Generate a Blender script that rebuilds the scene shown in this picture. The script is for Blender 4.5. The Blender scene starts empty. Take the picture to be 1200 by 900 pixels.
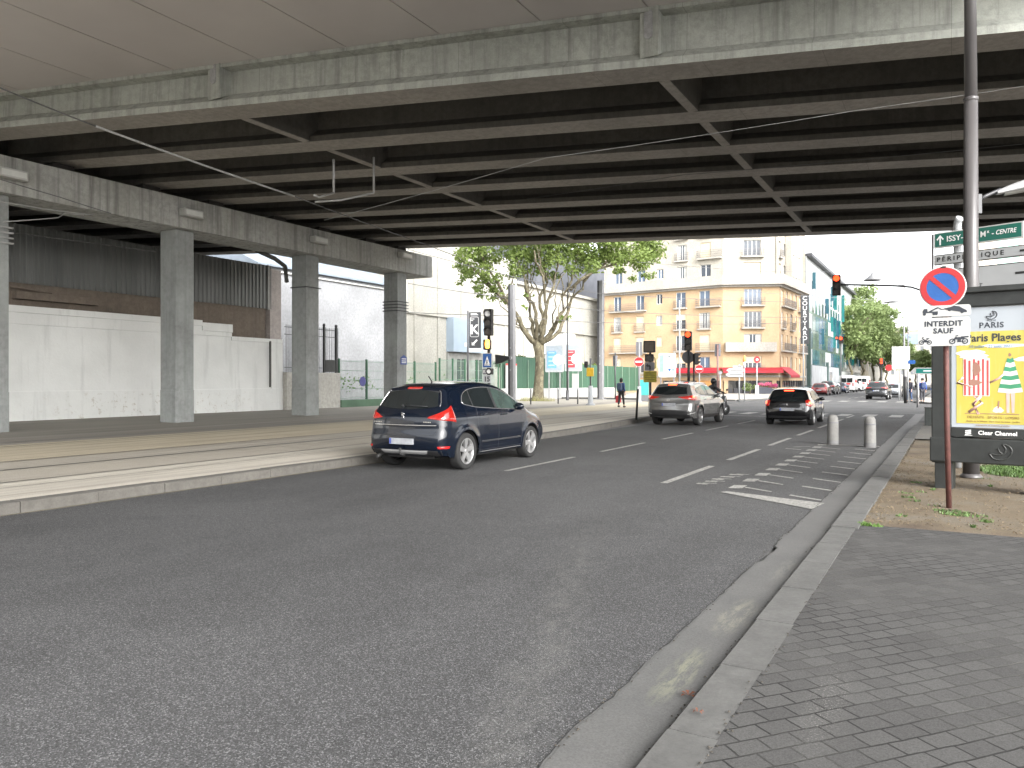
import bpy, bmesh, math, random
import numpy as np
from mathutils import Vector, Matrix
from mathutils.bvhtree import BVHTree
from mathutils.noise import noise as mnoise
R = math.radians
PI = math.pi
sc = bpy.context.scene
COL = sc.collection
random.seed(7)
rng = np.random.default_rng(7)

# ---------------------------------------------------------------- camera
F, HY, CH = 900.0, 446.0, 1.7
TH = math.atan(515 / 900.0)
CC, SS = math.cos(TH), math.sin(TH)
cd = bpy.data.cameras.new('camera')
cam = bpy.data.objects.new('camera', cd)
COL.objects.link(cam)
cd.sensor_width = 36
cd.lens = 27
cd.shift_y = -4 / 1200
cd.clip_end = 3000
cam.location = (0, 0, CH)
cam.rotation_euler = (R(90), 0, TH)
sc.camera = cam

# ---------------------------------------------------------------- daylight: overcast
world = bpy.data.worlds.new('World')
sc.world = world
world.use_nodes = True
wt = world.node_tree
wt.nodes.clear()
sky = wt.nodes.new('ShaderNodeTexSky')
sky.sky_type = 'NISHITA'
sky.sun_disc = False
sky.sun_elevation = R(32)
sky.sun_rotation = R(122)
sky.air_density = 1.0
sky.dust_density = 3.0
hsv = wt.nodes.new('ShaderNodeHueSaturation')
hsv.inputs['Saturation'].default_value = 0.12
bg = wt.nodes.new('ShaderNodeBackground')
bg.inputs['Strength'].default_value = 0.15
wo = wt.nodes.new('ShaderNodeOutputWorld')
wt.links.new(sky.outputs[0], hsv.inputs['Color'])
wt.links.new(hsv.outputs[0], bg.inputs[0])
wt.links.new(bg.outputs[0], wo.inputs[0])
sd = bpy.data.lights.new('sun', 'SUN')
sd.energy = 0.5
sd.angle = R(35)
sd.color = (1.0, 0.97, 0.92)
so = bpy.data.objects.new('sun', sd)
COL.objects.link(so)
# light arrives from the right, high in the clouds
SUN_EL, SUN_AZ = R(32), R(122)
sdir = Vector((math.sin(SUN_AZ) * math.cos(SUN_EL), math.cos(SUN_AZ) * math.cos(SUN_EL), math.sin(SUN_EL)))
so.rotation_euler = sdir.to_track_quat('Z', 'Y').to_euler()
sc.view_settings.view_transform = 'Standard'
sc.view_settings.look = 'None'
sc.view_settings.exposure = 2.42
sc.view_settings.gamma = 1.0
sc.render.engine = 'CYCLES'
sc.cycles.max_bounces = 8
sc.cycles.diffuse_bounces = 5

# ---------------------------------------------------------------- photo -> ground helpers
def cw(x, z): return (x * CC - z * SS, x * SS + z * CC)
def gp(px, py, h=0.0):
    z = F * (CH - h) / (py - HY)
    x, y = cw((px - 600) / F * z, z)
    return Vector((x, y, h))
def atz(px, z, h=0.0):
    x, y = cw((px - 600) / F * z, z)
    return Vector((x, y, h))
def hz(py, z): return CH - (py - HY) / F * z
def onX(px, X):
    xp = (px - 600) / F
    z = X / (xp * CC - SS)
    return z * (xp * SS + CC), z

# ---------------------------------------------------------------- materials
def nd(t, ty, **kw):
    n = t.nodes.new(ty)
    for k, v in kw.items():
        if k in n.inputs: n.inputs[k].default_value = v
        else: setattr(n, k, v)
    return n
def new_mat(name):
    m = bpy.data.materials.new(name)
    m.use_nodes = True
    t = m.node_tree
    return m, t, t.nodes['Principled BSDF']
def ramp(t, src, stops):
    r = t.nodes.new('ShaderNodeValToRGB')
    e = r.color_ramp.elements
    while len(e) < len(stops): e.new(0.5)
    for i, (p, c) in enumerate(stops):
        e[i].position = p
        if not hasattr(c, '__len__'): c = (c, c, c)
        e[i].color = (c[0], c[1], c[2], 1)
    t.links.new(src, r.inputs[0])
    return r.outputs[0]
def mixc(t, fac, a, b, mode='MIX'):
    n = t.nodes.new('ShaderNodeMix')
    n.data_type = 'RGBA'
    n.blend_type = mode
    for s, v in ((n.inputs[0], fac), (n.inputs[6], a), (n.inputs[7], b)):
        if hasattr(v, 'is_output'): t.links.new(v, s)
        elif hasattr(v, '__len__'): s.default_value = (v[0], v[1], v[2], 1)
        else: s.default_value = v
    return n.outputs[2]
def coord(t, kind='world', scale=(1, 1, 1), rot=(0, 0, 0)):
    if kind == 'world':
        s = t.nodes.new('ShaderNodeNewGeometry').outputs['Position']
    else:
        s = t.nodes.new('ShaderNodeTexCoord').outputs['Object']
    m = t.nodes.new('ShaderNodeMapping')
    m.inputs['Scale'].default_value = scale
    m.inputs['Rotation'].default_value = rot
    t.links.new(s, m.inputs[0])
    return m.outputs[0]
def noise(t, vec, scale, detail=4, rough=.55, dist=0.0):
    n = nd(t, 'ShaderNodeTexNoise', Scale=scale, Detail=detail, Roughness=rough, Distortion=dist)
    t.links.new(vec, n.inputs['Vector'])
    return n.outputs[0]
def bump(t, p, h, strength=.3, dist=.02):
    b = nd(t, 'ShaderNodeBump', Strength=strength, Distance=dist)
    t.links.new(h, b.inputs['Height'])
    t.links.new(b.outputs[0], p.inputs['Normal'])
def mth(t, op, a, b=None, c=None):
    n = t.nodes.new('ShaderNodeMath')
    n.operation = op
    for i, v in enumerate((a, b, c)):
        if v is None: continue
        if hasattr(v, 'is_output'): t.links.new(v, n.inputs[i])
        else: n.inputs[i].default_value = v
    return n.outputs[0]
_pm = {}
def pm(name, col, rough=.7, var=.12, scale=4, metal=0.0, bmp=0.0, coat=0.0, kind='obj', emit=None, es=1.0, grime=0.0, spec=None):
    """plain painted / metal / plastic surface with a little uneven tone"""
    if name in _pm: return _pm[name]
    m, t, p = new_mat(name)
    v = coord(t, kind)
    n = noise(t, v, scale, 5)
    lo = [max(0, c * (1 - var)) for c in col]
    hi = [min(1, c * (1 + var)) for c in col]
    c = ramp(t, n, [(.3, lo), (.7, hi)])
    if grime:
        g = noise(t, v, scale * 2.7, 6, .7)
        gf = ramp(t, g, [(.52, 0), (.72, grime)])
        c = mixc(t, gf, c, [k * .35 for k in col])
    t.links.new(c, p.inputs['Base Color'])
    p.inputs['Roughness'].default_value = rough
    p.inputs['Metallic'].default_value = metal
    if spec is not None: p.inputs['Specular IOR Level'].default_value = spec
    if coat:
        p.inputs['Coat Weight'].default_value = coat
        p.inputs['Coat Roughness'].default_value = .04
    if bmp: bump(t, p, n, bmp, .01)
    if emit:
        p.inputs['Emission Color'].default_value = (*emit, 1)
        p.inputs['Emission Strength'].default_value = es
    _pm[name] = m
    return m

def concrete(name, base, streak=.5, dark=.35, vertical=True, warm=(1, 1, 1), tint=None, seams=None):
    m, t, p = new_mat(name)
    v = coord(t, 'world')
    n1 = noise(t, v, .35, 6, .6)
    n2 = noise(t, v, 6, 6, .65)
    vs = coord(t, 'world', (3.6, 3.6, .13))
    n3 = noise(t, vs, 1.1, 6, .68)
    b = [base * w for w in warm]
    c = ramp(t, n1, [(.3, [k * .8 for k in b]), (.7, [k * 1.15 for k in b])])
    c = mixc(t, ramp(t, n2, [(.38, .45), (.60, 0)]), c, [k * .55 for k in b])
    c = mixc(t, 1.0, c, ramp(t, noise(t, v, 38, 5, .8), [(.3, .84), (.7, 1.14)]), 'MULTIPLY')
    if tint: c = mixc(t, ramp(t, noise(t, v, .9, 5), [(.4, 0), (.7, .55)]), c, tint)
    if vertical:
        c = mixc(t, ramp(t, n3, [(.48, 0), (.68, streak)]), c, [k * dark for k in b])
    if seams:                                   # formwork joints
        w = nd(t, 'ShaderNodeTexBrick', Scale=1.0)
        w.inputs['Color1'].default_value = (0, 0, 0, 1); w.inputs['Color2'].default_value = (0, 0, 0, 1)
        w.inputs['Mortar'].default_value = (1, 1, 1, 1)
        w.inputs['Mortar Size'].default_value = .006
        w.inputs['Brick Width'].default_value = seams[0]; w.inputs['Row Height'].default_value = seams[1]
        w.offset = 0
        t.links.new(coord(t, 'world', (1, 1, 1), seams[2]), w.inputs[0])
        c = mixc(t, mth(t, 'MULTIPLY', w.outputs[0], .55), c, [k * .3 for k in b])
    t.links.new(c, p.inputs['Base Color'])
    p.inputs['Roughness'].default_value = .9
    bump(t, p, noise(t, v, 14, 8, .7), .35, .02)
    return m

# ---------------------------------------------------------------- mesh builder
class MB:
    def __init__(s):
        s.v = []; s.f = []; s.M = Matrix.Identity(4); s.smooth = []
    def add(s, vs, fs, sm=False):
        o = len(s.v)
        s.v += [tuple(s.M @ Vector(v)) for v in vs]
        s.f += [tuple(o + i for i in f) for f in fs]
        s.smooth += [sm] * len(fs)
        return s
    def box(s, x0, x1, y0, y1, z0, z1):
        return s.add([(x0, y0, z0), (x1, y0, z0), (x1, y1, z0), (x0, y1, z0), (x0, y0, z1), (x1, y0, z1), (x1, y1, z1), (x0, y1, z1)],
                     [(0, 3, 2, 1), (4, 5, 6, 7), (0, 1, 5, 4), (1, 2, 6, 5), (2, 3, 7, 6), (3, 0, 4, 7)])
    def prism(s, poly, axis, a, b, sm=False):
        """poly of 2d points in the plane normal to axis (0:x -> (y,z), 1:y -> (x,z), 2:z -> (x,y)), from a to b"""
        n = len(poly)
        def P(q, d):
            return (d, q[0], q[1]) if axis == 0 else ((q[0], d, q[1]) if axis == 1 else (q[0], q[1], d))
        vs = [P(q, a) for q in poly] + [P(q, b) for q in poly]
        fs = [tuple(range(n))[::-1], tuple(range(n, 2 * n))]
        s.add(vs, fs)
        o = len(s.v) - 2 * n
        s.f += [(o + i, o + (i + 1) % n, o + n + (i + 1) % n, o + n + i) for i in range(n)]
        s.smooth += [sm] * n
        return s
    def tube(s, pts, r, n=8, r1=None, cap=True):
        pts = [Vector(p) for p in pts]
        m = len(pts)
        rs = r if hasattr(r, '__len__') else [r + ((r1 if r1 is not None else r) - r) * i / max(1, m - 1) for i in range(m)]
        up = None; vs = []
        for i, p in enumerate(pts):
            d = (pts[min(i + 1, m - 1)] - pts[max(i - 1, 0)])
            if d.length < 1e-9: d = Vector((0, 0, 1))
            d.normalize()
            if up is None:
                up = Vector((0, 0, 1)) if abs(d.z) < .9 else Vector((1, 0, 0))
            a = d.cross(up)
            if a.length < 1e-6: a = d.cross(Vector((0, 1, .1)))
            a.normalize(); b = d.cross(a).normalized()
            for k in range(n):
                t = 2 * PI * k / n
                vs.append(p + a * (math.cos(t) * rs[i]) + b * (math.sin(t) * rs[i]))
        fs = []
        for i in range(m - 1):
            for k in range(n):
                k2 = (k + 1) % n
                fs.append((i * n + k, i * n + k2, (i + 1) * n + k2, (i + 1) * n + k))
        s.add(vs, fs, True)
        if cap:
            o = len(s.v) - m * n
            s.f += [tuple(o + k for k in range(n))[::-1], tuple(o + (m - 1) * n + k for k in range(n))]
            s.smooth += [False, False]
        return s
    def lathe(s, prof, n=24, axis='z', c=(0, 0, 0), sm=True, closed=False):
        """prof: (r, h)"""
        vs = []
        for r, h in prof:
            for k in range(n):
                t = 2 * PI * k / n
                u, w = r * math.cos(t), r * math.sin(t)
                q = (u, w, h) if axis == 'z' else ((h, u, w) if axis == 'x' else (u, h, w))
                vs.append((q[0] + c[0], q[1] + c[1], q[2] + c[2]))
        fs = []
        for i in range(len(prof) - 1):
            for k in range(n):
                k2 = (k + 1) % n
                fs.append((i * n + k, i * n + k2, (i + 1) * n + k2, (i + 1) * n + k))
        s.add(vs, fs, sm)
        return s
    def mesh(s, name):
        me = bpy.data.meshes.new(name)
        me.from_pydata(s.v, [], s.f)
        me.polygons.foreach_set('use_smooth', s.smooth)
        me.update()
        return me
    def build(s, name, mat, parent=None, bevel=0.0, seg=2, fix=True):
        me = s.mesh(name)
        if fix:
            bm = bmesh.new(); bm.from_mesh(me)
            bmesh.ops.recalc_face_normals(bm, faces=bm.faces)
            bm.to_mesh(me); bm.free()
        me.materials.append(mat)
        o = bpy.data.objects.new(name, me)
        COL.objects.link(o)
        if parent: o.parent = parent
        if bevel:
            b = o.modifiers.new('bevel', 'BEVEL'); b.width = bevel; b.segments = seg; b.limit_method = 'ANGLE'
        return o

def tag(o, label=None, cat=None, group=None, kind=None):
    if label: o['label'] = label
    if cat: o['category'] = cat
    if group: o['group'] = group
    if kind: o['kind'] = kind
    return o
def thing(name, label, cat, loc=(0, 0, 0), rz=0, group=None):
    o = bpy.data.objects.new(name, None)
    COL.objects.link(o)
    o.empty_display_size = .2
    o.location = loc; o.rotation_euler = (0, 0, rz)
    return tag(o, label, cat, group)
def children(o): return [c for c in bpy.data.objects if c.parent == o]
def dup(o, loc=None, rz=None, label=None, group=None, parent=None, swap=None):
    c = o.copy(); COL.objects.link(c)
    c.parent = parent
    if parent is not None: c.matrix_parent_inverse = o.matrix_parent_inverse.copy()
    if loc is not None: c.location = loc
    if rz is not None: c.rotation_euler = (0, 0, rz)
    if label: c['label'] = label
    if group: c['group'] = group
    if swap and c.type == 'MESH' and c.material_slots:
        for sl in c.material_slots:
            if sl.material and sl.material.name in swap:
                nm = sl.material.name; sl.link = 'OBJECT'; sl.material = swap[nm]
    for ch in KIDS(o): dup(ch, parent=c, swap=swap)
    return c
_kids = {}
def KIDS(o):
    if o.name not in _kids: _kids[o.name] = children(o)
    return _kids[o.name]
def text(name, s, size, mat, parent, M, align='CENTER', ext=.001, xs=1.0, bold=0.0, spacing=1.0, shear=0.0):
    """flat lettering mesh; M places its local XY plane"""
    cu = bpy.data.curves.new(name, 'FONT')
    cu.body = s; cu.size = size; cu.align_x = align; cu.align_y = 'CENTER'
    cu.extrude = ext; cu.offset = bold; cu.space_character = spacing; cu.shear = shear
    cu.resolution_u = 3
    ob = bpy.data.objects.new(name, cu)
    me = bpy.data.meshes.new_from_object(ob)
    bpy.data.objects.remove(ob)
    me.transform(M @ Matrix.Diagonal((xs, 1, 1, 1)))
    me.name = name
    me.materials.append(mat)
    o = bpy.data.objects.new(name, me)
    COL.objects.link(o)
    if parent: o.parent = parent
    return o
def UP(x, y, z, rz=0):
    """text plane standing upright facing -y (then turned by rz), at x,y,z"""
    return Matrix.Translation((x, y, z)) @ Matrix.Rotation(rz, 4, 'Z') @ Matrix.Rotation(PI / 2, 4, 'X')
def face_cam(p, extra=0.0):
    """yaw so that local -y looks at the camera's side of the road"""
    return math.atan2(-p[0], p[1]) + extra
def disc(mb, x, y, z, r, d, n=28):
    """disc standing upright, facing -y, front at y, thickness d"""
    mb.prism([(x + r * math.cos(2 * PI * k / n), z + r * math.sin(2 * PI * k / n)) for k in range(n)], 1, y, y + d)
    return mb
def rrect(x0, x1, z0, z1, r, n=4):
    out = []
    for cx, cz, a0 in ((x1 - r, z0 + r, -90), (x1 - r, z1 - r, 0), (x0 + r, z1 - r, 90), (x0 + r, z0 + r, 180)):
        for k in range(n + 1):
            a = R(a0 + 90 * k / n)
            out.append((cx + r * math.cos(a), cz + r * math.sin(a)))
    return out
# ================================================================ GROUND
def polysheet(name, polys, z, mat, thick=0.0, kind='structure'):
    mb = MB()
    for poly in polys:
        if thick: mb.prism(poly, 2, z - thick, z)
        else: mb.add([(x, y, z) for x, y in poly], [tuple(range(len(poly)))])
    o = mb.build(name, mat)
    if kind: o['kind'] = kind
    return o

def asphalt_mat(name, base=.085, tint=(1, 1, 1.0), rough=.85, speck=1.0):
    m, t, p = new_mat(name)
    v = coord(t, 'world')
    big = noise(t, v, .25, 5, .6)
    mid = noise(t, coord(t, 'world', (1, .14, 1)), 1.1, 5, .6)
    b = [base * k for k in tint]
    c = ramp(t, big, [(.32, [k * .80 for k in b]), (.68, [k * 1.22 for k in b])])
    c = mixc(t, ramp(t, mid, [(.42, 0), (.7, .35)]), c, [k * 1.45 for k in b])
    c = mixc(t, ramp(t, noise(t, v, 1.7, 6, .7), [(.56, 0), (.72, .45)]), c, [k * .62 for k in b])
    c = mixc(t, ramp(t, noise(t, coord(t, 'world', (1, 1, 1)), .45, 2, .4), [(.60, 0), (.615, .22)]), c, [k * .75 for k in b])
    vo = nd(t, 'ShaderNodeTexVoronoi', Scale=150.0)
    t.links.new(v, vo.inputs['Vector'])
    sep = t.nodes.new('ShaderNodeSeparateColor'); t.links.new(vo.outputs['Color'], sep.inputs[0])
    st = ramp(t, sep.outputs[0], [(.0, .5), (.45, .85), (.8, 1.2), (1.0, 2.9)])
    st2 = ramp(t, noise(t, v, 60, 3, .7), [(.3, .72), (.7, 1.25)])
    c = mixc(t, speck, c, mixc(t, 1.0, st, c, 'MULTIPLY'))
    c = mixc(t, .8 * speck, c, mixc(t, 1.0, st2, c, 'MULTIPLY'))
    # long polished / worn trail swept along the lane
    g = t.nodes.new('ShaderNodeNewGeometry'); sx = t.nodes.new('ShaderNodeSeparateXYZ')
    t.links.new(g.outputs['Position'], sx.inputs[0])
    wob = mth(t, 'MULTIPLY', noise(t, coord(t, 'world', (0, .25, 0)), 1, 3), .9)
    dx = mth(t, 'ABSOLUTE', mth(t, 'ADD', mth(t, 'ADD', sx.outputs[0], .25), mth(t, 'ADD', wob, mth(t, 'MULTIPLY', sx.outputs[1], .35))))
    trail = ramp(t, dx, [(.0, .55), (.12, .3), (.3, 0)])
    trail = mixc(t, 1.0, trail, ramp(t, noise(t, coord(t, 'world', (1, .5, 1)), 9, 6, .75), [(.40, 0), (.75, 1.0)]), 'MULTIPLY')
    fade = ramp(t, mth(t, 'MULTIPLY', sx.outputs[1], .05), [(.06, 1.0), (.30, .8), (.48, 0)])
    trail = mixc(t, 1.0, trail, fade, 'MULTIPLY')
    c = mixc(t, trail, c, (.17, .167, .155))
    t.links.new(c, p.inputs['Base Color'])
    p.inputs['Roughness'].default_value = rough
    p.inputs['Specular IOR Level'].default_value = .35
    bump(t, p, vo.outputs['Distance'], .55 * speck, .012)
    return m
M_road = asphalt_mat('road asphalt', .057, (1, 1.0, 1.02))
def simple_ground(name, base, scale=3, tint2=None, fine=40, bmpv=.3, finec=.35, rough=.92):
    m, t, p = new_mat(name)
    v = coord(t, 'world')
    n = noise(t, v, scale * .2, 6, .6); f = noise(t, v, fine, 5, .75)
    t2 = tint2 or [k * .7 for k in base]
    c = ramp(t, n, [(.35, base), (.68, t2)])
    c = mixc(t, 1.0, c, ramp(t, f, [(.3, 1 - finec), (.7, 1 + finec)]), 'MULTIPLY')
    t.links.new(c, p.inputs['Base Color'])
    p.inputs['Roughness'].default_value = rough
    bump(t, p, f, bmpv, .01)
    return m
M_pale_road = asphalt_mat('far road asphalt', .075, (1, 1, 1), speck=.3)

# one sheet to the horizon
polysheet('ground', [[(-900, -300), (900, -300), (900, 1500), (-900, 1500)]], -.03, simple_ground('plain asphalt ground', (.13, .13, .125)))
polysheet('road', [[(-10.34, -30), (-1.57, -30), (-1.57, 44), (-10.34, 44)]], 0, M_road)
polysheet('crossroads', [[(-60, 44.0), (60, 44.0), (60, 64), (-60, 64)], [(-14.5, 64), (-2.2, 64), (-2.2, 420), (-14.5, 420)],
                         [(-1.57, 36), (60, 36), (60, 44), (-1.57, 44)]], -.004, M_pale_road)
# gutter band beside the kerb, smooth mastic with pale paint scuffs
m, t, p = new_mat('smooth gutter asphalt')
v = coord(t, 'world')
c = ramp(t, noise(t, v, 1.2, 6, .6), [(.3, (.078, .078, .077)), (.7, (.105, .104, .101))])
c = mixc(t, 1.0, c, ramp(t, noise(t, v, 90, 4, .7), [(.3, .75), (.7, 1.25)]), 'MULTIPLY')
g = t.nodes.new('ShaderNodeNewGeometry'); sx = t.nodes.new('ShaderNodeSeparateXYZ'); t.links.new(g.outputs['Position'], sx.inputs[0])
scr = noise(t, coord(t, 'world', (14, 2.4, 1), (0, 0, R(-12))), 1.6, 7, .8)
for (cx, cy, rx, ry, a, col) in ((-1.35, 5.6, .13, .55, .5, (.22, .215, .165)), (-1.36, 4.35, .11, .55, .55, (.21, .215, .15)), (-1.3, 7.2, .12, .5, .3, (.2, .2, .17))):
    e = mth(t, 'ADD', mth(t, 'POWER', mth(t, 'DIVIDE', mth(t, 'SUBTRACT', sx.outputs[0], cx), rx), 2.0), mth(t, 'POWER', mth(t, 'DIVIDE', mth(t, 'SUBTRACT', sx.outputs[1], cy), ry), 2.0))
    f = mth(t, 'MULTIPLY', ramp(t, e, [(.1, 1), (1, 0)]), ramp(t, scr, [(.46, 0), (.56, a)]))
    c = mixc(t, f, c, col)
c = mixc(t, ramp(t, mth(t, 'ADD', sx.outputs[0], 1.17 + 1), [(.95, 0), (.998, .4)]), c, (.03, .03, .028))  # shade in the kerb crease put into the gutter colour
t.links.new(c, p.inputs['Base Color']); p.inputs['Roughness'].default_value = .7
bump(t, p, noise(t, v, 70, 5, .7), .3, .006)
M_gut = m
mb = MB()                                         # slightly ragged edge towards the road
ys = np.arange(-6, 44.01, .08)
for i in range(len(ys) - 1):
    xa, xb = [-1.57 + .035 * mnoise(Vector((0, y * 1.9, 0))) + .02 * mnoise(Vector((5, y * 9, 0))) + (.05 if 7.4 < y < 8.1 else 0) for y in (ys[i], ys[i + 1])]
    mb.add([(xa, ys[i], .006), (-1.165, ys[i], .006), (-1.165, ys[i + 1], .006), (xb, ys[i + 1], .006)], [(0, 1, 2, 3)])
    mb.add([(xa - .018, ys[i], .003), (xa + .01, ys[i], .003), (xb + .01, ys[i + 1], .003), (xb - .018, ys[i + 1], .003)], [(0, 1, 2, 3)])
tag(mb.build('gutter', M_gut), kind='structure')
mb = MB()
for i in range(len(ys) - 1):
    xa, xb = [-1.585 + .035 * mnoise(Vector((0, y * 1.9, 0))) + .02 * mnoise(Vector((5, y * 9, 0))) + (.05 if 7.4 < y < 8.1 else 0) for y in (ys[i], ys[i + 1])]
    w = .012 * max(0, mnoise(Vector((9, ys[i] * 3, 0))) + .35)
    if w > .001: mb.add([(xa - w, ys[i], .009), (xa + .002, ys[i], .009), (xb + .002, ys[i + 1], .009), (xb - w, ys[i + 1], .009)], [(0, 1, 2, 3)])
tag(mb.build('gutter_joint', pm('tar', (.02, .02, .02), .8)), kind='structure')

# kerb stones on the right: dropped near the camera, rising along the verge
M_kerb = concrete('kerb stone', .098, .12, .45, vertical=False, warm=(1.0, .99, .95))
KH = .07
def kerb_run(name, pts, w, h0, h1, mat, stone=1.0, sink=.05):
    mb = MB()
    for (ax, ay), (bx, by) in zip(pts[:-1], pts[1:]):
        d = Vector((bx - ax, by - ay)); L = d.length; d.normalize(); nn = Vector((d.y, -d.x))
        k = max(1, round(L / stone))
        for i in range(k):
            s0, s1 = L * i / k + .006, L * (i + 1) / k - .006
            jit = random.uniform(-.006, .006)
            q = [Vector((ax, ay)) + d * s0 + nn * jit, Vector((ax, ay)) + d * s1 + nn * jit]
            f = (i + .5) / k
            hh = h0 + (h1 - h0) * f + random.uniform(-.004, .004)
            P = []
            for base in q: P += [base, base + nn * w]
            c = .012
            a, b, c2, d2 = P[0], P[1], P[3], P[2]
            vs = [(a.x, a.y, -sink), (b.x, b.y, -sink), (c2.x, c2.y, -sink), (d2.x, d2.y, -sink),
                  (a.x, a.y, hh - c), (b.x, b.y, hh), (c2.x, c2.y, hh), (d2.x, d2.y, hh - c),
                  (a.x + nn.x * c, a.y + nn.y * c, hh), (d2.x + nn.x * c, d2.y + nn.y * c, hh)]
            mb.add(vs, [(0, 1, 5, 8, 4), (1, 2, 6, 5), (2, 3, 7, 9, 6), (3, 0, 4, 7), (4, 8, 9, 7), (8, 5, 6, 9)])
    o = mb.build(name, mat)
    o['kind'] = 'structure'
    return o
kerb_run('kerb', [(-1.17, -6), (-1.17, 9.2)], .25, .055, .075, M_kerb, .95)
kerb_run('kerb', [(-1.17, 9.2), (-1.17, 31), (-.7, 34), (.4, 36.2), (2.5, 37.2), (14, 37.4)], .28, .09, .12, M_kerb, 1.0)

# sett pavement, laid on the diagonal
m, t, p = new_mat('diagonal stone setts')
v = coord(t, 'world', (1, 1, 1), (0, 0, R(-50)))
wv = t.nodes.new('ShaderNodeVectorMath'); wv.operation = 'ADD'
nz = nd(t, 'ShaderNodeTexNoise', Scale=3.0, Detail=3.0); t.links.new(v, nz.inputs['Vector'])
sc1 = t.nodes.new('ShaderNodeVectorMath'); sc1.operation = 'SCALE'; sc1.inputs[3].default_value = .035
t.links.new(nz.outputs['Color'], sc1.inputs[0]); t.links.new(v, wv.inputs[0]); t.links.new(sc1.outputs[0], wv.inputs[1])
br = nd(t, 'ShaderNodeTexBrick', Scale=1.0)
br.inputs['Color1'].default_value = (.064, .063, .062, 1); br.inputs['Color2'].default_value = (.080, .079, .077, 1)
br.inputs['Mortar'].default_value = (.09, .088, .085, 1)
br.inputs['Mortar Size'].default_value = .0062; br.inputs['Mortar Smooth'].default_value = .4
br.inputs['Brick Width'].default_value = .175; br.inputs['Row Height'].default_value = .122
t.links.new(wv.outputs[0], br.inputs[0])
pv = coord(t, 'world')
pale = ramp(t, noise(t, pv, .55, 3, .5), [(.44, 0), (.62, .8)])       # joints pale with grit here, dark there
mort = mixc(t, pale, (.034, .034, .033), (.12, .118, .11))
c = mixc(t, br.outputs[1], br.outputs[0], mort)
c = mixc(t, 1.0, c, ramp(t, noise(t, pv, 130, 4, .8), [(.3, .68), (.7, 1.35)]), 'MULTIPLY')
c = mixc(t, 1.0, c, ramp(t, noise(t, pv, .8, 5, .6), [(.3, .93), (.7, 1.07)]), 'MULTIPLY')
g = t.nodes.new('ShaderNodeNewGeometry'); sx = t.nodes.new('ShaderNodeSeparateXYZ'); t.links.new(g.outputs['Position'], sx.inputs[0])
grit = noise(t, pv, 75, 3, .9)
for (cx, cy, rx, ry, amt) in ((-.55, 4.2, .12, .75, .60), (.1, 5.6, .35, .25, .66), (.4, 4.4, .2, .4, .66)):
    e = mth(t, 'ADD', mth(t, 'POWER', mth(t, 'DIVIDE', mth(t, 'SUBTRACT', sx.outputs[0], cx), rx), 2.0), mth(t, 'POWER', mth(t, 'DIVIDE', mth(t, 'SUBTRACT', sx.outputs[1], cy), ry), 2.0))
    f = mth(t, 'MULTIPLY', ramp(t, e, [(0, 1), (1, 0)]), ramp(t, grit, [(amt - .04, 0), (amt + .03, .9)]))
    c = mixc(t, f, c, (.20, .195, .18))
t.links.new(c, p.inputs['Base Color']); p.inputs['Roughness'].default_value = .95; p.inputs['Specular IOR Level'].default_value = .05
hgt = mth(t, 'SUBTRACT', mth(t, 'MULTIPLY', noise(t, pv, 60, 5, .7), .25), br.outputs[1])
bump(t, p, hgt, .8, .010)
polysheet('sett_pavement', [[(-.925, -12), (30, -12), (30, 10.25), (-.925, 9.55)]], .066, m)

# sandy verge with worn earth, pale path behind, grass strip
m, t, p = new_mat('sandy verge')
v = coord(t, 'world')
n1 = noise(t, v, .9, 6, .65); n2 = noise(t, v, 55, 5, .8)
c = ramp(t, n1, [(.30, (.07, .05, .032)), (.48, (.12, .092, .058)), (.7, (.125, .112, .09))])
c = mixc(t, 1.0, c, ramp(t, n2, [(.3, .45), (.7, 1.45)]), 'MULTIPLY')
t.links.new(c, p.inputs['Base Color']); p.inputs['Roughness'].default_value = .95
bump(t, p, n2, .6, .015)
mb = MB()
nx, ny = 60, 120
for j in range(ny + 1):
    for i in range(nx + 1):
        X = -.9 + 14.9 * (i / nx) ** 1.6; Y = 9.5 + (20.5) * (j / ny) ** 1.3
        base = .05 + .03 * (mnoise(Vector((X * .8, Y * .8, 0))) * .6 + mnoise(Vector((X * 3, Y * 3, 1))) * .3 + .2)
        if Y < 10.4: base = min(base, .062)
        mb.v.append((X, Y, base))
for j in range(ny):
    for i in range(nx):
        a = j * (nx + 1) + i
        mb.f.append((a, a + 1, a + nx + 2, a + nx + 1)); mb.smooth.append(True)
tag(mb.build('sandy_verge', m), kind='structure')
polysheet('footpath', [[(-.89, 24), (30, 24), (30, 37.2), (2.6, 37.0), (.5, 36), (-.5, 33.8), (-.89, 31)], [(1.9, 17.6), (30, 17.6), (30, 24), (1.4, 24)]], .088,
          simple_ground('path asphalt', (.13, .125, .115), 3, (.16, .15, .13)))
# far corner pavement on the right
polysheet('far_pavement', [[(-2.2, 66), (-1.2, 63.2), (1.5, 62), (40, 62), (40, 420), (-2.2, 420)]], .12, simple_ground('far paving', (.33, .31, .28)), .2)
kerb_run('kerb', [(-2.35, 110), (-2.35, 66), (-1.3, 63.0), (1.5, 61.85), (30, 61.85)], .16, .13, .13, M_kerb, 2.0)

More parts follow.
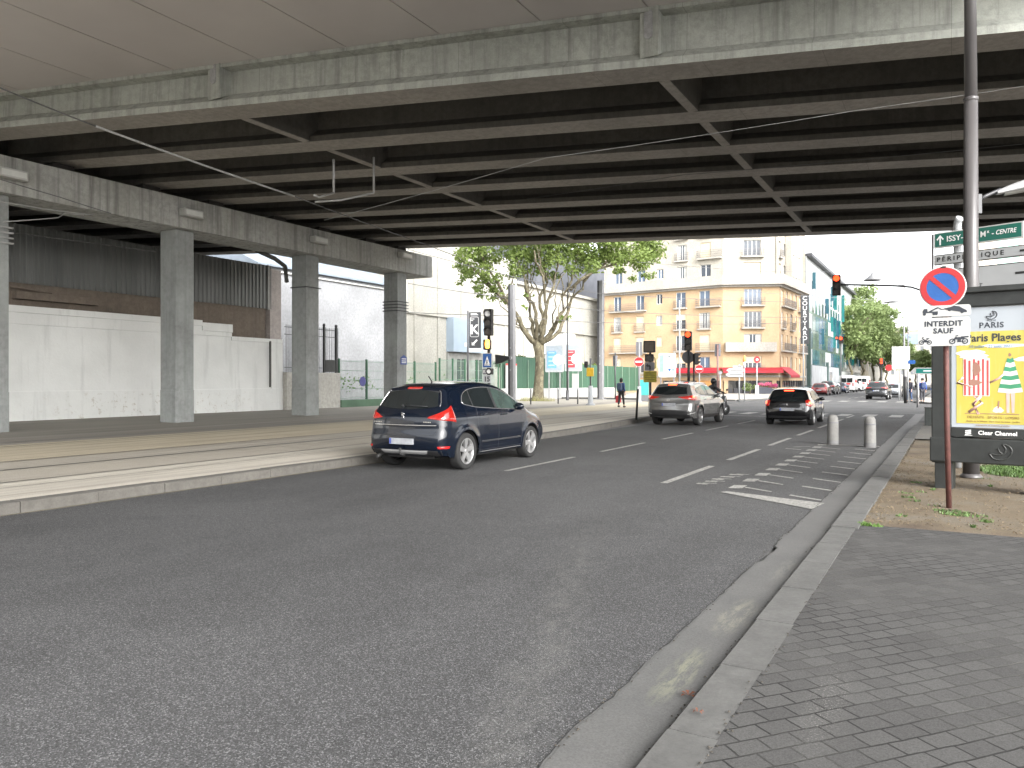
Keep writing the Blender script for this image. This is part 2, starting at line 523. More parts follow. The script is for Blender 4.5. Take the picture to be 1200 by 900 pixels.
# raised tramway platform on the left
m, t, p = new_mat('tramway paving')
v = coord(t, 'world')
n1 = noise(t, coord(t, 'world', (1.5, .25, 1)), .8, 5, .6); n2 = noise(t, v, 60, 4, .7)
c = ramp(t, n1, [(.35, (.32, .29, .23)), (.65, (.44, .40, .32))])
g = t.nodes.new('ShaderNodeNewGeometry'); sx = t.nodes.new('ShaderNodeSeparateXYZ'); t.links.new(g.outputs['Position'], sx.inputs[0])
xm = mth(t, 'MULTIPLY', mth(t, 'ADD', sx.outputs[0], 40.0), 1 / 40.0)   # 0 at x=-40, 1 at x=0
band = ramp(t, xm, [(.0, (.24, .225, .20)), (.435, (.24, .225, .20)), (.442, (.46, .43, .38)), (.447, (.24, .22, .20)), (.497, (.24, .22, .20)), (.50, (.50, .435, .31)), (.60, (.50, .43, .31)), (.605, (.38, .35, .30)), (.68, (.38, .35, .30)), (.685, (.52, .49, .43)), (.75, (.52, .48, .42))])
c = mixc(t, .75, c, band)
c = mixc(t, 1.0, c, ramp(t, n2, [(.3, .8), (.7, 1.2)]), 'MULTIPLY')
c = mixc(t, ramp(t, noise(t, coord(t, 'world', (3, .1, 1)), 1.0, 5, .7), [(.5, 0), (.75, .55)]), c, (.11, .10, .09))
t.links.new(c, p.inputs['Base Color']); p.inputs['Roughness'].default_value = .85
bump(t, p, n2, .3, .01)
PL = .12
plat = [(-10.6, -30), (-10.6, 20), (-10.95, 25), (-11.5, 31), (-12.0, 40), (-13.2, 48), (-17, 55), (-24, 60), (-60, 60), (-60, -30)]
polysheet('tram_platform', [plat], PL, m, .3)
kerb_run('kerb', [(-10.36, 20), (-10.36, -30)], .27, .145, .145, M_kerb_l if 'M_kerb_l' in globals() else concrete('old kerb stone', .125, .35, .35, vertical=False, warm=(1.0, .94, .84)), 1.05)
M_kerb_l = bpy.data.materials['old kerb stone']
kerb_run('kerb', [(-24, 60.2), (-16.8, 55.2), (-12.95, 48.2), (-11.75, 40), (-11.25, 31), (-10.7, 25), (-10.36, 20)], .27, .14, .145, M_kerb_l, 1.2)
mb = MB()                                        # dust swept against the kerb foot
for i in range(300):
    y = -6 + i * .14
    w = .10 + .07 * mnoise(Vector((0, y * .7, 3))) + .03 * mnoise(Vector((0, y * 5, 3)))
    w2 = .10 + .07 * mnoise(Vector((0, (y + .14) * .7, 3))) + .03 * mnoise(Vector((0, (y + .14) * 5, 3)))
    if y < 20: mb.add([(-10.37, y, .004), (-10.37 + w, y, .004), (-10.37 + w2, y + .14, .004), (-10.37, y + .14, .004)], [(0, 1, 2, 3)])
tag(mb.build('kerb_dust', simple_ground('pale dust', (.15, .132, .10))), kind='structure')
# grooved rails, two tracks
M_rail = pm('rail steel', (.07, .065, .06), .45, .3, 2, .6)
rails = [-22.75, -21.3, -18.9, -17.4] if False else [-22.9, -21.46, -19.6, -18.1]
def rail(name, x, w=.12):
    mb = MB()
    for i in range(60):
        y0, y1 = -30 + i * 1.5, -28.5 + i * 1.5
        mb.add([(x, y0, PL + .004), (x + w, y0, PL + .004), (x + w, y1, PL + .004), (x, y1, PL + .004)], [(0, 1, 2, 3)])
    o = mb.build(name, M_rail); o['kind'] = 'structure'
    return o
for x, w in ((-22.3, .1), (-21.0, .07), (-20.85, .07), (-19.6, .08), (-16.0, .10), (-14.55, .13), (-12.75, .07), (-12.1, .03)): rail('tram_rail', x, w)

# tan building side: pavement in front of it, refuge strips
polysheet('cafe_pavement', [[(-60, 66), (-22, 66), (-15.5, 64.5), (-14.4, 68), (-14.4, 90), (-14.4, 400), (-60, 400)]], .12, simple_ground('cafe paving', (.40, .37, .33)), .2)
kerb_run('kerb', [(-60, 65.9), (-22, 65.9), (-15.45, 64.4), (-14.3, 68), (-14.3, 200)], .2, .13, .13, M_kerb, 2.0)
a = gp(847, 479); b = gp(812, 474)
polysheet('traffic_refuge', [[(-15.2, 49.5), (-13.9, 50.5), (-14.2, 52.5), (-20, 57.5), (-21, 56.5)]], .13, simple_ground('refuge paving', (.36, .34, .31)), .2)

# painted markings
m, t, p = new_mat('worn road paint')
v = coord(t, 'world')
wear = noise(t, v, 22, 6, .75)
c = mixc(t, ramp(t, wear, [(.44, 0), (.62, .85)]), (.30, .295, .275), (.06, .06, .06))
c = mixc(t, 1.0, c, ramp(t, noise(t, v, 1.2, 4), [(.3, .8), (.7, 1.1)]), 'MULTIPLY')
t.links.new(c, p.inputs['Base Color']); p.inputs['Roughness'].default_value = .75
M_paint = m
def marks(name, quads):
    mb = MB()
    for q in quads: mb.add([(x, y, .008) for x, y in q], [(0, 1, 2, 3)])
    o = mb.build(name, M_paint); o['kind'] = 'structure'
    return o
def rq(x0, x1, y0, y1): return [(x0, y0), (x1, y0), (x1, y1), (x0, y1)]
q = []
for i in range(0, 7): y = 12.25 + 4.25 * i; q.append(rq(-4.19, -4.06, y, y + 2.95))
marks('lane_marking', q)
q = []
for i in range(0, 5):
    y = 12.45 + 4.5 * i
    if i != 2 or True: q.append(rq(-7.31, -7.20, y, y + 3.0))
marks('lane_marking', q)
# loading bay: slanted head line, dotted edge, short bars, end line
q = [[(-3.05, 11.70), (-1.60, 10.75), (-1.52, 11.35), (-2.98, 11.84)], rq(-3.1, -1.6, 21.75, 21.92)]
for i in range(11):
    y = 12.25 + i * .93
    q.append([(-3.06, y - .06), (-2.86, y), (-2.86, y + .42), (-3.06, y + .36)])
    if i < 10: q.append([(-2.84, y + .12), (-2.38, y - .18), (-2.38, y - .08), (-2.84, y + .22)])
for i in range(9):
    y = 11.55 + i * 1.1
    q.append([(-2.08, y + .3), (-1.60, y), (-1.60, y + .11), (-2.08, y + .41)])
marks('parking_bay_marking', q)
q = []
for (x0, y0, r_) in ((-3.55, 12.5, .09), (-3.50, 12.85, .10), (-3.48, 13.2, .10), (-3.42, 13.6, .12), (-3.36, 14.0, .12)):
    q.append(rq(x0 - r_, x0 + r_, y0 - .07, y0 + .07)); q.append(rq(x0 - .03, x0 + .2, y0 + .1, y0 + .15))
q.append([(-3.6, 20.0), (-3.2, 19.8), (-3.2, 19.9), (-3.6, 20.1)]); q.append([(-3.5, 20.5), (-3.15, 20.9), (-3.15, 21.0), (-3.5, 20.6)])
marks('parking_bay_emblem', q)
# crossing bars and stop lines at the crossroads
q = []
for i in range(8): q.append(rq(-10.6 + i * 1.15, -10.05 + i * 1.15, 39.6, 42.2))
q += [rq(-11.2, -4.2, 37.4, 37.7)]
for i in range(8): q.append(rq(-13.6 + i * 1.4, -12.9 + i * 1.4, 66.5, 69.8))
for i in range(16): q.append(rq(-8.3, -8.15, 76 + i * 6, 79 + i * 6)); q.append(rq(-11.5, -11.35, 76 + i * 6, 79 + i * 6))
marks('crossing_marking', q)

# grass tufts as real blades
def blades(name, spots, n, h, col, seed=1):
    r = random.Random(seed); mb = MB()
    for _ in range(n):
        (cx, cy, rx, ry) = r.choice(spots)
        a = r.uniform(0, 2 * PI); d = math.sqrt(r.random())
        x, y = cx + rx * d * math.cos(a), cy + ry * d * math.sin(a)
        hh = h * r.uniform(.4, 1.15); w = .006 + .006 * r.random(); b = r.uniform(0, PI); lx, ly = r.gauss(0, .35) * hh, r.gauss(0, .35) * hh
        dx, dy = math.cos(b) * w, math.sin(b) * w
        z = .05
        mb.add([(x - dx, y - dy, z), (x + dx, y + dy, z), (x + dx * .7 + lx * .5, y + dy * .7 + ly * .5, z + hh * .6), (x - dx * .7 + lx * .5, y - dy * .7 + ly * .5, z + hh * .6), (x + lx, y + ly, z + hh)],
               [(0, 1, 2, 3), (3, 2, 4)])
    o = mb.build(name, col, fix=False)
    o['kind'] = 'stuff'
    return o
M_grass = pm('grass blade', (.07, .125, .03), .6, .45, 9)
blades('grass', [(1.4, 15.9, .9, .45), (2.6, 15.6, 1.4, .5), (4.5, 15.3, 1.6, .5), (.9, 16.4, .5, .5), (7, 15, 2, .7)], 9000, .085, M_grass, 3)
blades('grass', [(1.7, 17.2, 1.2, .3), (4, 17.0, 2, .4)], 2500, .07, M_grass, 5)
blades('weed_tuft', [(-.86, 9.55, .07, .09), (-.78, 9.5, .12, .06)], 260, .05, pm('weed leaf', (.085, .16, .03), .55, .4, 12), 4)
blades('weed_tuft', [(.02, 11.1, .22, .12), (.1, 10.9, .3, .1)], 260, .035, M_grass, 6)
blades('weed_tuft', [(-.88, 21, .03, 3.6)], 300, .05, pm('dry leaf litter', (.06, .05, .035), .9, .5, 12), 8)

# verge weeds
rw_ = random.Random(9)
blades('weed_tuft', [(-.6 + 4 * rw_.random(), 10 + 5 * rw_.random(), rw_.uniform(.02, .12), rw_.uniform(.02, .1)) for _ in range(26)], 900, .04, M_grass, 21)
# crumbs, chips and twigs over the verge and along the kerb
r_ = random.Random(77); mb = MB()
for _ in range(2600):
    x = -.88 + 4.5 * r_.random() ** 1.6; y = 9.75 + 9 * r_.random() ** 1.3; s_ = r_.uniform(.006, .022); a = r_.uniform(0, PI); z_ = .075 + .012 * r_.random()
    e = s_ * r_.uniform(.25, .8)
    mb.add([(x + s_ * math.cos(a), y + s_ * math.sin(a), z_ - .01), (x - e * math.sin(a), y + e * math.cos(a), z_ - .01), (x - s_ * math.cos(a), y - s_ * math.sin(a), z_ - .01), (x + e * math.sin(a), y - e * math.cos(a), z_ - .01), (x, y, z_ + e * .4)], [(0, 1, 4), (1, 2, 4), (2, 3, 4), (3, 0, 4)])
tag(mb.build('verge_debris', pm('earth crumbs', (.10, .075, .045), .9, .6, 30), fix=False), kind='stuff')
mb = MB()
for _ in range(900):
    t_ = r_.random(); y = 2.5 + 24 * t_ ** 1.4; x = r_.choice([-1.19, -1.19, -1.58, -.915]) + r_.gauss(0, .018); s_ = r_.uniform(.003, .010); a = r_.uniform(0, PI); z_ = .012 if x < -1.1 else .074
    mb.add([(x + s_, y, z_), (x, y + s_, z_), (x - s_, y, z_), (x, y - s_, z_), (x, y, z_ + s_ * .7)], [(0, 1, 4), (1, 2, 4), (2, 3, 4), (3, 0, 4)])
tag(mb.build('kerb_grit', pm('dark grit', (.045, .04, .032), .9, .6, 30), fix=False), kind='stuff')
# leaf litter by the gutter: two dead leaves
for i, (x, y, lb) in enumerate(((-1.22, 4.03, 'curled rust brown dead leaf lying in the gutter, the upper of the two'), (-1.08, 3.72, 'small rust brown dead leaf lying on the near kerb stone'))):
    mb = MB(); r = random.Random(i)
    for k in range(5):
        a = k * 1.3 + r.random(); L = .035 if i == 0 else .022
        c0 = (x, y, .02 + (.055 if i else 0)); 
        mb.add([c0, (x + L * math.cos(a - .3), y + L * math.sin(a - .3), c0[2] + .012), (x + 1.5 * L * math.cos(a), y + 1.5 * L * math.sin(a), c0[2] + .004), (x + L * math.cos(a + .3), y + L * math.sin(a + .3), c0[2] + .014)], [(0, 1, 2, 3)])
    tag(mb.build('dead_leaf', pm('dead leaf', (.10, .035, .018), .7, .3, 30)), lb, 'leaf')

# ================================================================ VIADUCT
HB = 8.78
VS = 1.2
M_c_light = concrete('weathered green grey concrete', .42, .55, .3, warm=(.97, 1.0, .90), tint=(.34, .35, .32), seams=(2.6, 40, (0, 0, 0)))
M_c_soffit = concrete('brown grey board marked concrete', .32, .1, .5, vertical=False, warm=(1.0, .93, .84), seams=(2.4, 40, (0, 0, 0)))
M_c_dark = concrete('shade dark concrete', .045, .3, .5, warm=(1, .9, .78))  # deep shade under the deck put into the dark tone
M_c_pier = concrete('pier concrete', .42, .85, .35, warm=(1.0, 1.0, .94), tint=(.28, .275, .24))
M_c_paint = concrete('painted pier concrete', .27, .35, .45, warm=(.97, 1.0, .98), tint=(.32, .345, .33))
via = thing('viaduct', 'long concrete road viaduct of parallel girders spanning overhead on square pillars', 'viaduct')
sl = [.29 + .0085 * i for i in range(8)]
yi = [v_ * VS for v_ in (15.22, 18.08, 20.92, 23.46, 26.42, 28.86, 31.75, 34.05)]
XL, XR = -62.0, 16.0
DX = [-48.7, -38.0, -27.4, -16.6, -5.9, 4.8]
def girder(i):
    s, y0 = sl[i], yi[i]
    W = .98
    H0, H1 = HB, HB + 1.5
    # profile: (offset in Y from front edge, height)
    prof = [(0, H0), (W, H0), (W, H0 + .17), (W - .3, H0 + .42), (W - .34, H1), (.34, H1), (.30, H0 + .42), (0, H0 + .17)]
    mbs = MB(); mbw = MB()
    n = 40
    xs = [XL + (XR - XL) * k / n for k in range(n + 1)]
    for a in range(8):
        b = (a + 1) % 8
        tgt = mbs if a in (0,) else mbw
        for k in range(n):
            p = []
            for x in (xs[k], xs[k + 1]):
                for q_ in (a, b):
                    p.append((x, y0 + s * x + prof[q_][0], prof[q_][1]))
            tgt.add([p[0], p[1], p[3], p[2]], [(0, 1, 2, 3)])
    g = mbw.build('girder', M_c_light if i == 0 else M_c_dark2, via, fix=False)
    mbs.build('soffit', M_c_soffit, g, fix=False)
    return g
M_c_dark2 = concrete('shaded brown concrete', .115, .35, .4, warm=(1, .93, .80))  # brown concrete darkened, shade between the girders put into its colour
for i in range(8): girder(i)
# cross diaphragms run along the road, between the girders
for X in DX:
    for i in range(7):
        mb = MB()
        ya = yi[i] + sl[i] * X + .6; yb = yi[i + 1] + sl[i + 1] * X + .4
        y1 = yi[i] + sl[i] * X + .985; y2 = yi[i + 1] + sl[i + 1] * X - .005
        mb.prism([(y1, HB + .02), (y2, HB + .02), (y2, HB + .16), (yb + .1, HB + .42), (yb + .1, HB + 1.49), (ya, HB + 1.49), (ya, HB + .42), (y1, HB + .16)], 0, X - .13, X + .13)
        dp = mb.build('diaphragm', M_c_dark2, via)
        mb = MB(); mb.box(X - .12, X + .12, y1 + .002, y2 - .002, HB - .0, HB + .018); mb.build('diaphragm_soffit', M_c_soffit, dp)
    mb = MB()                                    # stiffener with rounded plate on the fascia
    yf = yi[0] + sl[0] * X
    mb.prism([(yf - .0, HB + .22), (yf + .4, HB + .42), (yf + .4, HB + 1.47), (yf - .0, HB + 1.47)], 0, X - .24, X + .2)
    st = mb.build('stiffener', M_c_light, via, bevel=.01)
    mp = MB(); mp.prism(rrect(X - .13, X + .07, HB + .62, HB + 1.28, .095, 6), 1, yf - .02, yf + .01)
    mp.build('cover_plate', concrete('plate concrete', .36, .1, .5, vertical=False) if 'plate concrete' not in bpy.data.materials else bpy.data.materials['plate concrete'], st, bevel=.006)
# deck slab and far edge beam
mb = MB()
z0, z1 = HB + 1.502, HB + 1.9
f0 = lambda x: yi[0] + sl[0] * x + .2
f1 = lambda x: yi[7] + sl[7] * x + 1.15
for a, b in ((XL, XR),):
    mb.add([(a, f0(a), z0), (b, f0(b), z0), (b, f1(b), z0), (a, f1(a), z0), (a, f0(a), z1), (b, f0(b), z1), (b, f1(b), z1), (a, f1(a), z1)],
           [(0, 3, 2, 1), (4, 5, 6, 7), (0, 1, 5, 4), (1, 2, 6, 5), (2, 3, 7, 6), (3, 0, 4, 7)])
mb.build('deck_slab', M_c_dark, via)
# pier line on the left: cap beam and pillars, another line outside the frame on the right
def capbeam(X0, X1, Y0, Y1, z0, z1, mat):
    mb = MB()
    n = 24
    for k in range(n):
        a, b = Y0 + (Y1 - Y0) * k / n, Y0 + (Y1 - Y0) * (k + 1) / n
        mb.add([(X1, a, z0), (X1, b, z0), (X1, b, z1), (X1, a, z1)], [(0, 1, 2, 3)])
        mb.add([(X0, a, z0), (X0, b, z0), (X0, b, z1), (X0, a, z1)], [(3, 2, 1, 0)])
        mb.add([(X0, a, z0), (X1, a, z0), (X1, b, z0), (X0, b, z0)], [(3, 2, 1, 0)])
        mb.add([(X0, a, z1), (X1, a, z1), (X1, b, z1), (X0, b, z1)], [(0, 1, 2, 3)])
    mb.add([(X0, Y0, z0), (X1, Y0, z0), (X1, Y0, z1), (X0, Y0, z1)], [(0, 1, 2, 3)])
    mb.add([(X0, Y1, z0), (X1, Y1, z0), (X1, Y1, z1), (X0, Y1, z1)], [(3, 2, 1, 0)])
    return mb.build('cap_beam', mat, via, fix=False)
capbeam(-26.5, -24.8, 3.0, 34.5, 7.38, 8.5, M_c_pier)
def pillar(x0, x1, y0, y1, z1, mat):
    mb = MB()
    mb.prism([(x0, y0), (x1 - .03, y0), (x1, y0 + .03), (x1, y1), (x0, y1)], 2, PL - .1, 1.35)
    mb.prism([(x0 + .01, y0 + .01), (x1 - .03, y0 + .01), (x1 - .01, y0 + .03), (x1 - .01, y1 - .01), (x0 + .01, y1 - .01)], 2, 1.35, z1)
    return mb.build('pillar', mat, via, bevel=.012)
for y0 in (-1.0, 5.2, 12.05, 18.7, 25.4, 31.95):
    pillar(-26.12, -25.2, y0, y0 + .8, 7.38, M_c_paint)
for y0 in (17.5, 25.0, 33.0, 39.5):
    pillar(10.0, 10.9, y0, y0 + .8, 7.4, M_c_paint)
capbeam(9.8, 11.1, 14.0, 43.0, 7.38, 8.5, M_c_pier)
for X, lo in ((-25.65, 0), (10.45, 0)):
    for i in range(8):
        y = yi[i] + sl[i] * X
        mb = MB(); mb.box(X - .4, X + .4, y + .15, y + .85, 8.5, HB); mb.build('bearing', M_c_dark, via)
# pillar blocks that hold cable brackets
# neighbouring deck: smooth panelled soffit
tram = thing('panelled_bridge', 'neighbouring bridge with smooth grey brown underside panels and dark joints', 'bridge')
m, t, p = new_mat('smooth soffit panels')
v = coord(t, 'world')
c = ramp(t, noise(t, v, .3, 5, .55), [(.3, (.46, .43, .415)), (.7, (.53, .50, .48))])
t.links.new(c, p.inputs['Base Color']); p.inputs['Roughness'].default_value = .6
M_panel = m
PH = 10.22
ph = lambda x: 10.22 + .021 * (x + 1.0)
sp = 2.36
mb = MB()
yn = lambda x: yi[0] + sl[0] * x - (10.0 + 16.0 * min(1.0, max(0.0, (x + 16.0) / 5.0)))  # unseen near edge, its reach shaped for the light below
yf_ = lambda x: yi[0] + sl[0] * x + .05
x0 = -8.3 - sp * 12
k = 0
while x0 + k * sp < 2:
    a, b = x0 + k * sp + .014, x0 + (k + 1) * sp - .014
    mb.add([(a, yn(a), ph(a)), (b, yn(b), ph(b)), (b, yf_(b), ph(b)), (a, yf_(a), ph(a))], [(3, 2, 1, 0)])
    mb.add([(a, yf_(a), ph(a)), (b, yf_(b), ph(b)), (b, yf_(b), ph(b) + .06), (a, yf_(a), ph(a) + .06)], [(0, 1, 2, 3)])
    for xx in (a, b):
        mb.add([(xx, yn(xx), ph(xx)), (xx, yf_(xx), ph(xx)), (xx, yf_(xx), ph(xx) + .06), (xx, yn(xx), ph(xx) + .06)], [(0, 1, 2, 3)])
    k += 1
pan = mb.build('soffit_panel', M_panel, tram)
mb = MB()
a, b = x0, x0 + k * sp
mb.add([(a, yn(a), ph(a) + .062), (b, yn(b), ph(b) + .062), (b, yf_(b), ph(b) + .062), (a, yf_(a), ph(a) + .062), (a, yn(a), ph(a) + .9), (b, yn(b), ph(b) + .9), (b, yf_(b), ph(b) + .9), (a, yf_(a), ph(a) + .9)],
       [(0, 3, 2, 1), (4, 5, 6, 7), (0, 1, 5, 4), (1, 2, 6, 5), (2, 3, 7, 6), (3, 0, 4, 7)])
mb.build('deck', pm('panel backing', (.02, .02, .02), .9), tram)
mb = MB()                                        # thin lip under the joint
n = 30
for q_ in range(n):
    xa, xb = -36 + (2 + 36) * q_ / n, -36 + (2 + 36) * (q_ + 1) / n
    P = []
    for x in (xa, xb):
        y = yi[0] + sl[0] * x
        P += [(x, y - .02, ph(x) - .10), (x, y + .33, ph(x) - .10), (x, y + .33, ph(x) - .004), (x, y - .02, ph(x) - .004)]
    mb.add(P, [(0, 1, 5, 4), (1, 2, 6, 5), (2, 3, 7, 6), (3, 0, 4, 7)])
mb.build('edge_lip', M_c_light, tram)

# floodlights fixed on the cap beam
M_flood = pm('flood housing', (.42, .42, .40), .5, .1, 5)
M_floodglass = pm('flood glass', (.62, .63, .60), .25, .05, 5)
def flood():
    r_ = thing('floodlight', 'x', 'floodlight', group='floodlights along the cap beam')
    mb = MB(); mb.box(0, .30, -.42, .42, -.14, .14); b_ = mb.build('housing', M_flood, r_, bevel=.02)
    mb = MB(); mb.box(.305, .33, -.36, .36, -.09, .09); mb.build('lens', M_floodglass, r_, bevel=.01)
    mb = MB(); mb.box(-.06, .0, -.08, .08, -.1, .22); mb.build('bracket', M_flood, r_)
    return r_
f_ = flood()
lbl = ['white box floodlight at the far left end of the cap beam', 'white box floodlight above the full height second pillar from the left', 'white box floodlight on the cap beam above the third pillar', 'white box floodlight at the right end of the cap beam above the last pillar']
for i, (px, py) in enumerate(((10, 205), (221, 251), (371, 282), (472, 300))):
    y_, z_ = onX(px, -24.75)
    L = (-24.74, y_, hz(py, z_))
    if i == 0: f_.location = L; f_['label'] = lbl[0]
    else: dup(f_, L, 0, lbl[i])
# ================================================================ LEFT SIDE: wall, shed, fences
# white boundary wall
M_wwall = None
m, t, p = new_mat('old white painted wall')
v = coord(t, 'world')
c = ramp(t, noise(t, v, .5, 6, .6), [(.3, (.70, .71, .69)), (.7, (.80, .81, .79))])
c = mixc(t, ramp(t, noise(t, coord(t, 'world', (2, 2, .2)), 1.5, 5), [(.55, 0), (.75, .3)]), c, (.33, .34, .32))
g = t.nodes.new('ShaderNodeNewGeometry'); sx = t.nodes.new('ShaderNodeSeparateXYZ'); t.links.new(g.outputs['Position'], sx.inputs[0])
low = ramp(t, mth(t, 'MULTIPLY', sx.outputs[2], .4), [(.1, 1), (.42, .75), (.5, .08)])
yy = mth(t, 'MULTIPLY', sx.outputs[1], 1 / 30.0)
fl = mixc(t, 1.0, ramp(t, noise(t, v, 5, 8, .75), [(.57, 0), (.62, .7)]), ramp(t, yy, [(.55, .12), (.66, 1.0), (.85, .8), (.95, .15)]), 'MULTIPLY')
c = mixc(t, mth(t, 'MULTIPLY', low, fl), c, (.40, .35, .28))
fl2 = ramp(t, noise(t, v, 11, 6, .7), [(.72, 0), (.76, 1)])
c = mixc(t, mth(t, 'MULTIPLY', low, fl2), c, (.06, .06, .055))
t.links.new(c, p.inputs['Base Color']); p.inputs['Roughness'].default_value = .85
bump(t, p, noise(t, v, 9, 8, .7), .4, .02)
M_wwall = m
WX = -31.5
bw = thing('boundary_wall', 'long white painted wall with recessed panel and flaking base behind the viaduct pillars', 'wall')
mb = MB(); mb.box(WX - .35, WX - .05, -8, 30.0, 0, 3.9); mb.box(WX - .35, WX + .02, -8, 30.0, 0, 1.28)
mb.box(WX - .35, WX + .0, 29.2, 30.0, 1.2, 3.9); mb.box(WX - .35, WX + .01, -8, 26.6, 3.9, 4.35); mb.box(WX - .36, WX + .015, 26.6, 30.0, 3.72, 3.93)
mb.build('wall_face', M_wwall, bw, bevel=.01)
mb = MB(); mb.box(WX - .38, WX + .08, -8, 24.8, 4.35, 4.62); mb.box(WX - .38, WX + .08, 24.8, 26.6, 4.12, 4.52); mb.build('coping', M_wwall, bw, bevel=.015)
mb = MB(); mb.box(WX + .0, WX + .05, 29.05, 29.14, 1.35, 3.8); mb.build('drain_pipe', pm('dark pipe', (.06, .06, .055), .6), bw)
# shed behind: brown render band, corrugated cladding
shed = thing('corrugated_shed', 'low shed with dark vertical corrugated metal cladding above a brown rendered wall', 'shed')
M_brown = concrete('brown render', .20, .35, .5, warm=(1, .82, .66))
mb = MB(); mb.box(WX - 8, WX - .9, -8, 29.6, 0, 5.62); mb.build('wall', M_brown, shed)
m, t, p = new_mat('corrugated sheet')
v = coord(t, 'world')
c = ramp(t, noise(t, coord(t, 'world', (1, 1.2, .15)), 1.2, 6), [(.3, (.13, .135, .13)), (.7, (.21, .215, .21))])
t.links.new(c, p.inputs['Base Color']); p.inputs['Roughness'].default_value = .5; p.inputs['Metallic'].default_value = .35
M_corr = m
mb = MB(); pts = []; y = -8.0
while y < 29.7:
    pts += [(y, 0), (y + .11, 0), (y + .145, .055), (y + .205, .055), (y + .24, 0)]; y += .24
for (ya, da), (yb, db) in zip(pts[:-1], pts[1:]):
    if yb - ya < 1e-6: continue
    top = lambda yy: 7.95 - .0 * yy
    mb.add([(WX - .80 + da, ya, 5.6), (WX - .80 + db, yb, 5.6), (WX - .80 + db, yb, top(yb)), (WX - .80 + da, ya, top(ya))], [(0, 1, 2, 3)])
mb.build('cladding', M_corr, shed, fix=False)
mb = MB(); mb.box(WX - 8, WX - .81, -8, 29.68, 5.62, 7.93); mb.build('roof', pm('shed dark', (.03, .03, .03), .8), shed)
mb = MB(); mb.box(WX - .78, WX - .70, 29.62, 29.72, 5.55, 7.98); mb.build('corner_trim', pm('trim grey', (.4, .4, .38), .6), shed)
mb = MB(); mb.box(WX - .92, WX - .55, 16.6, 20.0, 4.95, 5.25); mb.tube([(WX - .6, 16.4, 5.4), (WX - .6, 18.0, 5.3), (WX - .6, 18.0, 4.9)], .03, 6); mb.build('ledge', M_brown, shed)
# pinkish pilaster then low wall with black railings
M_cream = concrete('cream render', .45, .15, .6, warm=(1.0, .97, .88))
mb = MB(); mb.box(WX - 1.6, WX - .75, 29.8, 30.6, 0, 7.8)
tag(mb.build('rendered_pilaster', concrete('pink render', .5, .3, .6, warm=(1, .9, .84)), bevel=.01), 'pale pinkish masonry pier at the end of the corrugated shed', 'masonry pier')
lw = thing('railing_wall', 'low cream wall topped with black iron railings beside the third pillar', 'wall')
mb = MB(); mb.box(-31.5, -31.2, 30.0, 34.2, 0, 2.15); mb.build('wall_base', M_cream, lw, bevel=.02)
M_iron = pm('black iron', (.025, .028, .027), .45, .2, 6)
mb = MB()
for i in range(30):
    y = 30.1 + i * .14
    mb.tube([(-31.35, y, 2.15), (-31.35, y, 4.75)], .014, 5)
for z in (2.4, 4.2, 4.6): mb.box(-31.37, -31.33, 30.0, 34.1, z, z + .04)
for y in (33.0, 34.0): mb.box(-31.41, -31.29, y - .06, y + .06, 2.15, 4.8); mb.lathe([(0, 5.0), (.07, 4.95), (.09, 4.88), (.05, 4.8)], 10, c=(-31.35, y, 0))
mb.build('railing', M_iron, lw)
mb = MB(); mb.box(-31.33, -31.30, 33.1, 33.9, 2.2, 2.9); mb.build('panel', M_iron, lw)

# wire mesh fence with dark posts then green fences
M_green = pm('green fence paint', (.03, .09, .05), .5, .2, 4, kind='world')
M_greenp = pm('green panel paint', (.04, .095, .06), .55, .12, .5, kind='world')
def mesh_fence(name, lb, x0, y0, x1, y1, z0, z1, nb, np_, mat, vert=True):
    r_ = thing(name, lb, 'fence')
    L = math.hypot(x1 - x0, y1 - y0)
    P = lambda s, dz=0: (x0 + (x1 - x0) * s, y0 + (y1 - y0) * s, dz)
    mb = MB()
    for i in range(nb + 1):
        q = P(i / nb); mb.tube([(q[0], q[1], z0), (q[0], q[1], z1)], .012, 4, cap=False)
    for z in np.linspace(z0 + .1, z1 - .1, 5): mb.tube([P(0, z), P(1, z)], .014, 4, cap=False)
    mb.build('mesh_panel', mat, r_)
    for i in range(np_ + 1):
        q = P(i / np_); mb = MB(); mb.box(q[0] - .05, q[0] + .05, q[1] - .06, q[1] + .06, 0, z1 + .06)
        mb.build('post', M_green, r_)
    return r_
M_mesh = pm('mesh wire green', (.12, .20, .15), .5, .2, 3)
mesh_fence('mesh_fence', 'pale green welded wire fence with dark posts between the third and fourth pillars', -31.4, 34.3, -31.7, 44.5, .55, 2.95, 90, 4, M_mesh)
mb = MB(); mb.box(-31.6, -31.2, 34.3, 44.5, 0, .55); tag(mb.build('green_plinth', pm('green plinth', (.08, .14, .09), .8, .2, 1), bevel=.02), 'low green painted kerb wall under the pale wire fence', 'low wall')
mb = MB()
for i in range(500):
    y = 34.5 + random.random() * 18; z = .9 + random.random() * (1.0 if i % 3 else 1.8) ; x = -33.0 - random.random() * 1.2
    if mnoise(Vector((y * .6, z, 2))) < 0.05: continue
    s = .10; a = random.random() * 6
    mb.add([(x, y, z), (x + s * math.cos(a), y + s, z + .02), (x + s * .3, y + s * 1.3, z + s), (x, y + s * .3, z + s)], [(0, 1, 2, 3)])
o = mb.build('creeper_foliage', pm('creeper leaf', (.10, .17, .05), .6, .5, 8), fix=False)
tag(o, kind='stuff')
fb = thing('fence_notice', 'square white notice board wired to the pale green fence', 'sign')
mb = MB(); mb.box(-31.33, -31.30, 38.3, 40.0, 1.35, 2.25); mb.build('board', pm('notice white', (.42, .42, .41), .6, .04, 2), fb)
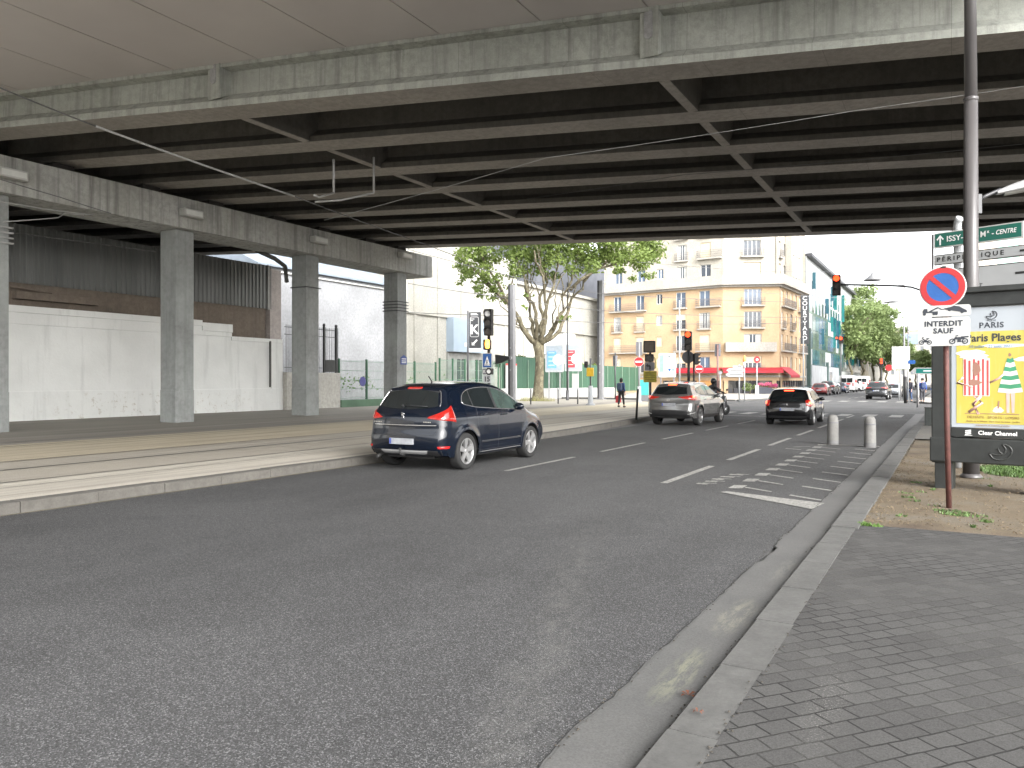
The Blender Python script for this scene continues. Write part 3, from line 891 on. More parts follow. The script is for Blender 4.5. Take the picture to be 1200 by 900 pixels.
for k, (w, z) in enumerate(((.5, 2.05), (1.1, 1.85), (.9, 1.72), (1.1, 1.59), (.6, 1.48))):
    mb = MB(); mb.box(-31.298, -31.292, 39.15 - w / 2, 39.15 + w / 2, z, z + .035); mb.build('printed_line', pm('ink grey', (.3, .3, .3), .7), fb)
mb = MB(); disc_pts = [(36.3 + .28 * math.cos(a), 1.65 + .3 * math.sin(a)) for a in np.linspace(0, 2 * PI, 18)[:-1]]
mb.prism(disc_pts, 0, -31.33, -31.30); tag(mb.build('round_plate', pm('violet blue', (.06, .06, .20), .5)), 'small violet blue round plate on the pale wire fence', 'sign')
# street name plaque on the last pillar
pq = thing('street_plaque', 'small dark blue enamel street plaque fixed to the fourth pillar', 'plaque')
mb = MB(); mb.prism([(32.2, 2.55), (32.72, 2.55), (32.72, 2.93), (32.46, 3.06), (32.2, 2.93)], 0, -25.195, -25.17); mb.build('plate', pm('enamel blue', (.03, .06, .22), .3), pq, bevel=.004)
for z in (2.83, 2.72, 2.63):
    mb = MB(); mb.box(-25.168, -25.164, 32.27, 32.65, z, z + .035); mb.build('printed_line', pm('enamel white', (.75, .75, .75), .4), pq)

# palisade section and solid green hoarding with a low white wall
mesh_fence('palisade_fence', 'green palisade fence with dark posts in front of the cream warehouse', -31.7, 45.0, -31.9, 53.5, .3, 3.25, 70, 5, M_mesh)
hf = thing('green_hoarding', 'long solid green sheet metal fence with thin pale joints beyond the mast', 'fence')
def hoard(mb, xa, ya, xb, yb, z0, z1):
    n = int(abs(yb - ya) / .25)
    for i in range(n):
        s0, s1 = i / n, (i + 1) / n
        d = .03 if i % 2 else 0
        P = lambda s: (xa + (xb - xa) * s + d, ya + (yb - ya) * s)
        a, b = P(s0), P(s1)
        mb.box(min(a[0], b[0]) - .04, max(a[0], b[0]), a[1], b[1], z0, z1)
mb = MB(); hoard(mb, -32.0, 54.0, -32.9, 66.0, .9, 3.75); hoard(mb, -32.9, 66.2, -34.2, 92.0, .45, 3.35); mb.build('panel', M_greenp, hf)
for i in range(15):
    y = 54 + i * 2.6; x = -32.0 - (y - 54) * .058 + .05
    mb = MB(); mb.box(x, x + .05, y - .03, y + .03, .3, 3.5); mb.build('post', pm('pale green joint', (.17, .24, .18), .6), hf)
mb = MB()
mb.add([(-31.7, 53.6, 0), (-31.4, 53.6, 0), (-33.2, 82, 0), (-33.5, 82, 0), (-31.7, 53.6, 1.05), (-31.4, 53.6, 1.05), (-33.2, 82, .9), (-33.5, 82, .9)], [(0, 3, 2, 1), (4, 5, 6, 7), (0, 1, 5, 4), (1, 2, 6, 5), (2, 3, 7, 6), (3, 0, 4, 7)])
tag(mb.build('low_white_wall', pm('whitewash', (.42, .42, .40), .85, .1, .6, kind='world', bmp=.2), bevel=.02), 'low whitewashed wall running along the foot of the green hoarding', 'wall')

# ---------------------------------------------------------------- warehouse buildings behind the fence
def grid_wall(mb, O, U, W, H, holes, depth=.22, back=None, z0=0.0):
    """wall from origin O along unit U, with rectangular openings (u0,u1,z0,z1), reveals pointing inward"""
    O = Vector(O); U = Vector(U).normalized(); N = Vector((U.y, -U.x, 0))     # outward normal on the right of U
    us = sorted(set([0, W] + [h[0] for h in holes] + [h[1] for h in holes]))
    zs = sorted(set([z0, H] + [h[2] for h in holes] + [h[3] for h in holes]))
    P = lambda u, z, d=0: tuple(O + U * u - N * d + Vector((0, 0, z)))
    for i in range(len(us) - 1):
        for j in range(len(zs) - 1):
            cu, cz = (us[i] + us[i + 1]) / 2, (zs[j] + zs[j + 1]) / 2
            if any(h[0] < cu < h[1] and h[2] < cz < h[3] for h in holes): continue
            mb.add([P(us[i], zs[j]), P(us[i + 1], zs[j]), P(us[i + 1], zs[j + 1]), P(us[i], zs[j + 1])], [(0, 1, 2, 3)])
    for (a, b, c, d) in holes:
        for q in (((a, c), (b, c)), ((b, c), (b, d)), ((b, d), (a, d)), ((a, d), (a, c))):
            mb.add([P(*q[0]), P(*q[1]), P(*q[1], depth), P(*q[0], depth)], [(0, 1, 2, 3)])
def frame_at(O, U, rz=True):
    U = Vector(U).normalized()
    return math.atan2(U.y, U.x)
M_white_b = concrete('bluish white render', .26, .12, .75, warm=(.97, .99, 1.03))
M_slate = pm('blue grey slate', (.17, .20, .235), .55, .15, 1.5, kind='world')
wb = thing('white_warehouse', 'tall blank bluish white rendered building with slate roof seen between the pillars', 'building')
mb = MB(); mb.box(-50, -38, 34, 48.5, 0, 9.0); mb.build('wall', M_white_b, wb)
mb = MB(); mb.prism([(-50.3, 9.02), (-37.7, 9.02), (-37.7, 9.12), (-44, 11.9)], 1, 33.8, 48.7); mb.build('roof', M_slate, wb)
mb = MB(); mb.tube([(-37.9, 34, 8.75), (-37.9, 48.5, 8.75)], .06, 6); mb.build('gutter_pipe', pm('pale pipe', (.5, .5, .48), .6), wb)
cb = thing('old_apartment_block', 'pale beige building far behind the white warehouse', 'building')
mb = MB(); mb.box(-75, -58, 30, 70, 0, 15.5); mb.build('wall', concrete('pale stone', .55, .2, .6, warm=(1, .95, .84)), cb)
for j in range(3):
    for i in range(11):
        mb = MB(); mb.box(-57.99, -57.93, 32 + i * 3.4, 33.1 + i * 3.4, 6 + j * 3.1, 7.8 + j * 3.1); mb.build('window', pm('window dim', (.25, .27, .28), .3), cb)

fac = thing('cream_warehouse', 'long cream rendered warehouse with a mid height string course behind the plane tree', 'building')
M_cream_b = concrete('cream warehouse render', .35, .10, .7, warm=(1.0, .975, .87))
FX = -44.0
mb = MB()
holes = [(1.2, 2.4, 0.0, 3.6)]
mb.box(FX - 14, FX, 49.5, 78, 0, 15.6); mb.box(FX - 14, FX - .25, 78, 102, 0, 13.2); mb.box(FX - 14, FX, 102, 116, 0, 12.3)
mb.build('wall', M_cream_b, fac)
mb = MB(); mb.box(FX + .002, FX + .22, 49.5, 78, 8.0, 8.18); mb.box(FX - .24, FX + .05, 78, 102, 8.0, 8.18); mb.box(FX + .002, FX + .2, 102, 116, 8.0, 8.18); mb.build('string_course', M_cream_b, fac)
mb = MB(); mb.box(FX - .248, FX + .12, 78.02, 102, 13.0, 13.35); mb.box(FX - .0, FX + .3, 102, 116.2, 12.2, 12.6); mb.build('cornice', M_cream_b, fac)
for y in (54.5, 58.2, 62, 66.2, 70.5, 75):
    mb = MB(); mb.box(FX + .002, FX + .14, y, y + .35, 0, 7.95); mb.box(FX + .002, FX + .1, y, y + .3, 8.2, 15.5); mb.build('pilaster', M_cream_b, fac)
for y in (80, 84, 88.5, 93, 97.5):
    mb = MB(); mb.box(FX - .248, FX - .14, y, y + .3, 0, 7.95); mb.build('pilaster', M_cream_b, fac)
for (y0, y1, z0, z1) in ((57, 57.2, 8.6, 13), (79.5, 81.2, 9.2, 12), (86, 87.5, 9.2, 12), (104, 105.5, 8.8, 11), (109, 110.5, 8.8, 11)):
    mb = MB(); xx = FX if (y0 < 78 or y0 > 102) else FX - .25
    mb.box(xx + .003, xx + .03, y0, y1, z0, z1); mb.build('window', pm('pale blind', (.50, .50, .45), .5), fac)
# entrance canopy face: pale blue board, doors below
mb = MB(); mb.box(FX + .002, FX + .9, 63.6, 69.6, 4.6, 8.05); mb.build('fascia_board', pm('pale blue board', (.26, .32, .38), .5, .04, 1), fac, bevel=.02)
mb = MB(); mb.box(FX + .002, FX + .25, 63.6, 72.6, .4, 4.55); mb.build('entrance', pm('grey entrance', (.22, .22, .21), .6, .3, 1.5), fac)
for y in (65.2, 66.0, 68.6, 69.4):
    mb = MB(); mb.box(FX + .252, FX + .30, y, y + .55, 1.6, 3.9); mb.build('door', pm('entrance glass', (.04, .045, .05), .15), fac)
for i, y in enumerate((65.6, 66.4, 67.3)):
    mb = MB(); mb.box(FX + .902, FX + .92, y, y + .6, 5.2, 5.55); mb.build('lettering', pm('white print', (.75, .77, .8), .5), fac)
for (y0, y1) in ((84.6, 88.4), (90.6, 93.4)):
    mb = MB(); mb.box(FX - .245, FX + .3, y0, y1, 5.0, 7.9); mb.build('fascia_board', pm('pale board', (.55, .60, .64), .5, .04, 1), fac, bevel=.02)
# dark gabled building behind
dg = thing('dark_gabled_building', 'dark grey slate clad building rising behind the crown of the plane tree', 'building')
a = atz(676, 135); b = atz(712, 120)
mb = MB(); mb.prism([(-70, 8), (-51, 8), (-51, 22), (-60, 24.5), (-70, 20)], 1, 96, 122); mb.build('wall', pm('dark slate wall', (.10, .105, .12), .6, .15, .8, kind='world'), dg)
mb = MB(); mb.box(-70, -51.3, 96.5, 121.5, 0, 8); mb.build('base_wall', M_cream_b, dg)
dh = thing('dark_roofed_building', 'dark slate roofed building glimpsed through the left of the tree crown', 'building')
mb = MB(); mb.prism([(-72, 13), (-60, 13), (-60, 17), (-64, 20.5), (-68, 20.5), (-72, 17)], 1, 72, 92); mb.build('roof', bpy.data.materials['dark slate wall'], dh)
mb = MB(); mb.box(-71.5, -60.5, 72.5, 91.5, 0, 13); mb.build('wall', M_cream_b, dh)

# K sign by the warehouse entrance
ks = thing('car_park_sign', 'tall dark grey sign with a white letter K and arrow beside the pale blue board', 'sign', atz(549.5, 50, PL), R(20), None)
M_dsign = pm('dark grey sign', (.055, .057, .062), .45, .08, 4)
M_wh = pm('sign white', (.78, .78, .77), .45, .03, 3)
s_ = 50 / 900
mb = MB(); mb.tube([(-.07, 0, 0), (-.07, 0, 82 * s_ + 1.58)], .06, 8); mb.build('pole', pm('pole dark grey', (.10, .10, .105), .5, .1, 5), ks)
zt, zb = hz(366, 50) - PL, hz(408, 50) - PL
mb = MB(); mb.prism(rrect(0.02, .80, zb, zt, .04), 1, -.06, .06); mb.build('board', M_dsign, ks)
mb = MB(); mb.prism(rrect(0.02, .80, zb - .25, zb - .01, .03), 1, -.055, .055); mb.build('lower_board', M_wh, ks)
mb = MB()
for pts in ([(.12, .72)], ):
    pass
o_ = rrect(.10, .66, zb + .72, zt - .30, .09); i_ = rrect(.125, .635, zb + .745, zt - .325, .07)
n_ = len(o_); vs = [(x, -.064, z) for x, z in o_] + [(x, -.064, z) for x, z in i_]
mb.add(vs, [(k, (k + 1) % n_, n_ + (k + 1) % n_, n_ + k) for k in range(n_)]); mb.build('border_line', M_wh, ks)
text('lettering', 'K', .85, M_wh, ks, UP(.38, -.066, zb + 1.18), bold=.02)
for (w, z) in ((.42, zt - .12), (.5, zt - .19), (.25, zt - .46), (.16, zt - .56)):
    mb = MB(); mb.box(.13, .13 + w, -.066, -.06, z, z + .035); mb.build('printed_line', M_wh, ks)
def arrow(mb, cx, cz, L, ang, th=.22, y=-.066, head=.5, d=.004):
    a = ang; ca, sa = math.cos(a), math.sin(a)
    pts = [(-L / 2, -th * L / 2), (L / 2 - head * L * .6, -th * L / 2), (L / 2 - head * L * .6, -head * L * .6), (L / 2, 0), (L / 2 - head * L * .6, head * L * .6), (L / 2 - head * L * .6, th * L / 2), (-L / 2, th * L / 2)]
    mb.prism([(cx + x * ca - z * sa, cz + x * sa + z * ca) for x, z in pts], 1, y, y + d)
mb = MB(); arrow(mb, .38, zb + .36, .5, R(-135)); mb.build('arrow', M_wh, ks)

# billboards on the hoarding
def billboard(px0, px1, pyt, pyb, z, lb, colr):
    o = thing('billboard', lb, 'billboard', atz((px0 + px1) / 2, z, 0), R(12))
    w = (px1 - px0) / F * z / math.cos(R(42)) * .86; zt, zb = hz(pyt, z), hz(pyb, z)
    mb = MB(); mb.prism(rrect(-w / 2, w / 2, zb, zt, .1), 1, 0, .25); mb.build('frame', pm('board grey', (.45, .46, .47), .5), o)
    mb = MB(); mb.prism(rrect(-w / 2 + .12, w / 2 - .12, zb + .15, zt - .12, .06), 1, -.015, .002); mb.build('poster', pm('poster pale', (.36, .41, .46), .5), o)
    cm = pm('poster ' + lb[:5], colr, .5)
    h = zt - zb
    mb = MB(); mb.box(-w / 2 + .2, w * .12, -.025, -.016, zb + .35, zt - .6); 
    mb.build('print', cm, o)
    mb = MB(); disc(mb, w * .2, -.03, zb + h * .45, h * .2, .012, 16); mb.build('print', pm('poster grey', (.62, .62, .64), .5), o)
    for k in range(4):
        mb = MB(); mb.box(-w / 2 + .3, w * .02, -.03, -.026, zb + .6 + k * h * .15, zb + .645 + k * h * .15); mb.build('printed_line', M_wh, o)
    for sx_ in (-w * .3, w * .3):
        mb = MB(); mb.box(sx_ - .05, sx_ + .05, .05, .15, 0, zb); mb.build('post', pm('post galvanised', (.3, .3, .3), .5), o)
    return o
billboard(640, 659, 404, 436, 69, 'blue and white billboard on the left of the pair above the green hoarding', (.16, .38, .72))
billboard(663, 680, 403, 435, 72, 'red and white billboard on the right of the pair above the green hoarding', (.72, .07, .08))
nb = thing('white_notice', 'upright white notice with red heading fixed on the green hoarding left of the tree', 'sign', (-31.55, 55.0, 0), R(70))
mb = MB(); mb.box(-.6, .6, -.03, .03, 1.0, 3.1); mb.build('board', pm('notice white', (.42, .42, .41), .6), nb)
mb = MB(); mb.box(-.6, .6, -.036, -.031, 2.95, 3.1); mb.build('heading_strip', pm('notice red', (.6, .05, .05), .5), nb)
w2 = atz(674, 66, 0)
mb = MB(); mb.box(w2.x - .3, w2.x + .3, w2.y, w2.y + .06, .9, 2.3); tag(mb.build('pale_notice', pm('notice white', (.42, .42, .41), .6)), 'small blank white panel on the green hoarding right of the plane tree', 'sign')

# ================================================================ TREES
def leafcloud(name, clumps, nleaf, size, mat, parent, seed=1, flat=.75):
    """clumps: (x,y,z,r). leaves as small folded quads spread on noisy shells and inside"""
    r = np.random.default_rng(seed)
    C_ = np.array(clumps, float)
    w = C_[:, 3] ** 2; w /= w.sum()
    idx = r.choice(len(C_), nleaf, p=w)
    d = r.normal(size=(nleaf, 3)); d /= np.linalg.norm(d, axis=1)[:, None]
    rad = C_[idx, 3] * np.clip(r.normal(.78, .26, nleaf), .1, 1.35)
    pos = C_[idx, :3] + d * rad[:, None] * np.array([1, 1, flat])
    nrm = d * .6 + r.normal(size=(nleaf, 3)) * .7 + np.array([0, 0, .45]); nrm /= np.linalg.norm(nrm, axis=1)[:, None]
    t = np.cross(nrm, r.normal(size=(nleaf, 3))); t /= np.linalg.norm(t, axis=1)[:, None]
    b = np.cross(nrm, t)
    s = size * r.uniform(.55, 1.25, nleaf)[:, None]
    v0 = pos - t * s; v2 = pos + t * s; v1 = pos + b * s * .62 + nrm * s * .15; v3 = pos - b * s * .62 + nrm * s * .15
    V = np.stack([v0, v1, v2, v3], 1).reshape(-1, 3)
    Fc = np.arange(nleaf * 4).reshape(-1, 4)
    me = bpy.data.meshes.new(name)
    me.from_pydata(V.tolist(), [], Fc.tolist()); me.update()
    me.materials.append(mat)
    o = bpy.data.objects.new(name, me); COL.objects.link(o)
    if parent: o.parent = parent
    return o
def leafmat(name, a, b, sc_=.6):
    m, t, p = new_mat(name)
    v = coord(t, 'world')
    c = ramp(t, noise(t, v, sc_, 4, .6), [(.3, a), (.7, b)])
    c = mixc(t, 1.0, c, ramp(t, noise(t, v, 9, 2, .6), [(.3, .7), (.7, 1.35)]), 'MULTIPLY')
    t.links.new(c, p.inputs['Base Color']); p.inputs['Roughness'].default_value = .6
    tr = nd(t, 'ShaderNodeBsdfTranslucent'); t.links.new(c, tr.inputs[0])
    mx = t.nodes.new('ShaderNodeMixShader'); mx.inputs[0].default_value = .45
    t.links.new(p.outputs[0], mx.inputs[1]); t.links.new(tr.outputs[0], mx.inputs[2])
    t.links.new(mx.outputs[0], t.nodes['Material Output'].inputs[0])
    return m
M_leaf = leafmat('plane leaf', (.11, .165, .035), (.20, .26, .07))
M_leaf_far = leafmat('far leaf', (.17, .235, .085), (.26, .32, .13), .25)  # distance haze put into the paler leaf colour
m, t, p = new_mat('plane bark')
v = coord(t, 'world')
vo = nd(t, 'ShaderNodeTexVoronoi', Scale=5.0); t.links.new(coord(t, 'world', (1, 1, .6)), vo.inputs['Vector'])
sep = t.nodes.new('ShaderNodeSeparateColor'); t.links.new(vo.outputs['Color'], sep.inputs[0])
c = ramp(t, sep.outputs[0], [(0, (.06, .05, .03)), (.4, (.12, .105, .065)), (.7, (.19, .17, .11)), (1, (.075, .068, .042))])
c = mixc(t, ramp(t, noise(t, v, 7, 6, .7), [(.4, 0), (.65, .7)]), c, (.07, .055, .035))
t.links.new(c, p.inputs['Base Color']); p.inputs['Roughness'].default_value = .85
bump(t, p, noise(t, v, 12, 6, .7), .6, .03)
M_bark = m
def limb(p0, p1, bow, n=7, wig=.12, seed=0):
    r = random.Random(seed); p0, p1 = Vector(p0), Vector(p1); L = (p1 - p0).length
    out = []
    for i in range(n + 1):
        s = i / n
        q = p0.lerp(p1, s) + Vector(bow) * (4 * s * (1 - s)) * L
        q += Vector((r.uniform(-1, 1), r.uniform(-1, 1), r.uniform(-1, 1))) * wig * L * .08 * (0 if i in (0,) else 1)
        out.append(q)
    return out
# the pollarded plane tree beyond the tracks
ZT = 60.0
tb = atz(631, ZT, PL)
def TP(px, py, dz=0.0):
    q = atz(px, ZT + dz); q.z = hz(py, ZT + dz); return q
pt = thing('plane_tree', 'large pollarded plane tree with mottled trunk and spreading green crown behind the tracks', 'tree')
mb = MB()
mb.tube([TP(630, 471), TP(630.5, 466), TP(631, 455), TP(632, 440), TP(632.5, 425), TP(632, 412), TP(631, 403), TP(630, 398)], [.62, .48, .40, .36, .34, .38, .46, .36], 18)
mb.build('trunk', M_bark, pt)
base = TP(631, 403)
mains = [((608, 374), (584, 333), .30, -.9), ((618, 392), (606, 372), .26, 1.2), ((622, 372), (618, 320), .26, .6), ((628, 368), (606, 300), .25, -.6), ((636, 368), (642, 295), .27, 1.4), ((640, 372), (658, 300), .25, -1.2),
         ((652, 378), (672, 320), .27, .4), ((662, 374), (684, 330), .24, 1.5), ((640, 360), (630, 290), .22, -2.0), ((648, 385), (654, 372), .33, -1.3)]
mbl = MB(); tips = []
for k, (mid, end, r0, dz) in enumerate(mains):
    a = TP(631 + (mid[0] - 631) * .12, 402, dz * .1); m_ = TP(mid[0], mid[1], dz * .6); e = TP(end[0], end[1], dz * 1.4)
    l1 = limb(a, m_, ((mid[0] - 631) * .0028, 0, -.08), 6, .5, k)
    l2 = limb(m_, e, (0, 0, -.02), 6, .8, k + 40)
    pts = l1 + l2[1:]
    rr = [r0 * .76 * (1 - .62 * i / (len(pts) - 1)) for i in range(len(pts))]
    mbl.tube(pts, rr, 9)
    tips.append((e, m_))
    # secondary branches
    r = random.Random(k)
    for j in range(5):
        s = pts[5 + j]
        tgt = e + Vector((r.uniform(-2.6, 2.6), r.uniform(-2.4, 2.4), r.uniform(1.0, 4.5)))
        if j < 3: continue
        bl = limb(s, tgt, (r.uniform(-.06, .06), 0, -.05), 6, .8, k * 9 + j)
        mbl.tube(bl, [rr[5 + j] * .5 * (1 - .75 * i / 6) for i in range(7)], 6)
# long arching limb reaching right, and left
for k, (path, r0) in enumerate([([(668, 340), (690, 322), (712, 312), (738, 310), (758, 303)], .15), ([(684, 330), (700, 316), (722, 303), (745, 296)], .13), ([(594, 356), (572, 336), (556, 316), (540, 306)], .14), ([(604, 362), (588, 350), (574, 338), (562, 330)], .11), ([(590, 345), (575, 322), (566, 306), (560, 292)], .12)]):
    P_ = [TP(x, y, .3 * k) for x, y in path]
    mbl.tube([P_[0]] + [P_[i].lerp(P_[i + 1], .5) + Vector((0, 0, .15)) for i in range(len(P_) - 1)] + [P_[-1]], [r0 * (1 - .15 * i) for i in range(len(P_) + 1)], 7)
mbl.build('limbs', M_bark, pt)
cl = []
r = random.Random(3)
# leaf clumps where the photograph's crown shows them; the crown goes on well above the bridge edge
spots = [(545, 300, 1.0), (548, 322, .7), (566, 326, .7), (560, 342, .5), (580, 328, .7), (574, 350, .4), (596, 334, .45), (560, 300, 1.1), (552, 318, .8), (541, 330, .45), (558, 334, .5), (572, 312, .8), (575, 340, .55), (590, 352, .45), (583, 303, 1.0), (598, 312, .8), (605, 298, 1.2), (612, 318, .8), (625, 300, 1.3), (600, 325, .5), (630, 318, .7), (645, 305, 1.2),
         (660, 300, 1.3), (652, 320, .7), (670, 315, .9), (680, 300, 1.2), (690, 312, .9), (700, 298, 1.2), (715, 300, 1.1), (730, 305, 1.1), (728, 318, .7), (745, 298, 1.2), (752, 310, 1.0), (764, 302, .9), (768, 292, 1.0), (742, 325, .45), (760, 320, .5),
         (620, 345, .3), (611, 362, .25), (662, 372, .4), (655, 368, .3), (588, 342, .3), (540, 312, .5), (600, 284, 1.5), (640, 284, 1.6), (680, 284, 1.5), (720, 284, 1.5), (560, 284, 1.3), (755, 284, 1.2)]
for (x, y, rr) in spots:
    for _ in range(2):
        q = TP(x + r.uniform(-5, 5), y + r.uniform(-4, 4), r.uniform(-2.5, 3.0)); cl.append((q.x, q.y, q.z, rr * r.uniform(.6, .95)))
for _ in range(60):
    a = r.uniform(0, 2 * PI); rr = math.sqrt(r.random()); q = TP(655, 280)
    cl.append((q.x + 6.8 * rr * math.cos(a), q.y + 6.8 * rr * math.sin(a), 13.6 + r.uniform(-.5, 5.5) * (1 - rr * rr * .5), r.uniform(.8, 1.4)))
leafcloud('crown', cl, 30000, .15, M_leaf, pt, 5)
# grass skirt at its foot
blades('grass', [(tb.x + .3, tb.y - .9, 1.6, .5)], 500, .45, pm('dry grass', (.25, .24, .10), .8, .3, 5), 11)

def tree(name, lb, x, y, h, cr, cz, seed, trunk=.22, nl=9000, leaf=.28, grp=None, mat=None, zb=.1):
    o = thing(name, lb, 'tree', group=grp)
    r = random.Random(seed)
    mb = MB()
    mb.tube(limb((x, y, zb), (x + r.uniform(-.4, .4), y, cz - cr * .3), (.02, 0, 0), 6, .6, seed), [trunk * (1 - .08 * i) for i in range(7)], 9)
    for k in range(7):
        a = k * .9 + r.random(); e = (x + cr * .7 * math.cos(a), y + cr * .7 * math.sin(a), cz + r.uniform(-.2, .6) * cr)
        mb.tube(limb((x, y, cz - cr * .75 + k * .12), e, (0, 0, -.05), 5, .8, seed + k), [trunk * .5 * (1 - .15 * i) for i in range(6)], 6)
    mb.build('trunk', M_bark, o)
    c_ = []
    for _ in range(46):
        d = Vector((r.gauss(0, 1), r.gauss(0, 1), r.gauss(0, 1))).normalized() * (r.random() ** .4)
        c_.append((x + d.x * cr, y + d.y * cr, cz + d.z * (h - cz) * (1 if d.z > 0 else .85), cr * r.uniform(.16, .32)))
    leafcloud('crown', c_, nl, leaf, mat or M_leaf_far, o, seed)
    return o
# street trees down the avenue, left-hand row (px 980-1045 in the photograph)
fl = ['first and tallest pale green street tree beyond the glass fronted building', 'pale green street tree behind the red traffic lights of the avenue', 'pale green street tree over the white parked vans', 'pale green street tree right of the parked vans', 'most distant pale green street tree of the avenue row']
for i, (px, z, top, cr) in enumerate(((994, 146, 344, 6.6), (1010, 158, 337, 7.0), (1021, 172, 352, 6.8), (1031, 195, 378, 7.0), (1038, 225, 394, 7.0))):
    q = atz(px, z); h = hz(top, z)
    tree('street_tree', fl[i], q.x, q.y, h, cr, h * .62, 20 + i, .3, 9000, .34, 'street trees lining the avenue')
q = atz(1073, 190); tree('street_tree', 'small round street tree before the far blue roofed building', q.x, q.y, 9, 3.2, 6.4, 31, .2, 2500, .3)
q = atz(1084, 165); tree('street_tree', 'small street tree just left of the advertising panel', q.x, q.y, 8, 2.6, 5.6, 33, .2, 2000, .3)
# shrubs above the hoarding
def shrub(lb, x, y, z, r_, seed, n=700, leaf=.14, mat=None, name='shrub'):
    o = thing(name, lb, 'shrub'); rr = random.Random(seed)
    mb = MB(); mb.tube([(x, y, .05), (x, y, z)], .07, 6); mb.build('stem', M_bark, o)
    leafcloud('foliage', [(x + rr.uniform(-1, 1) * r_, y + rr.uniform(-1, 1) * r_, z + rr.uniform(-.5, .5) * r_, r_ * rr.uniform(.4, .7)) for _ in range(8)], n, leaf, mat or M_leaf, o, seed)
    return o
M_dleaf = leafmat('dark shrub leaf', (.03, .06, .02), (.07, .11, .03))
for i, (px, py) in enumerate(((588, 420), (597, 418), (606, 417), (616, 419))):
    q = atz(px, 70); shrub(['dark evergreen tip above the hoarding nearest the mast', 'second dark evergreen tip above the hoarding from the mast', 'third dark evergreen tip above the hoarding from the mast', 'dark evergreen tip above the hoarding just left of the plane trunk'][i], q.x, q.y, hz(py, 70) - .5, .7, i, 900, .12, M_dleaf, 'evergreen')
q = atz(690, 96); shrub('rounded green bush above the hoarding right of the billboards', q.x, q.y, hz(427, 96) - .6, 1.3, 9, 1200, .16)
# ================================================================ TAN CORNER BUILDING
tanb = thing('corner_apartment_building', 'six storey tan and cream apartment building on the corner above a red awning cafe', 'building')
m, t, p = new_mat('tan brick render')
v = coord(t, 'world')
c = ramp(t, noise(t, v, .5, 5, .6), [(.3, (.39, .27, .16)), (.7, (.46, .33, .205))])
c = mixc(t, 1.0, c, ramp(t, noise(t, v, 5, 5, .7), [(.3, .9), (.7, 1.08)]), 'MULTIPLY')
c = mixc(t, ramp(t, noise(t, coord(t, 'world', (1.4, 1.4, .1)), 1.2, 5), [(.55, 0), (.75, .3)]), c, (.36, .27, .18))
t.links.new(c, p.inputs['Base Color']); p.inputs['Roughness'].default_value = .85
M_tan = m
M_crm = concrete('cream stucco', .42, .2, .7, warm=(1.0, .93, .79))
M_crm2 = concrete('pale balcony stucco', .38, .2, .7, warm=(1.0, .94, .84))
M_wfr = pm('white window frame', (.62, .62, .60), .5, .05, 4)
M_pane = pm('window glass', (.045, .055, .07), .08, .3, .6, kind='world')
M_pane_b = pm('window glass sky', (.10, .135, .19), .08, .25, .6, kind='world')
M_blind = pm('cream roller blind', (.58, .50, .36), .6, .06, 3)
M_curt = pm('net curtain', (.42, .42, .40), .8, .15, 4)
M_rail_b = pm('balcony iron', (.13, .12, .12), .5, .15, 5)
P0, P1, P2, P3 = Vector((-41.3, 97.7, 0)), Vector((-24.6, 95.7, 0)), Vector((-18.4, 98.4, 0)), Vector((-17.6, 112.5, 0))
ZC = hz(334, 95)            # cornice height
ST = 2.78
_win = {}
def make_window(w, h, style, parent):
    """window unit in local coords: centred, facing -y; frame + pane(s)"""
    key = (round(w, 2), round(h, 2), style)
    if key in _win:
        f, ch = _win[key]
        c_ = bpy.data.objects.new('window', f); COL.objects.link(c_); c_.parent = parent
        for nm, me in ch:
            d = bpy.data.objects.new(nm, me); COL.objects.link(d); d.parent = c_
        return c_
    mb = MB(); fw = .07
    mb.box(-w / 2, -w / 2 + fw, -.05, .03, 0, h); mb.box(w / 2 - fw, w / 2, -.05, .03, 0, h); mb.box(-w / 2 + fw, w / 2 - fw, -.05, .03, 0, fw); mb.box(-w / 2 + fw, w / 2 - fw, -.05, .03, h - fw, h)
    if w > .8: mb.box(-.05, .05, -.045, .02, fw, h - fw)
    if w > 1.6:
        for x in (-w / 4, w / 4): mb.box(x - .035, x + .035, -.043, .02, fw, h - fw)
    me = mb.mesh('window'); me.materials.append(M_wfr)
    ch = []
    if style in ('glass', 'sky', 'half', 'curtain'):
        mb = MB(); mb.box(-w / 2 + fw, w / 2 - fw, -.005, .015, fw, h - fw); p_ = mb.mesh('pane')
        p_.materials.append({'glass': M_pane, 'sky': M_pane_b, 'half': M_pane, 'curtain': M_pane}[style]); ch.append(('pane', p_))
    if style == 'blind':
        mb = MB(); n = int((h - .1) / .12)
        for k in range(n): mb.box(-w / 2 + .02, w / 2 - .02, -.09, -.06, .03 + k * .12, .03 + k * .12 + .112)
        mb.box(-w / 2 + .02, w / 2 - .02, -.06, -.055, .0, h)
        p_ = mb.mesh('blind'); p_.materials.append(M_blind); ch.append(('blind', p_))
    if style == 'half':
        mb = MB(); mb.box(-w / 2 + .02, w / 2 - .02, -.09, -.06, h * .6, h - .02); p_ = mb.mesh('blind'); p_.materials.append(M_blind); ch.append(('blind', p_))
    if style == 'curtain':
        mb = MB()
        for s in (-1, 1):
            x0, x1 = (s * w / 2 - s * .08, s * w * .16)
            mb.box(min(x0, x1), max(x0, x1), -.012, -.006, fw, h - fw)
        p_ = mb.mesh('curtain'); p_.materials.append(M_curt); ch.append(('curtain', p_))
    _win[key] = (me, ch)
    return make_window(w, h, style, parent)
def place(o, O, U, u, z, d=0):
    U = Vector(U).normalized(); N = Vector((U.y, -U.x, 0))
    q = Vector(O) + U * u - N * d
    o.location = (q.x, q.y, z); o.rotation_euler = (0, 0, math.atan2(U.y, U.x))
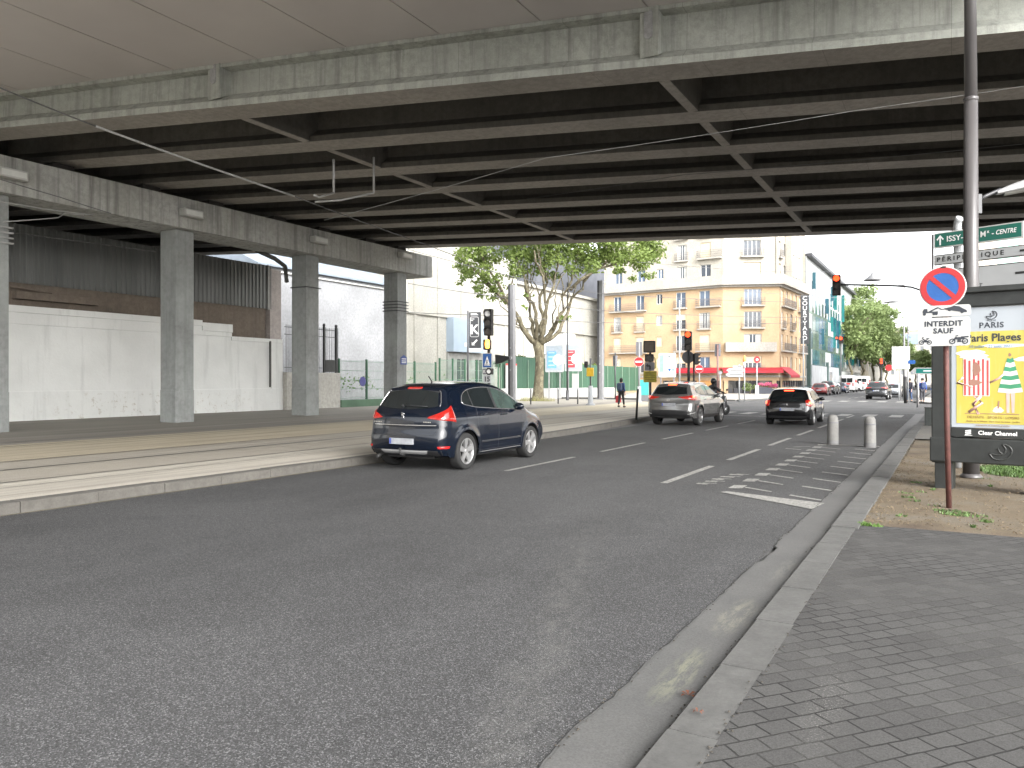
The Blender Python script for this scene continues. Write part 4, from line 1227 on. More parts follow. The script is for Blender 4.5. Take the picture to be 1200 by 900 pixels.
def balcony(parent, O, U, u0, u1, z, proj=.55, solid=False, name='balcony'):
    w = u1 - u0
    mb = MB(); mb.box(-w / 2, w / 2, -proj, 0.02, -.16, 0)
    o = mb.build(name, M_crm2, parent); place(o, O, U, (u0 + u1) / 2, z)
    if solid:
        mb = MB(); mb.box(-w / 2, w / 2, -proj - .1, -proj, -.2, .95); mb.box(-w / 2, -w / 2 + .1, -proj, 0, -.0, .95); mb.box(w / 2 - .1, w / 2, -proj, 0, -.0, .95)
        mb.build('parapet', M_crm2, o)
    else:
        mb = MB()
        for zz in (.12, .4, .68, .92): mb.box(-w / 2, w / 2, -proj + .02, -proj + .05, zz, zz + .03); mb.box(-w / 2, -w / 2 + .03, -proj + .05, 0, zz, zz + .03); mb.box(w / 2 - .03, w / 2, -proj + .05, 0, zz, zz + .03)
        k = max(2, int(w / .16))
        for i in range(k + 1): x = -w / 2 + w * i / k; mb.box(x - .010, x + .010, -proj + .025, -proj + .045, 0, .92)
        mb.build('railing', M_rail_b, o)
    return o
def facade(O, A, cols, zc, seed, mat_low, mat_up, rows_low=4):
    """cols: list of (u_centre, width, kind). kinds: door (tall, balcony), win, small"""
    r = random.Random(seed)
    O = Vector(O); A = Vector(A); U = (A - O).normalized(); W = (A - O).length
    base = zc - rows_low * ST - .15
    holesL, holesU, items = [], [], []
    for (u, w, kind) in cols:
        for rr in range(rows_low + 3):
            up = rr >= rows_low
            z = base + rr * ST + .45 + (.55 if up else 0)
            h = 2.0 if kind == 'door' else 1.55
            zz = z if kind == 'door' else z + .45
            if kind == 'small': h = 1.3; zz = z + .65
            (holesU if up else holesL).append((u - w / 2, u + w / 2, zz, zz + h))
            items.append((u, w, h, zz, kind, rr, up))
    mb = MB(); grid_wall(mb, O, U, W, zc, [h for h in holesL], .2, z0=base - .55)
    a = mb.build('wall', mat_low, tanb, fix=False)
    mb = MB(); grid_wall(mb, O + Vector((0, 0, 0)) - Vector((U.y, -U.x, 0)) * .35, U, W, zc + 3.2 * ST, holesU, .2, z0=zc)
    mb.build('upper_wall', mat_up, tanb, fix=False)
    for (u, w, h, z, kind, rr, up) in items:
        st = r.choice(['glass', 'sky', 'blind', 'blind', 'half', 'curtain', 'curtain', 'sky'])
        o = make_window(w, h, st, tanb)
        place(o, O, U, u, z, .2 + (.35 if up else 0))
    return U, W, base, items
# main front
U_, W_, base, items = facade(P0, P1, [(2.0, 1.15, 'door'), (5.4, 1.2, 'door'), (8.2, .85, 'small'), (11.2, 1.35, 'door'), (14.2 + .2, 1.4, 'door')], ZC, 3, M_tan, M_crm)
for rr in range(7):
    z = base + rr * ST + .42 + (.55 if rr >= 4 else 0); d = .35 if rr >= 4 else 0
    O_ = P0 - Vector((U_.y, -U_.x, 0)) * d
    if rr in (1, 3): balcony(tanb, O_, U_, 1.0, 6.4, z)
    elif rr in (2, 0): balcony(tanb, O_, U_, 1.2, 2.8, z, .25); balcony(tanb, O_, U_, 4.6, 6.2, z, .25)
    if rr != 4:
        balcony(tanb, O_, U_, 10.3, 12.1, z, .35)
        if rr in (1, 3, 5): balcony(tanb, O_, U_, 13.4, 16.6, z, .55)
        else: balcony(tanb, O_, U_, 13.5, 15.3, z, .3)
# extra narrow column at the right of the front
# chamfer
U2, W2, b2, it2 = facade(P1, P2, [(3.6, 2.1, 'door')], ZC, 5, M_tan, M_crm)
for rr in range(7):
    z = b2 + rr * ST + .42 + (.55 if rr >= 4 else 0); O_ = P1 - Vector((U2.y, -U2.x, 0)) * (.35 if rr >= 4 else 0)
    if rr == 1: balcony(tanb, O_, U2, .2, 6.3, z, .7, True)
    elif rr != 4: balcony(tanb, O_, U2, 2.2, 5.0, z, .5)
# side along the avenue
U3, W3, b3, it3 = facade(P2, P3, [(1.6, 1.1, 'door'), (4.0, .9, 'win'), (6.3, 1.1, 'door'), (8.8, .9, 'win'), (11.2, 1.1, 'door'), (13.2, .8, 'win')], ZC, 8, M_tan, M_crm)
for rr in range(7):
    z = b3 + rr * ST + .42 + (.55 if rr >= 4 else 0); O_ = P2 - Vector((U3.y, -U3.x, 0)) * (.35 if rr >= 4 else 0)
    if rr in (1, 3): balcony(tanb, O_, U3, .8, 7.2, z, .5); balcony(tanb, O_, U3, 9.8, 13.6, z, .5)
    elif rr in (2, 5): balcony(tanb, O_, U3, .8, 2.4, z, .35); balcony(tanb, O_, U3, 5.4, 7.2, z, .35)
for (px_, r_) in (): pass
# projecting bay on the upper side facade
n3 = Vector((U3.y, -U3.x, 0))
mb = MB(); q0 = P2 + U3 * 4.5 - n3 * .3
for a_, b_, z0_, z1_ in ((4.3, 9.5, ZC + .9, ZC + 2.5 * ST),):
    A_ = P2 + U3 * a_; B_ = P2 + U3 * b_
    vs = [A_ - n3 * .3, A_ + n3 * .5, B_ + n3 * .5, B_ - n3 * .3]
    mb.add([(q.x, q.y, z0_) for q in vs] + [(q.x, q.y, z1_) for q in vs], [(0, 1, 2, 3), (4, 5, 6, 7), (0, 1, 5, 4), (1, 2, 6, 5), (2, 3, 7, 6), (3, 0, 4, 7)])
bay = mb.build('bay', M_crm, tanb)
for k, (u, z) in enumerate(((5.3, 1.5), (6.9, 1.5), (8.5, 1.5), (5.3, 4.3), (6.9, 4.3), (8.5, 4.3))):
    o = make_window(.8, 1.5, 'glass', tanb); place(o, P2 + n3 * .58, U3, u, ZC + z, 0)
# cornice balcony with pale parapet and string courses
def offs_band(mb, d0, d1, z0, z1):
    pts = [P0, P1, P2, P3]
    ns = []
    for a, b in zip(pts[:-1], pts[1:]):
        U = (b - a).normalized(); ns.append(Vector((U.y, -U.x, 0)))
    def off(i, d):
        if i == 0: return pts[0] + ns[0] * d
        if i == 3: return pts[3] + ns[2] * d
        n = (ns[i - 1] + ns[i]).normalized(); return pts[i] + n * d / n.dot(ns[i])
    for i in range(3):
        a0, a1, b0, b1 = off(i, d0), off(i, d1), off(i + 1, d0), off(i + 1, d1)
        mb.add([(q.x, q.y, z) for z in (z0, z1) for q in (a0, a1, b1, b0)], [(0, 1, 2, 3)[::-1], (4, 5, 6, 7), (1, 2, 6, 5), (0, 4, 7, 3), (0, 1, 5, 4), (2, 3, 7, 6)])
mb = MB(); offs_band(mb, -.4, .75, ZC, ZC + .22); offs_band(mb, -.35, .35, ZC - .25, ZC - .002); mb.build('cornice', M_crm2, tanb)
mb = MB(); offs_band(mb, .60, .72, ZC + .222, ZC + 1.2); mb.build('parapet', M_crm2, tanb)
mb = MB(); offs_band(mb, -.02, .12, base - .15, base + .1); mb.build('string_course', M_crm2, tanb)
mb = MB(); offs_band(mb, -12, -.36, ZC + 3.2 * ST - .1, ZC + 3.2 * ST + .3); mb.build('roof', M_slate, tanb)
mb = MB()                                         # closing side and back walls
pts4 = [P0 + Vector((0, 14, 0)), P0, P3, P3 + Vector((-14, 0, 0))]
nA = (P0 + Vector((.0, 15, 0)))
for a_, b_ in ((nA, P0), (P3, P3 + Vector((-16, 1, 0)))):
    mb.add([(a_.x, a_.y, 0), (b_.x, b_.y, 0), (b_.x, b_.y, ZC + 3.2 * ST), (a_.x, a_.y, ZC + 3.2 * ST)], [(0, 1, 2, 3)])
mb.build('side_wall', M_crm, tanb, fix=False)
for u in (1.2, 12.6):
    pass
mb = MB(); q = P2 + n3 * .09 - U3 * -.35; mb.tube([(q.x, q.y, .2), (q.x, q.y, ZC)], .06, 6); mb.build('drain_pipe', pm('tan pipe', (.42, .33, .24), .6), tanb)
# ground floor: dark shopfront of glass and wood
mb = MB()
gz = base - .55
for (A_, B_) in ((P0, P1), (P1, P2), (P2, P3)):
    U = (B_ - A_).normalized(); n_ = Vector((U.y, -U.x, 0)); a_, b_ = A_ - n_ * .25, B_ - n_ * .25
    mb.add([(a_.x, a_.y, 0), (b_.x, b_.y, 0), (b_.x, b_.y, gz), (a_.x, a_.y, gz)], [(0, 1, 2, 3)])
m, t, p = new_mat('cafe front glass')
v = coord(t, 'world', (1, 1, 1))
vo = nd(t, 'ShaderNodeTexVoronoi', Scale=1.3); t.links.new(coord(t, 'world', (1.4, 1.4, .5)), vo.inputs['Vector'])
sep = t.nodes.new('ShaderNodeSeparateColor'); t.links.new(vo.outputs['Color'], sep.inputs[0])
c = ramp(t, sep.outputs[0], [(0, (.02, .02, .022)), (.5, (.05, .05, .05)), (.8, (.12, .11, .10)), (1, (.22, .2, .18))])
t.links.new(c, p.inputs['Base Color']); p.inputs['Roughness'].default_value = .12
mb.build('shopfront_glass', m, tanb, fix=False)
M_wood = pm('orange brown wood', (.45, .23, .08), .5, .2, 2)
for (A_, U, us, w) in ((P0, U_, [13.4], 2.2), (P1, U2, [.1, 5.9], .5), (P3 - (P3 - P2), U3, [.6], .5), (P0, U_, [10.4, 16.4], .35)):
    for u in us:
        mb = MB(); mb.box(0, w, -.1, .2, .12, gz); o = mb.build('door' if w > 1 else 'column', M_wood if w > 1 else M_tan, tanb); place(o, A_, U, u, 0, 0)
M_dkfr = pm('dark shop frame', (.03, .03, .035), .4)
for (A_, U, W) in ((P0, U_, W_), (P1, U2, W2), (P2, U3, W3)):
    for k in range(int(W / 1.25)):
        mb = MB(); mb.box(-.05, .05, -.06, .08, .12, gz); mb.box(-.5, .5, -.05, .07, .12, .75); o = mb.build('shop_mullion', M_dkfr, tanb); place(o, A_, U, .6 + k * 1.25, 0, .08)
# left part of ground floor: tan wall (behind hoarding)
mb = MB(); mb.box(0, 8.6, -.02, .3, 0, gz - .01); o = mb.build('ground_wall', M_tan, tanb); place(o, P0, U_, 0, 0, 0)
# red awnings
M_red = pm('awning red', (.34, .012, .025), .6, .12, 1.5, kind='world')
aw = thing('cafe_awning', 'long bright red cafe awning round the ground floor of the tan corner building', 'awning')
def awning(A_, U, u0, u1, ztop, zbot, proj):
    w = u1 - u0
    mb = MB()
    mb.prism([(0, ztop), (-proj, zbot + .28), (-proj, zbot), (-proj + .02, zbot), (-proj + .02, zbot + .26), (0, ztop - .05)], 0, -w / 2, w / 2)
    o = mb.build('canopy', M_red, aw); place(o, A_, U, (u0 + u1) / 2, 0, -.05)
    mb = MB()
    for s in (-w / 2, w / 2): mb.tube([(s * .98, 0, ztop - .6), (s * .98, -proj + .05, zbot + .25)], .025, 5)
    o2 = mb.build('arm', M_dkfr, aw); place(o2, A_, U, (u0 + u1) / 2, 0, -.05)
AT = hz(430.5, 94); AB = hz(438, 93)
awning(P0, U_, 8.7, W_ - .1, AT, AB + .1, 1.3)
awning(P1, U2, -.2, W2 + .2, AT, AB + .1, 1.3)
awning(P2, U3, .2, 5.0, AT + .1, AB - .45, 1.3)
text('lettering', 'CAFE', .26, M_wh, aw, Matrix.Translation(P1 + Vector((U2.y, -U2.x, 0)) * 1.37 + U2 * 2.0 + Vector((0, 0, AB + .24))) @ Matrix.Rotation(math.atan2(U2.y, U2.x), 4, 'Z') @ Matrix.Rotation(PI / 2, 4, 'X')) if False else None

# flowers and planters by the cafe
def planter(px, z, w, lb, col, seed, h=.75):
    q = atz(px, z, .12); o = thing('flower_planter', lb, 'planter', q, R(20))
    mb = MB(); mb.box(-w / 2, w / 2, -.25, .25, 0, h); mb.build('box', pm('planter dark', (.05, .055, .07), .6), o, bevel=.02)
    c_ = [(random.uniform(-w / 2, w / 2), random.uniform(-.2, .2), h + .25 + random.uniform(-.05, .2), .22) for _ in range(10)]
    leafcloud('foliage', c_, 500, .07, M_leaf, o, seed); leafcloud('blossom', [(a, b - .08, c + .08, .24) for a, b, c, d in c_], 500, .07, pm('blossom ' + lb[:6], col, .6, .3, 6), o, seed + 1)
planter(896.5, 92, 1.6, 'dark planter full of pink flowers in front of the cafe', (.75, .16, .30), 60)
planter(905, 93, 1.0, 'small planter of darker magenta flowers beside the pink one', (.55, .08, .22), 64, .6)
q = atz(879, 91, .12); shrub('leafy light green bush in front of the cafe door beside the flowers', q.x, q.y, 1.0, .55, 71, 700, .10, M_leaf_far)

# ================================================================ GLASS FRONTED BUILDING
gb = thing('glass_fronted_building', 'modern white and grey building with teal glass fins and dark flat roof edge', 'building')
GX = -17.5
M_gpan = pm('white cladding', (.30, .315, .31), .4, .08, .3, kind='world')
M_gl = pm('grey green glass', (.08, .115, .11), .12, .3, .35, kind='world')
M_teal = pm('teal glass', (.012, .13, .125), .15, .25, .5, kind='world')
M_tealb = pm('deep teal glass', (.02, .08, .105), .12, .25, .5, kind='world')
HG = 19.0
mb = MB(); mb.box(GX - 18, GX, 113, 186, 0, HG); mb.build('wall', M_gpan, gb)
mb = MB(); mb.box(GX - 18, GX + .7, 113.2, 186.5, HG + .002, HG + .45); mb.box(GX - 17, GX - 3, 114, 150, HG + .45, HG + 2.6); mb.build('roof', pm('dark roof edge', (.05, .05, .055), .5), gb)
r = random.Random(12)
mb = MB(); mb.box(GX + .002, GX + .06, 113, 186, 3.4, 11.6); mb.build('glazed_skin', M_gl, gb)
cnt = 0
for j in range(6):
    for i in range(22):
        y = 114.5 + i * 3.25; z = 4.0 + j * 2.5
        k = r.random()
        if j < 3: 
            mb = MB(); mb.box(GX + .062, GX + .12, y, y + 2.9, z, z + 2.2); 
            if cnt < 90: mb.build('window', [M_gl, M_gpan, M_tealb, M_pane_b][int(k * 4)], gb); cnt += 1
        else:
            if k < .62:
                mb = MB(); mb.box(GX + .004, GX + .05, y, y + 1.7, z, z + 2.1)
                if cnt < 90: mb.build('window', [M_pane_b, M_pane, M_tealb][int(r.random() * 3)], gb); cnt += 1
for i in range(24):                              # projecting teal fins
    y = r.uniform(114, 185); z = r.choice([1, 2, 3, 4, 5]) * 2.55 + 2.2; h = r.choice([2.4, 2.4, 4.9]); 
    z = min(z, HG - h - .3)
    mb = MB(); mb.box(GX + .05, GX + .5, y, y + .12, z, z + h); mb.build('glass_fin', M_teal if i % 2 else M_tealb, gb)
mb = MB(); mb.box(GX + .07, GX + .3, 116, 146, .2, 3.9); mb.build('ground_panel', pm('grey ground panel', (.24, .25, .26), .5, .2, .8, kind='world'), gb)
mb = MB(); mb.box(GX + .302, GX + .35, 134, 137, .2, 3.1); mb.build('door', M_pane, gb)
for y in (113.2, 131, 147):
    mb = MB(); mb.box(GX + .07, GX + .5, y, y + .7, .2, 4.6 if y > 114 else 9); mb.build('pier', pm('dark green pier', (.04, .07, .065), .5), gb)
# vertical name sign
vs_ = thing('vertical_sign', 'tall dark vertical blade sign with white stacked capital letters between the tan and glass buildings', 'sign')
zv = 97.0
qv = atz(943.2, zv); zt, zb = hz(346, zv), hz(403, zv)
vs_.location = (qv.x, qv.y, 0); vs_.rotation_euler = (0, 0, math.atan2(-qv.x, qv.y))
rzv = math.atan2(-qv.x, qv.y); vs_.rotation_euler = (0, 0, rzv)
mb = MB(); mb.box(-.50, .50, -.15, .15, zb, zt); mb.build('board', M_dsign, vs_, bevel=.02)
mb = MB(); mb.box(.0, .1, .15, 1.2, zb + 1, zb + 1.1); mb.box(.0, .1, .15, 1.2, zt - 1.1, zt - 1); mb.build('bracket', M_dsign, vs_)
for k, ch in enumerate('COURTYARD'):
    text('lettering', ch, .74, M_wh, vs_, UP(0, -.156, zt - .42 - k * (zt - zb - .5) / 9), bold=.015, xs=1.05)

# ================================================================ FAR BUILDINGS
def simple_block(name, lb, x0, x1, y0, y1, h, matw, matr, rows, nx_, ny_, roofh=2.5, winmat=None, face='both', z0=4.0, st=3.0):
    o = thing(name, lb, 'building')
    mb = MB(); mb.box(x0, x1, y0, y1, 0, h); mb.build('wall', matw, o)
    mb = MB(); mb.add([(x0 - .3, y0 - .3, h + .002), (x1 + .3, y0 - .3, h + .002), (x1 + .3, y1 + .3, h + .002), (x0 - .3, y1 + .3, h + .002),
                       (x0 + 1.2, y0 + 1.2, h + roofh), (x1 - 1.2, y0 + 1.2, h + roofh), (x1 - 1.2, y1 - 1.2, h + roofh), (x0 + 1.2, y1 - 1.2, h + roofh)],
                      [(0, 3, 2, 1), (4, 5, 6, 7), (0, 1, 5, 4), (1, 2, 6, 5), (2, 3, 7, 6), (3, 0, 4, 7)]); mb.build('roof', matr, o)
    wm = winmat or M_pane
    c = 0
    for j in range(rows):
        for i in range(nx_):
            u = x0 + (x1 - x0) * (i + .5) / nx_
            mb = MB(); mb.box(u - .55, u + .55, y0 - .05, y0 - .003, z0 + j * st, z0 + j * st + 1.8); mb.build('window', wm, o); c += 1
        for i in range(ny_):
            u = y0 + (y1 - y0) * (i + .5) / ny_
            mb = MB(); mb.box(x1 + .003, x1 + .05, u - .55, u + .55, z0 + j * st, z0 + j * st + 1.8); mb.build('window', wm, o); c += 1
    return o
M_hz1 = pm('far cream stone', (.36, .32, .25), .8, .1, .3, kind='world')
M_hz2 = pm('far grey stone', (.34, .32, .28), .8, .1, .3, kind='world')
M_roofb = pm('zinc blue roof', (.16, .21, .30), .5, .1, .5, kind='world')
M_dimw = pm('far window', (.15, .16, .17), .3, .2, .5)
simple_block('avenue_building', 'narrow cream avenue building with grey mansard just beyond the glass fronted building', -30, -17.4, 187, 204, 17.5, M_hz1, M_roofb, 4, 3, 4, 3, M_dimw)
simple_block('avenue_building', 'pale avenue building mostly hidden behind the street trees', -30, -17.6, 206, 270, 15, M_hz2, M_roofb, 4, 3, 9, 3, M_dimw)
# the cross building closing the avenue, blue roof
qa, qb = atz(1040, 330), atz(1095, 330)
simple_block('blue_roofed_building', 'distant cream building with blue grey mansard roof closing the avenue', -28, 12, 330, 345, hz(408, 330), M_hz2, M_roofb, 4, 12, 2, 4, M_dimw)
simple_block('chimneyed_building', 'most distant pinkish building just showing above the blue roof', -24, 6, 380, 396, hz(394, 380), pm('far pink brick', (.45, .33, .27), .8, .1, .3), M_hz2, 2, 8, 2, 2, M_dimw)
simple_block('corner_building', 'cream stone building at the right of the avenue behind the pedestrians', 2.4, 18, 150, 230, 17, M_hz1, M_roofb, 5, 6, 1, 3, M_dimw)
for k in range(5):
    pass
# right side building with coloured panels, seen behind the direction signs
cp = thing('coloured_panel_building', 'building with red, white and pale green panels seen behind the direction signs', 'building')
mb = MB(); mb.box(1.9, 30, 80, 96, 0, 26); mb.build('wall', pm('white panel wall', (.45, .43, .41), .6, .05, .4, kind='world'), cp)
r = random.Random(5)
PM = [pm('brick red panel', (.55, .17, .11), .6), pm('cream panel', (.66, .60, .50), .6), pm('mint panel', (.40, .60, .52), .6), pm('olive panel', (.30, .38, .12), .6)]
for j in range(7):
    for i in range(12):
        x = 1.9 + i * 1.62; z = 3 + j * 2.9
        mb = MB(); mb.box(x, x + 1.58, 79.9, 79.997, z, z + 2.5 if j % 2 else z + 1.7); mb.build('facade_panel', PM[[0, 1, 2, 1, 0, 1, 3, 1][(i + (j // 3)) % 8]], cp)

# unseen blocks added to shape car reflections and low light
for nm_, lb_, x0_, x1_, y0_, y1_, h_ in (('unseen_block', 'long unseen stone block added behind the camera to shape reflections', -60, 22, -80, -66, 12), ('unseen_block', 'second unseen stone block added behind the camera left of the tramway for reflections', -62, -40, -56, -14, 14), ('unseen_block', 'low unseen stone block added right of the footpath for reflections and low light', 32, 44, -56, 58, 4.6)):
    o = thing(nm_, lb_, 'building', group='unseen blocks added for reflections')
    mb = MB(); mb.box(x0_, x1_, y0_, y1_, 0, h_); mb.build('wall', M_hz2, o)
    mb = MB(); mb.box(x0_ - .3, x1_ + .3, y0_ - .3, y1_ + .3, h_ + .002, h_ + .6); mb.build('roof', M_roofb, o)
    for j in range(int((h_ - 2.5) // 3)):
        for i in range(9):
            u = x0_ + (x1_ - x0_) * (i + .5) / 9; mb = MB(); mb.box(u - .7, u + .7, y1_ + .003, y1_ + .06, 1.6 + j * 3, 3.6 + j * 3); mb.build('window', M_dimw, o)
# ================================================================ CARS
M_tyre = pm('tyre rubber', (.018, .018, .018), .8, .2, 20)
M_rim = pm('alloy rim', (.50, .50, .50), .28, .1, 6, .75)
M_rimd = pm('brake dark', (.03, .03, .03), .6)
M_cglass = pm('car glass', (.012, .015, .016), .04, .2, 3, spec=.8)
M_cglass2 = pm('car glass green', (.045, .065, .058), .04, .3, 2.5, spec=.8)  # opaque, light seen through the window put into the paler colour
M_black = pm('black plastic', (.02, .02, .021), .55, .15, 8)
M_gplast = pm('grey skid plastic', (.20, .20, .20), .5, .1, 8)
M_chrome = pm('chrome trim', (.60, .60, .60), .15, .05, 5, .9)
M_redl = pm('red lamp lens', (.20, .008, .007), .12, .3, 14, coat=1, emit=(1, .05, .02), es=.06)
M_brake = pm('lit brake lamp', (.7, .03, .02), .15, .1, 9, coat=1, emit=(1, .06, .02), es=2.2)
M_redref = pm('red reflector', (.40, .01, .01), .2, .3, 30, coat=1)
M_plate = pm('blurred plate', (.28, .29, .31), .5, .25, 7)
M_plateb = pm('plate blue', (.05, .08, .30), .5)
def paint(name, col, metal=.3, rough=.22, coat=1.0, spec=.5):
    return pm(name, col, rough, .05, 2, metal, coat=coat, spec=spec)
def cr(pts, n):
    """dense catmull-rom through points"""
    P_ = np.array(pts, float); out = []
    Q = np.vstack([2 * P_[0] - P_[1], P_, 2 * P_[-1] - P_[-2]])
    for i in range(1, len(Q) - 2):
        for k in range(n):
            s = k / n
            out.append(.5 * ((2 * Q[i]) + (-Q[i - 1] + Q[i + 1]) * s + (2 * Q[i - 1] - 5 * Q[i] + 4 * Q[i + 1] - Q[i + 2]) * s * s + (-Q[i - 1] + 3 * Q[i] - 3 * Q[i + 1] + Q[i + 2]) * s ** 3))
    out.append(P_[-1])
    return np.array(out)
def lin(pts, x):
    P_ = np.array(pts, float); return np.interp(x, P_[:, 0], P_[:, 1])

def make_car(name, sp, pmat, label, cat, hi=True):
    root = thing(name, label, cat)
    yr, yf, wr = sp['axles'][0], sp['axles'][1], sp['wr']
    rear, top, front, zb = cr(sp['rear'], 10), cr(sp['top'], 12), cr(sp['front'], 10), sp['zb']
    nu = 150 if hi else 70; nv = 44 if hi else 24; ns = 40 if hi else 20
    e = [0, .003, .008, .015, .025, .038]
    u = np.array(e + list(np.linspace(.052, .948, nu)) + [1 - k for k in e[::-1]])
    vv = np.array([0, .01] + list(np.linspace(.03, .90, nv)) + [.925, .945, .962, .976, .987, .995, 1.0])
    T = np.stack([top[0, 0] + (top[-1, 0] - top[0, 0]) * u, np.interp(top[0, 0] + (top[-1, 0] - top[0, 0]) * u, top[:, 0], top[:, 1])], 1)
    def zc(cv):
        z = cv[0, 1] + (cv[-1, 1] - cv[0, 1]) * vv
        return np.stack([np.interp(z, cv[:, 1], cv[:, 0]), z], 1)
    Rr, Fr = zc(rear), zc(front)
    B = np.stack([rear[0, 0] + (front[0, 0] - rear[0, 0]) * u, rear[0, 1] + (front[0, 1] - rear[0, 1]) * u], 1)
    B[:, 1] = np.where((u > .03) & (u < .97), zb, B[:, 1])
    U_g, V_g = u[:, None, None], vv[None, :, None]
    G = (1 - V_g) * B[:, None] + V_g * T[:, None] + (1 - U_g) * Rr[None] + U_g * Fr[None] - ((1 - U_g) * (1 - V_g) * B[0] + U_g * (1 - V_g) * B[-1] + (1 - U_g) * V_g * T[0] + U_g * V_g * T[-1])
    sil = np.vstack([Rr, T[1:], Fr[::-1][1:]])
    rads = np.concatenate([np.interp(Rr[:, 1], *zip(*sp['rrear'])), np.interp(T[1:, 0], *zip(*sp['rtop'])), np.full(len(Fr) - 1, .22)])
    crown = np.concatenate([np.interp(Rr[:, 1], *zip(*sp['crear'])), np.interp(T[1:, 0], *zip(*sp['ctop'])), np.full(len(Fr) - 1, .14)])
    g = G.reshape(-1, 2)
    A_, B_ = sil[:-1], sil[1:]
    d_ = B_ - A_; L2 = (d_ ** 2).sum(1) + 1e-12
    best = np.full(len(g), 9.0); rad = np.zeros(len(g))
    for i in range(len(A_)):
        tt = np.clip(((g - A_[i]) @ d_[i]) / L2[i], 0, 1)
        q = A_[i] + tt[:, None] * d_[i]
        D = np.sqrt(((g - q) ** 2).sum(1)); mk = D < best
        best[mk] = D[mk]; rad[mk] = rads[i] * (1 - tt[mk]) + rads[i + 1] * tt[mk]
    def W0(y, z): return sp['w'] / 2 * lin(sp['prof'], z) * lin(sp['plan'], y)
    k = np.clip(best / np.maximum(rad, 1e-4), 0, 1)
    Wg = W0(g[:, 0], g[:, 1]) - rad * (1 - np.sqrt(np.clip(1 - (1 - k) ** 2, 0, 1)))
    # flared wheel arches
    for yc in (yr, yf):
        D = np.hypot(g[:, 0] - yc, g[:, 1] - wr)
        Wg += .022 * np.exp(-((D - wr - .07) / .07) ** 2) * (k > .2) * (g[:, 1] < sp.get('belt_z', .9))
    NU, NV = len(u), len(vv)
    Ra = wr + sp.get('gap', .055)
    Wg = Wg.reshape(NU, NV); G2 = G.copy()
    inside = np.zeros((NU - 1, NV - 1), bool)
    cen = (G[:-1, :-1] + G[1:, :-1] + G[1:, 1:] + G[:-1, 1:]) / 4
    for yc in (yr, yf): inside |= np.hypot(cen[..., 0] - yc, cen[..., 1] - wr) < Ra
    # snap border vertices on the arch circle
    for yc in (yr, yf):
        DD = np.hypot(G[..., 0] - yc, G[..., 1] - wr)
        for i in range(NU):
            for j in range(NV):
                if abs(DD[i, j] - Ra) < .06:
                    adj = [inside[a, b] for a in (i - 1, i) for b in (j - 1, j) if 0 <= a < NU - 1 and 0 <= b < NV - 1]
                    if any(adj) and not all(adj):
                        s = Ra / DD[i, j]; G2[i, j] = (yc + (G[i, j, 0] - yc) * s, wr + (G[i, j, 1] - wr) * s)
    mb = MB()
    vid = {}
    for s in (1, -1):
        o = len(mb.v)
        for i in range(NU):
            for j in range(NV): mb.v.append((s * Wg[i, j], G2[i, j, 0] - yr, G2[i, j, 1]))
        for i in range(NU - 1):
            for j in range(NV - 1):
                if inside[i, j]: continue
                a = o + i * NV + j
                f = (a, a + NV, a + NV + 1, a + 1)
                mb.f.append(f if s == 1 else f[::-1]); mb.smooth.append(True)
    # strip across
    edge = [(0, j) for j in range(NV)] + [(i, NV - 1) for i in range(1, NU)] + [(NU - 1, j) for j in range(NV - 2, -1, -1)]
    o = len(mb.v)
    S = np.array([G2[i, j] for i, j in edge]); WE = np.array([Wg[i, j] for i, j in edge])
    tg = np.gradient(S, axis=0); tg = np.stack([np.convolve(np.pad(tg[:, c_], 3, 'edge'), np.ones(7) / 7, 'valid') for c_ in (0, 1)], 1)
    nrm = np.stack([-tg[:, 1], tg[:, 0]], 1); nrm /= np.linalg.norm(nrm, axis=1)[:, None] + 1e-9
    tsp = np.linspace(-1, 1, ns + 1)
    for i in range(len(edge)):
        for t_ in tsp:
            c_ = crown[i] * (1 - t_ * t_)
            mb.v.append((t_ * WE[i], S[i, 0] + nrm[i, 0] * c_ - yr, S[i, 1] + nrm[i, 1] * c_))
    for i in range(len(edge) - 1):
        for j in range(ns):
            a = o + i * (ns + 1) + j
            mb.f.append((a, a + 1, a + ns + 2, a + ns + 1)); mb.smooth.append(True)
    me = mb.mesh('body')
    bm = bmesh.new(); bm.from_mesh(me); bmesh.ops.remove_doubles(bm, verts=bm.verts, dist=.0008); bmesh.ops.recalc_face_normals(bm, faces=bm.faces)
    bm.to_mesh(me)
    bvh = BVHTree.FromBMesh(bm); bm.free()
    me.materials.append(pmat)
    body = bpy.data.objects.new('body', me); COL.objects.link(body); body.parent = root
    yc0 = sp.get('yc', 1.0)
    def proj(kind, a, b, off):
        if kind == 'R': o_, d = Vector((a, -5 - yr, b)), Vector((0, 1, 0))
        elif kind == 'F': o_, d = Vector((a, 9 - yr, b)), Vector((0, -1, 0))
        elif kind == 'S': o_, d = Vector((4, a - yr, b)), Vector((-1, 0, 0))
        elif kind == 'T': o_, d = Vector((a, b - yr, 4)), Vector((0, 0, -1))
        else:
            f = R(a); o_ = Vector((4 * math.sin(f), yc0 - yr - 4 * math.cos(f), b)); d = Vector((-math.sin(f), math.cos(f), 0))
        h = bvh.ray_cast(o_, d)
        if h[0] is None:
            h = bvh.find_nearest(o_ + d * 3.2 if kind in 'SC' else o_ + d * 5)
        n_ = h[1]
        if n_.dot(d) > 0: n_ = -n_
        return h[0] + n_ * off
    def resamp(cv, n):
        cv = np.array(cv, float); L = np.concatenate([[0], np.cumsum(np.hypot(*(cv[1:] - cv[:-1]).T))]); L /= L[-1] if L[-1] > 0 else 1
        s = np.linspace(0, 1, n); return np.stack([np.interp(s, L, cv[:, 0]), np.interp(s, L, cv[:, 1])], 1)
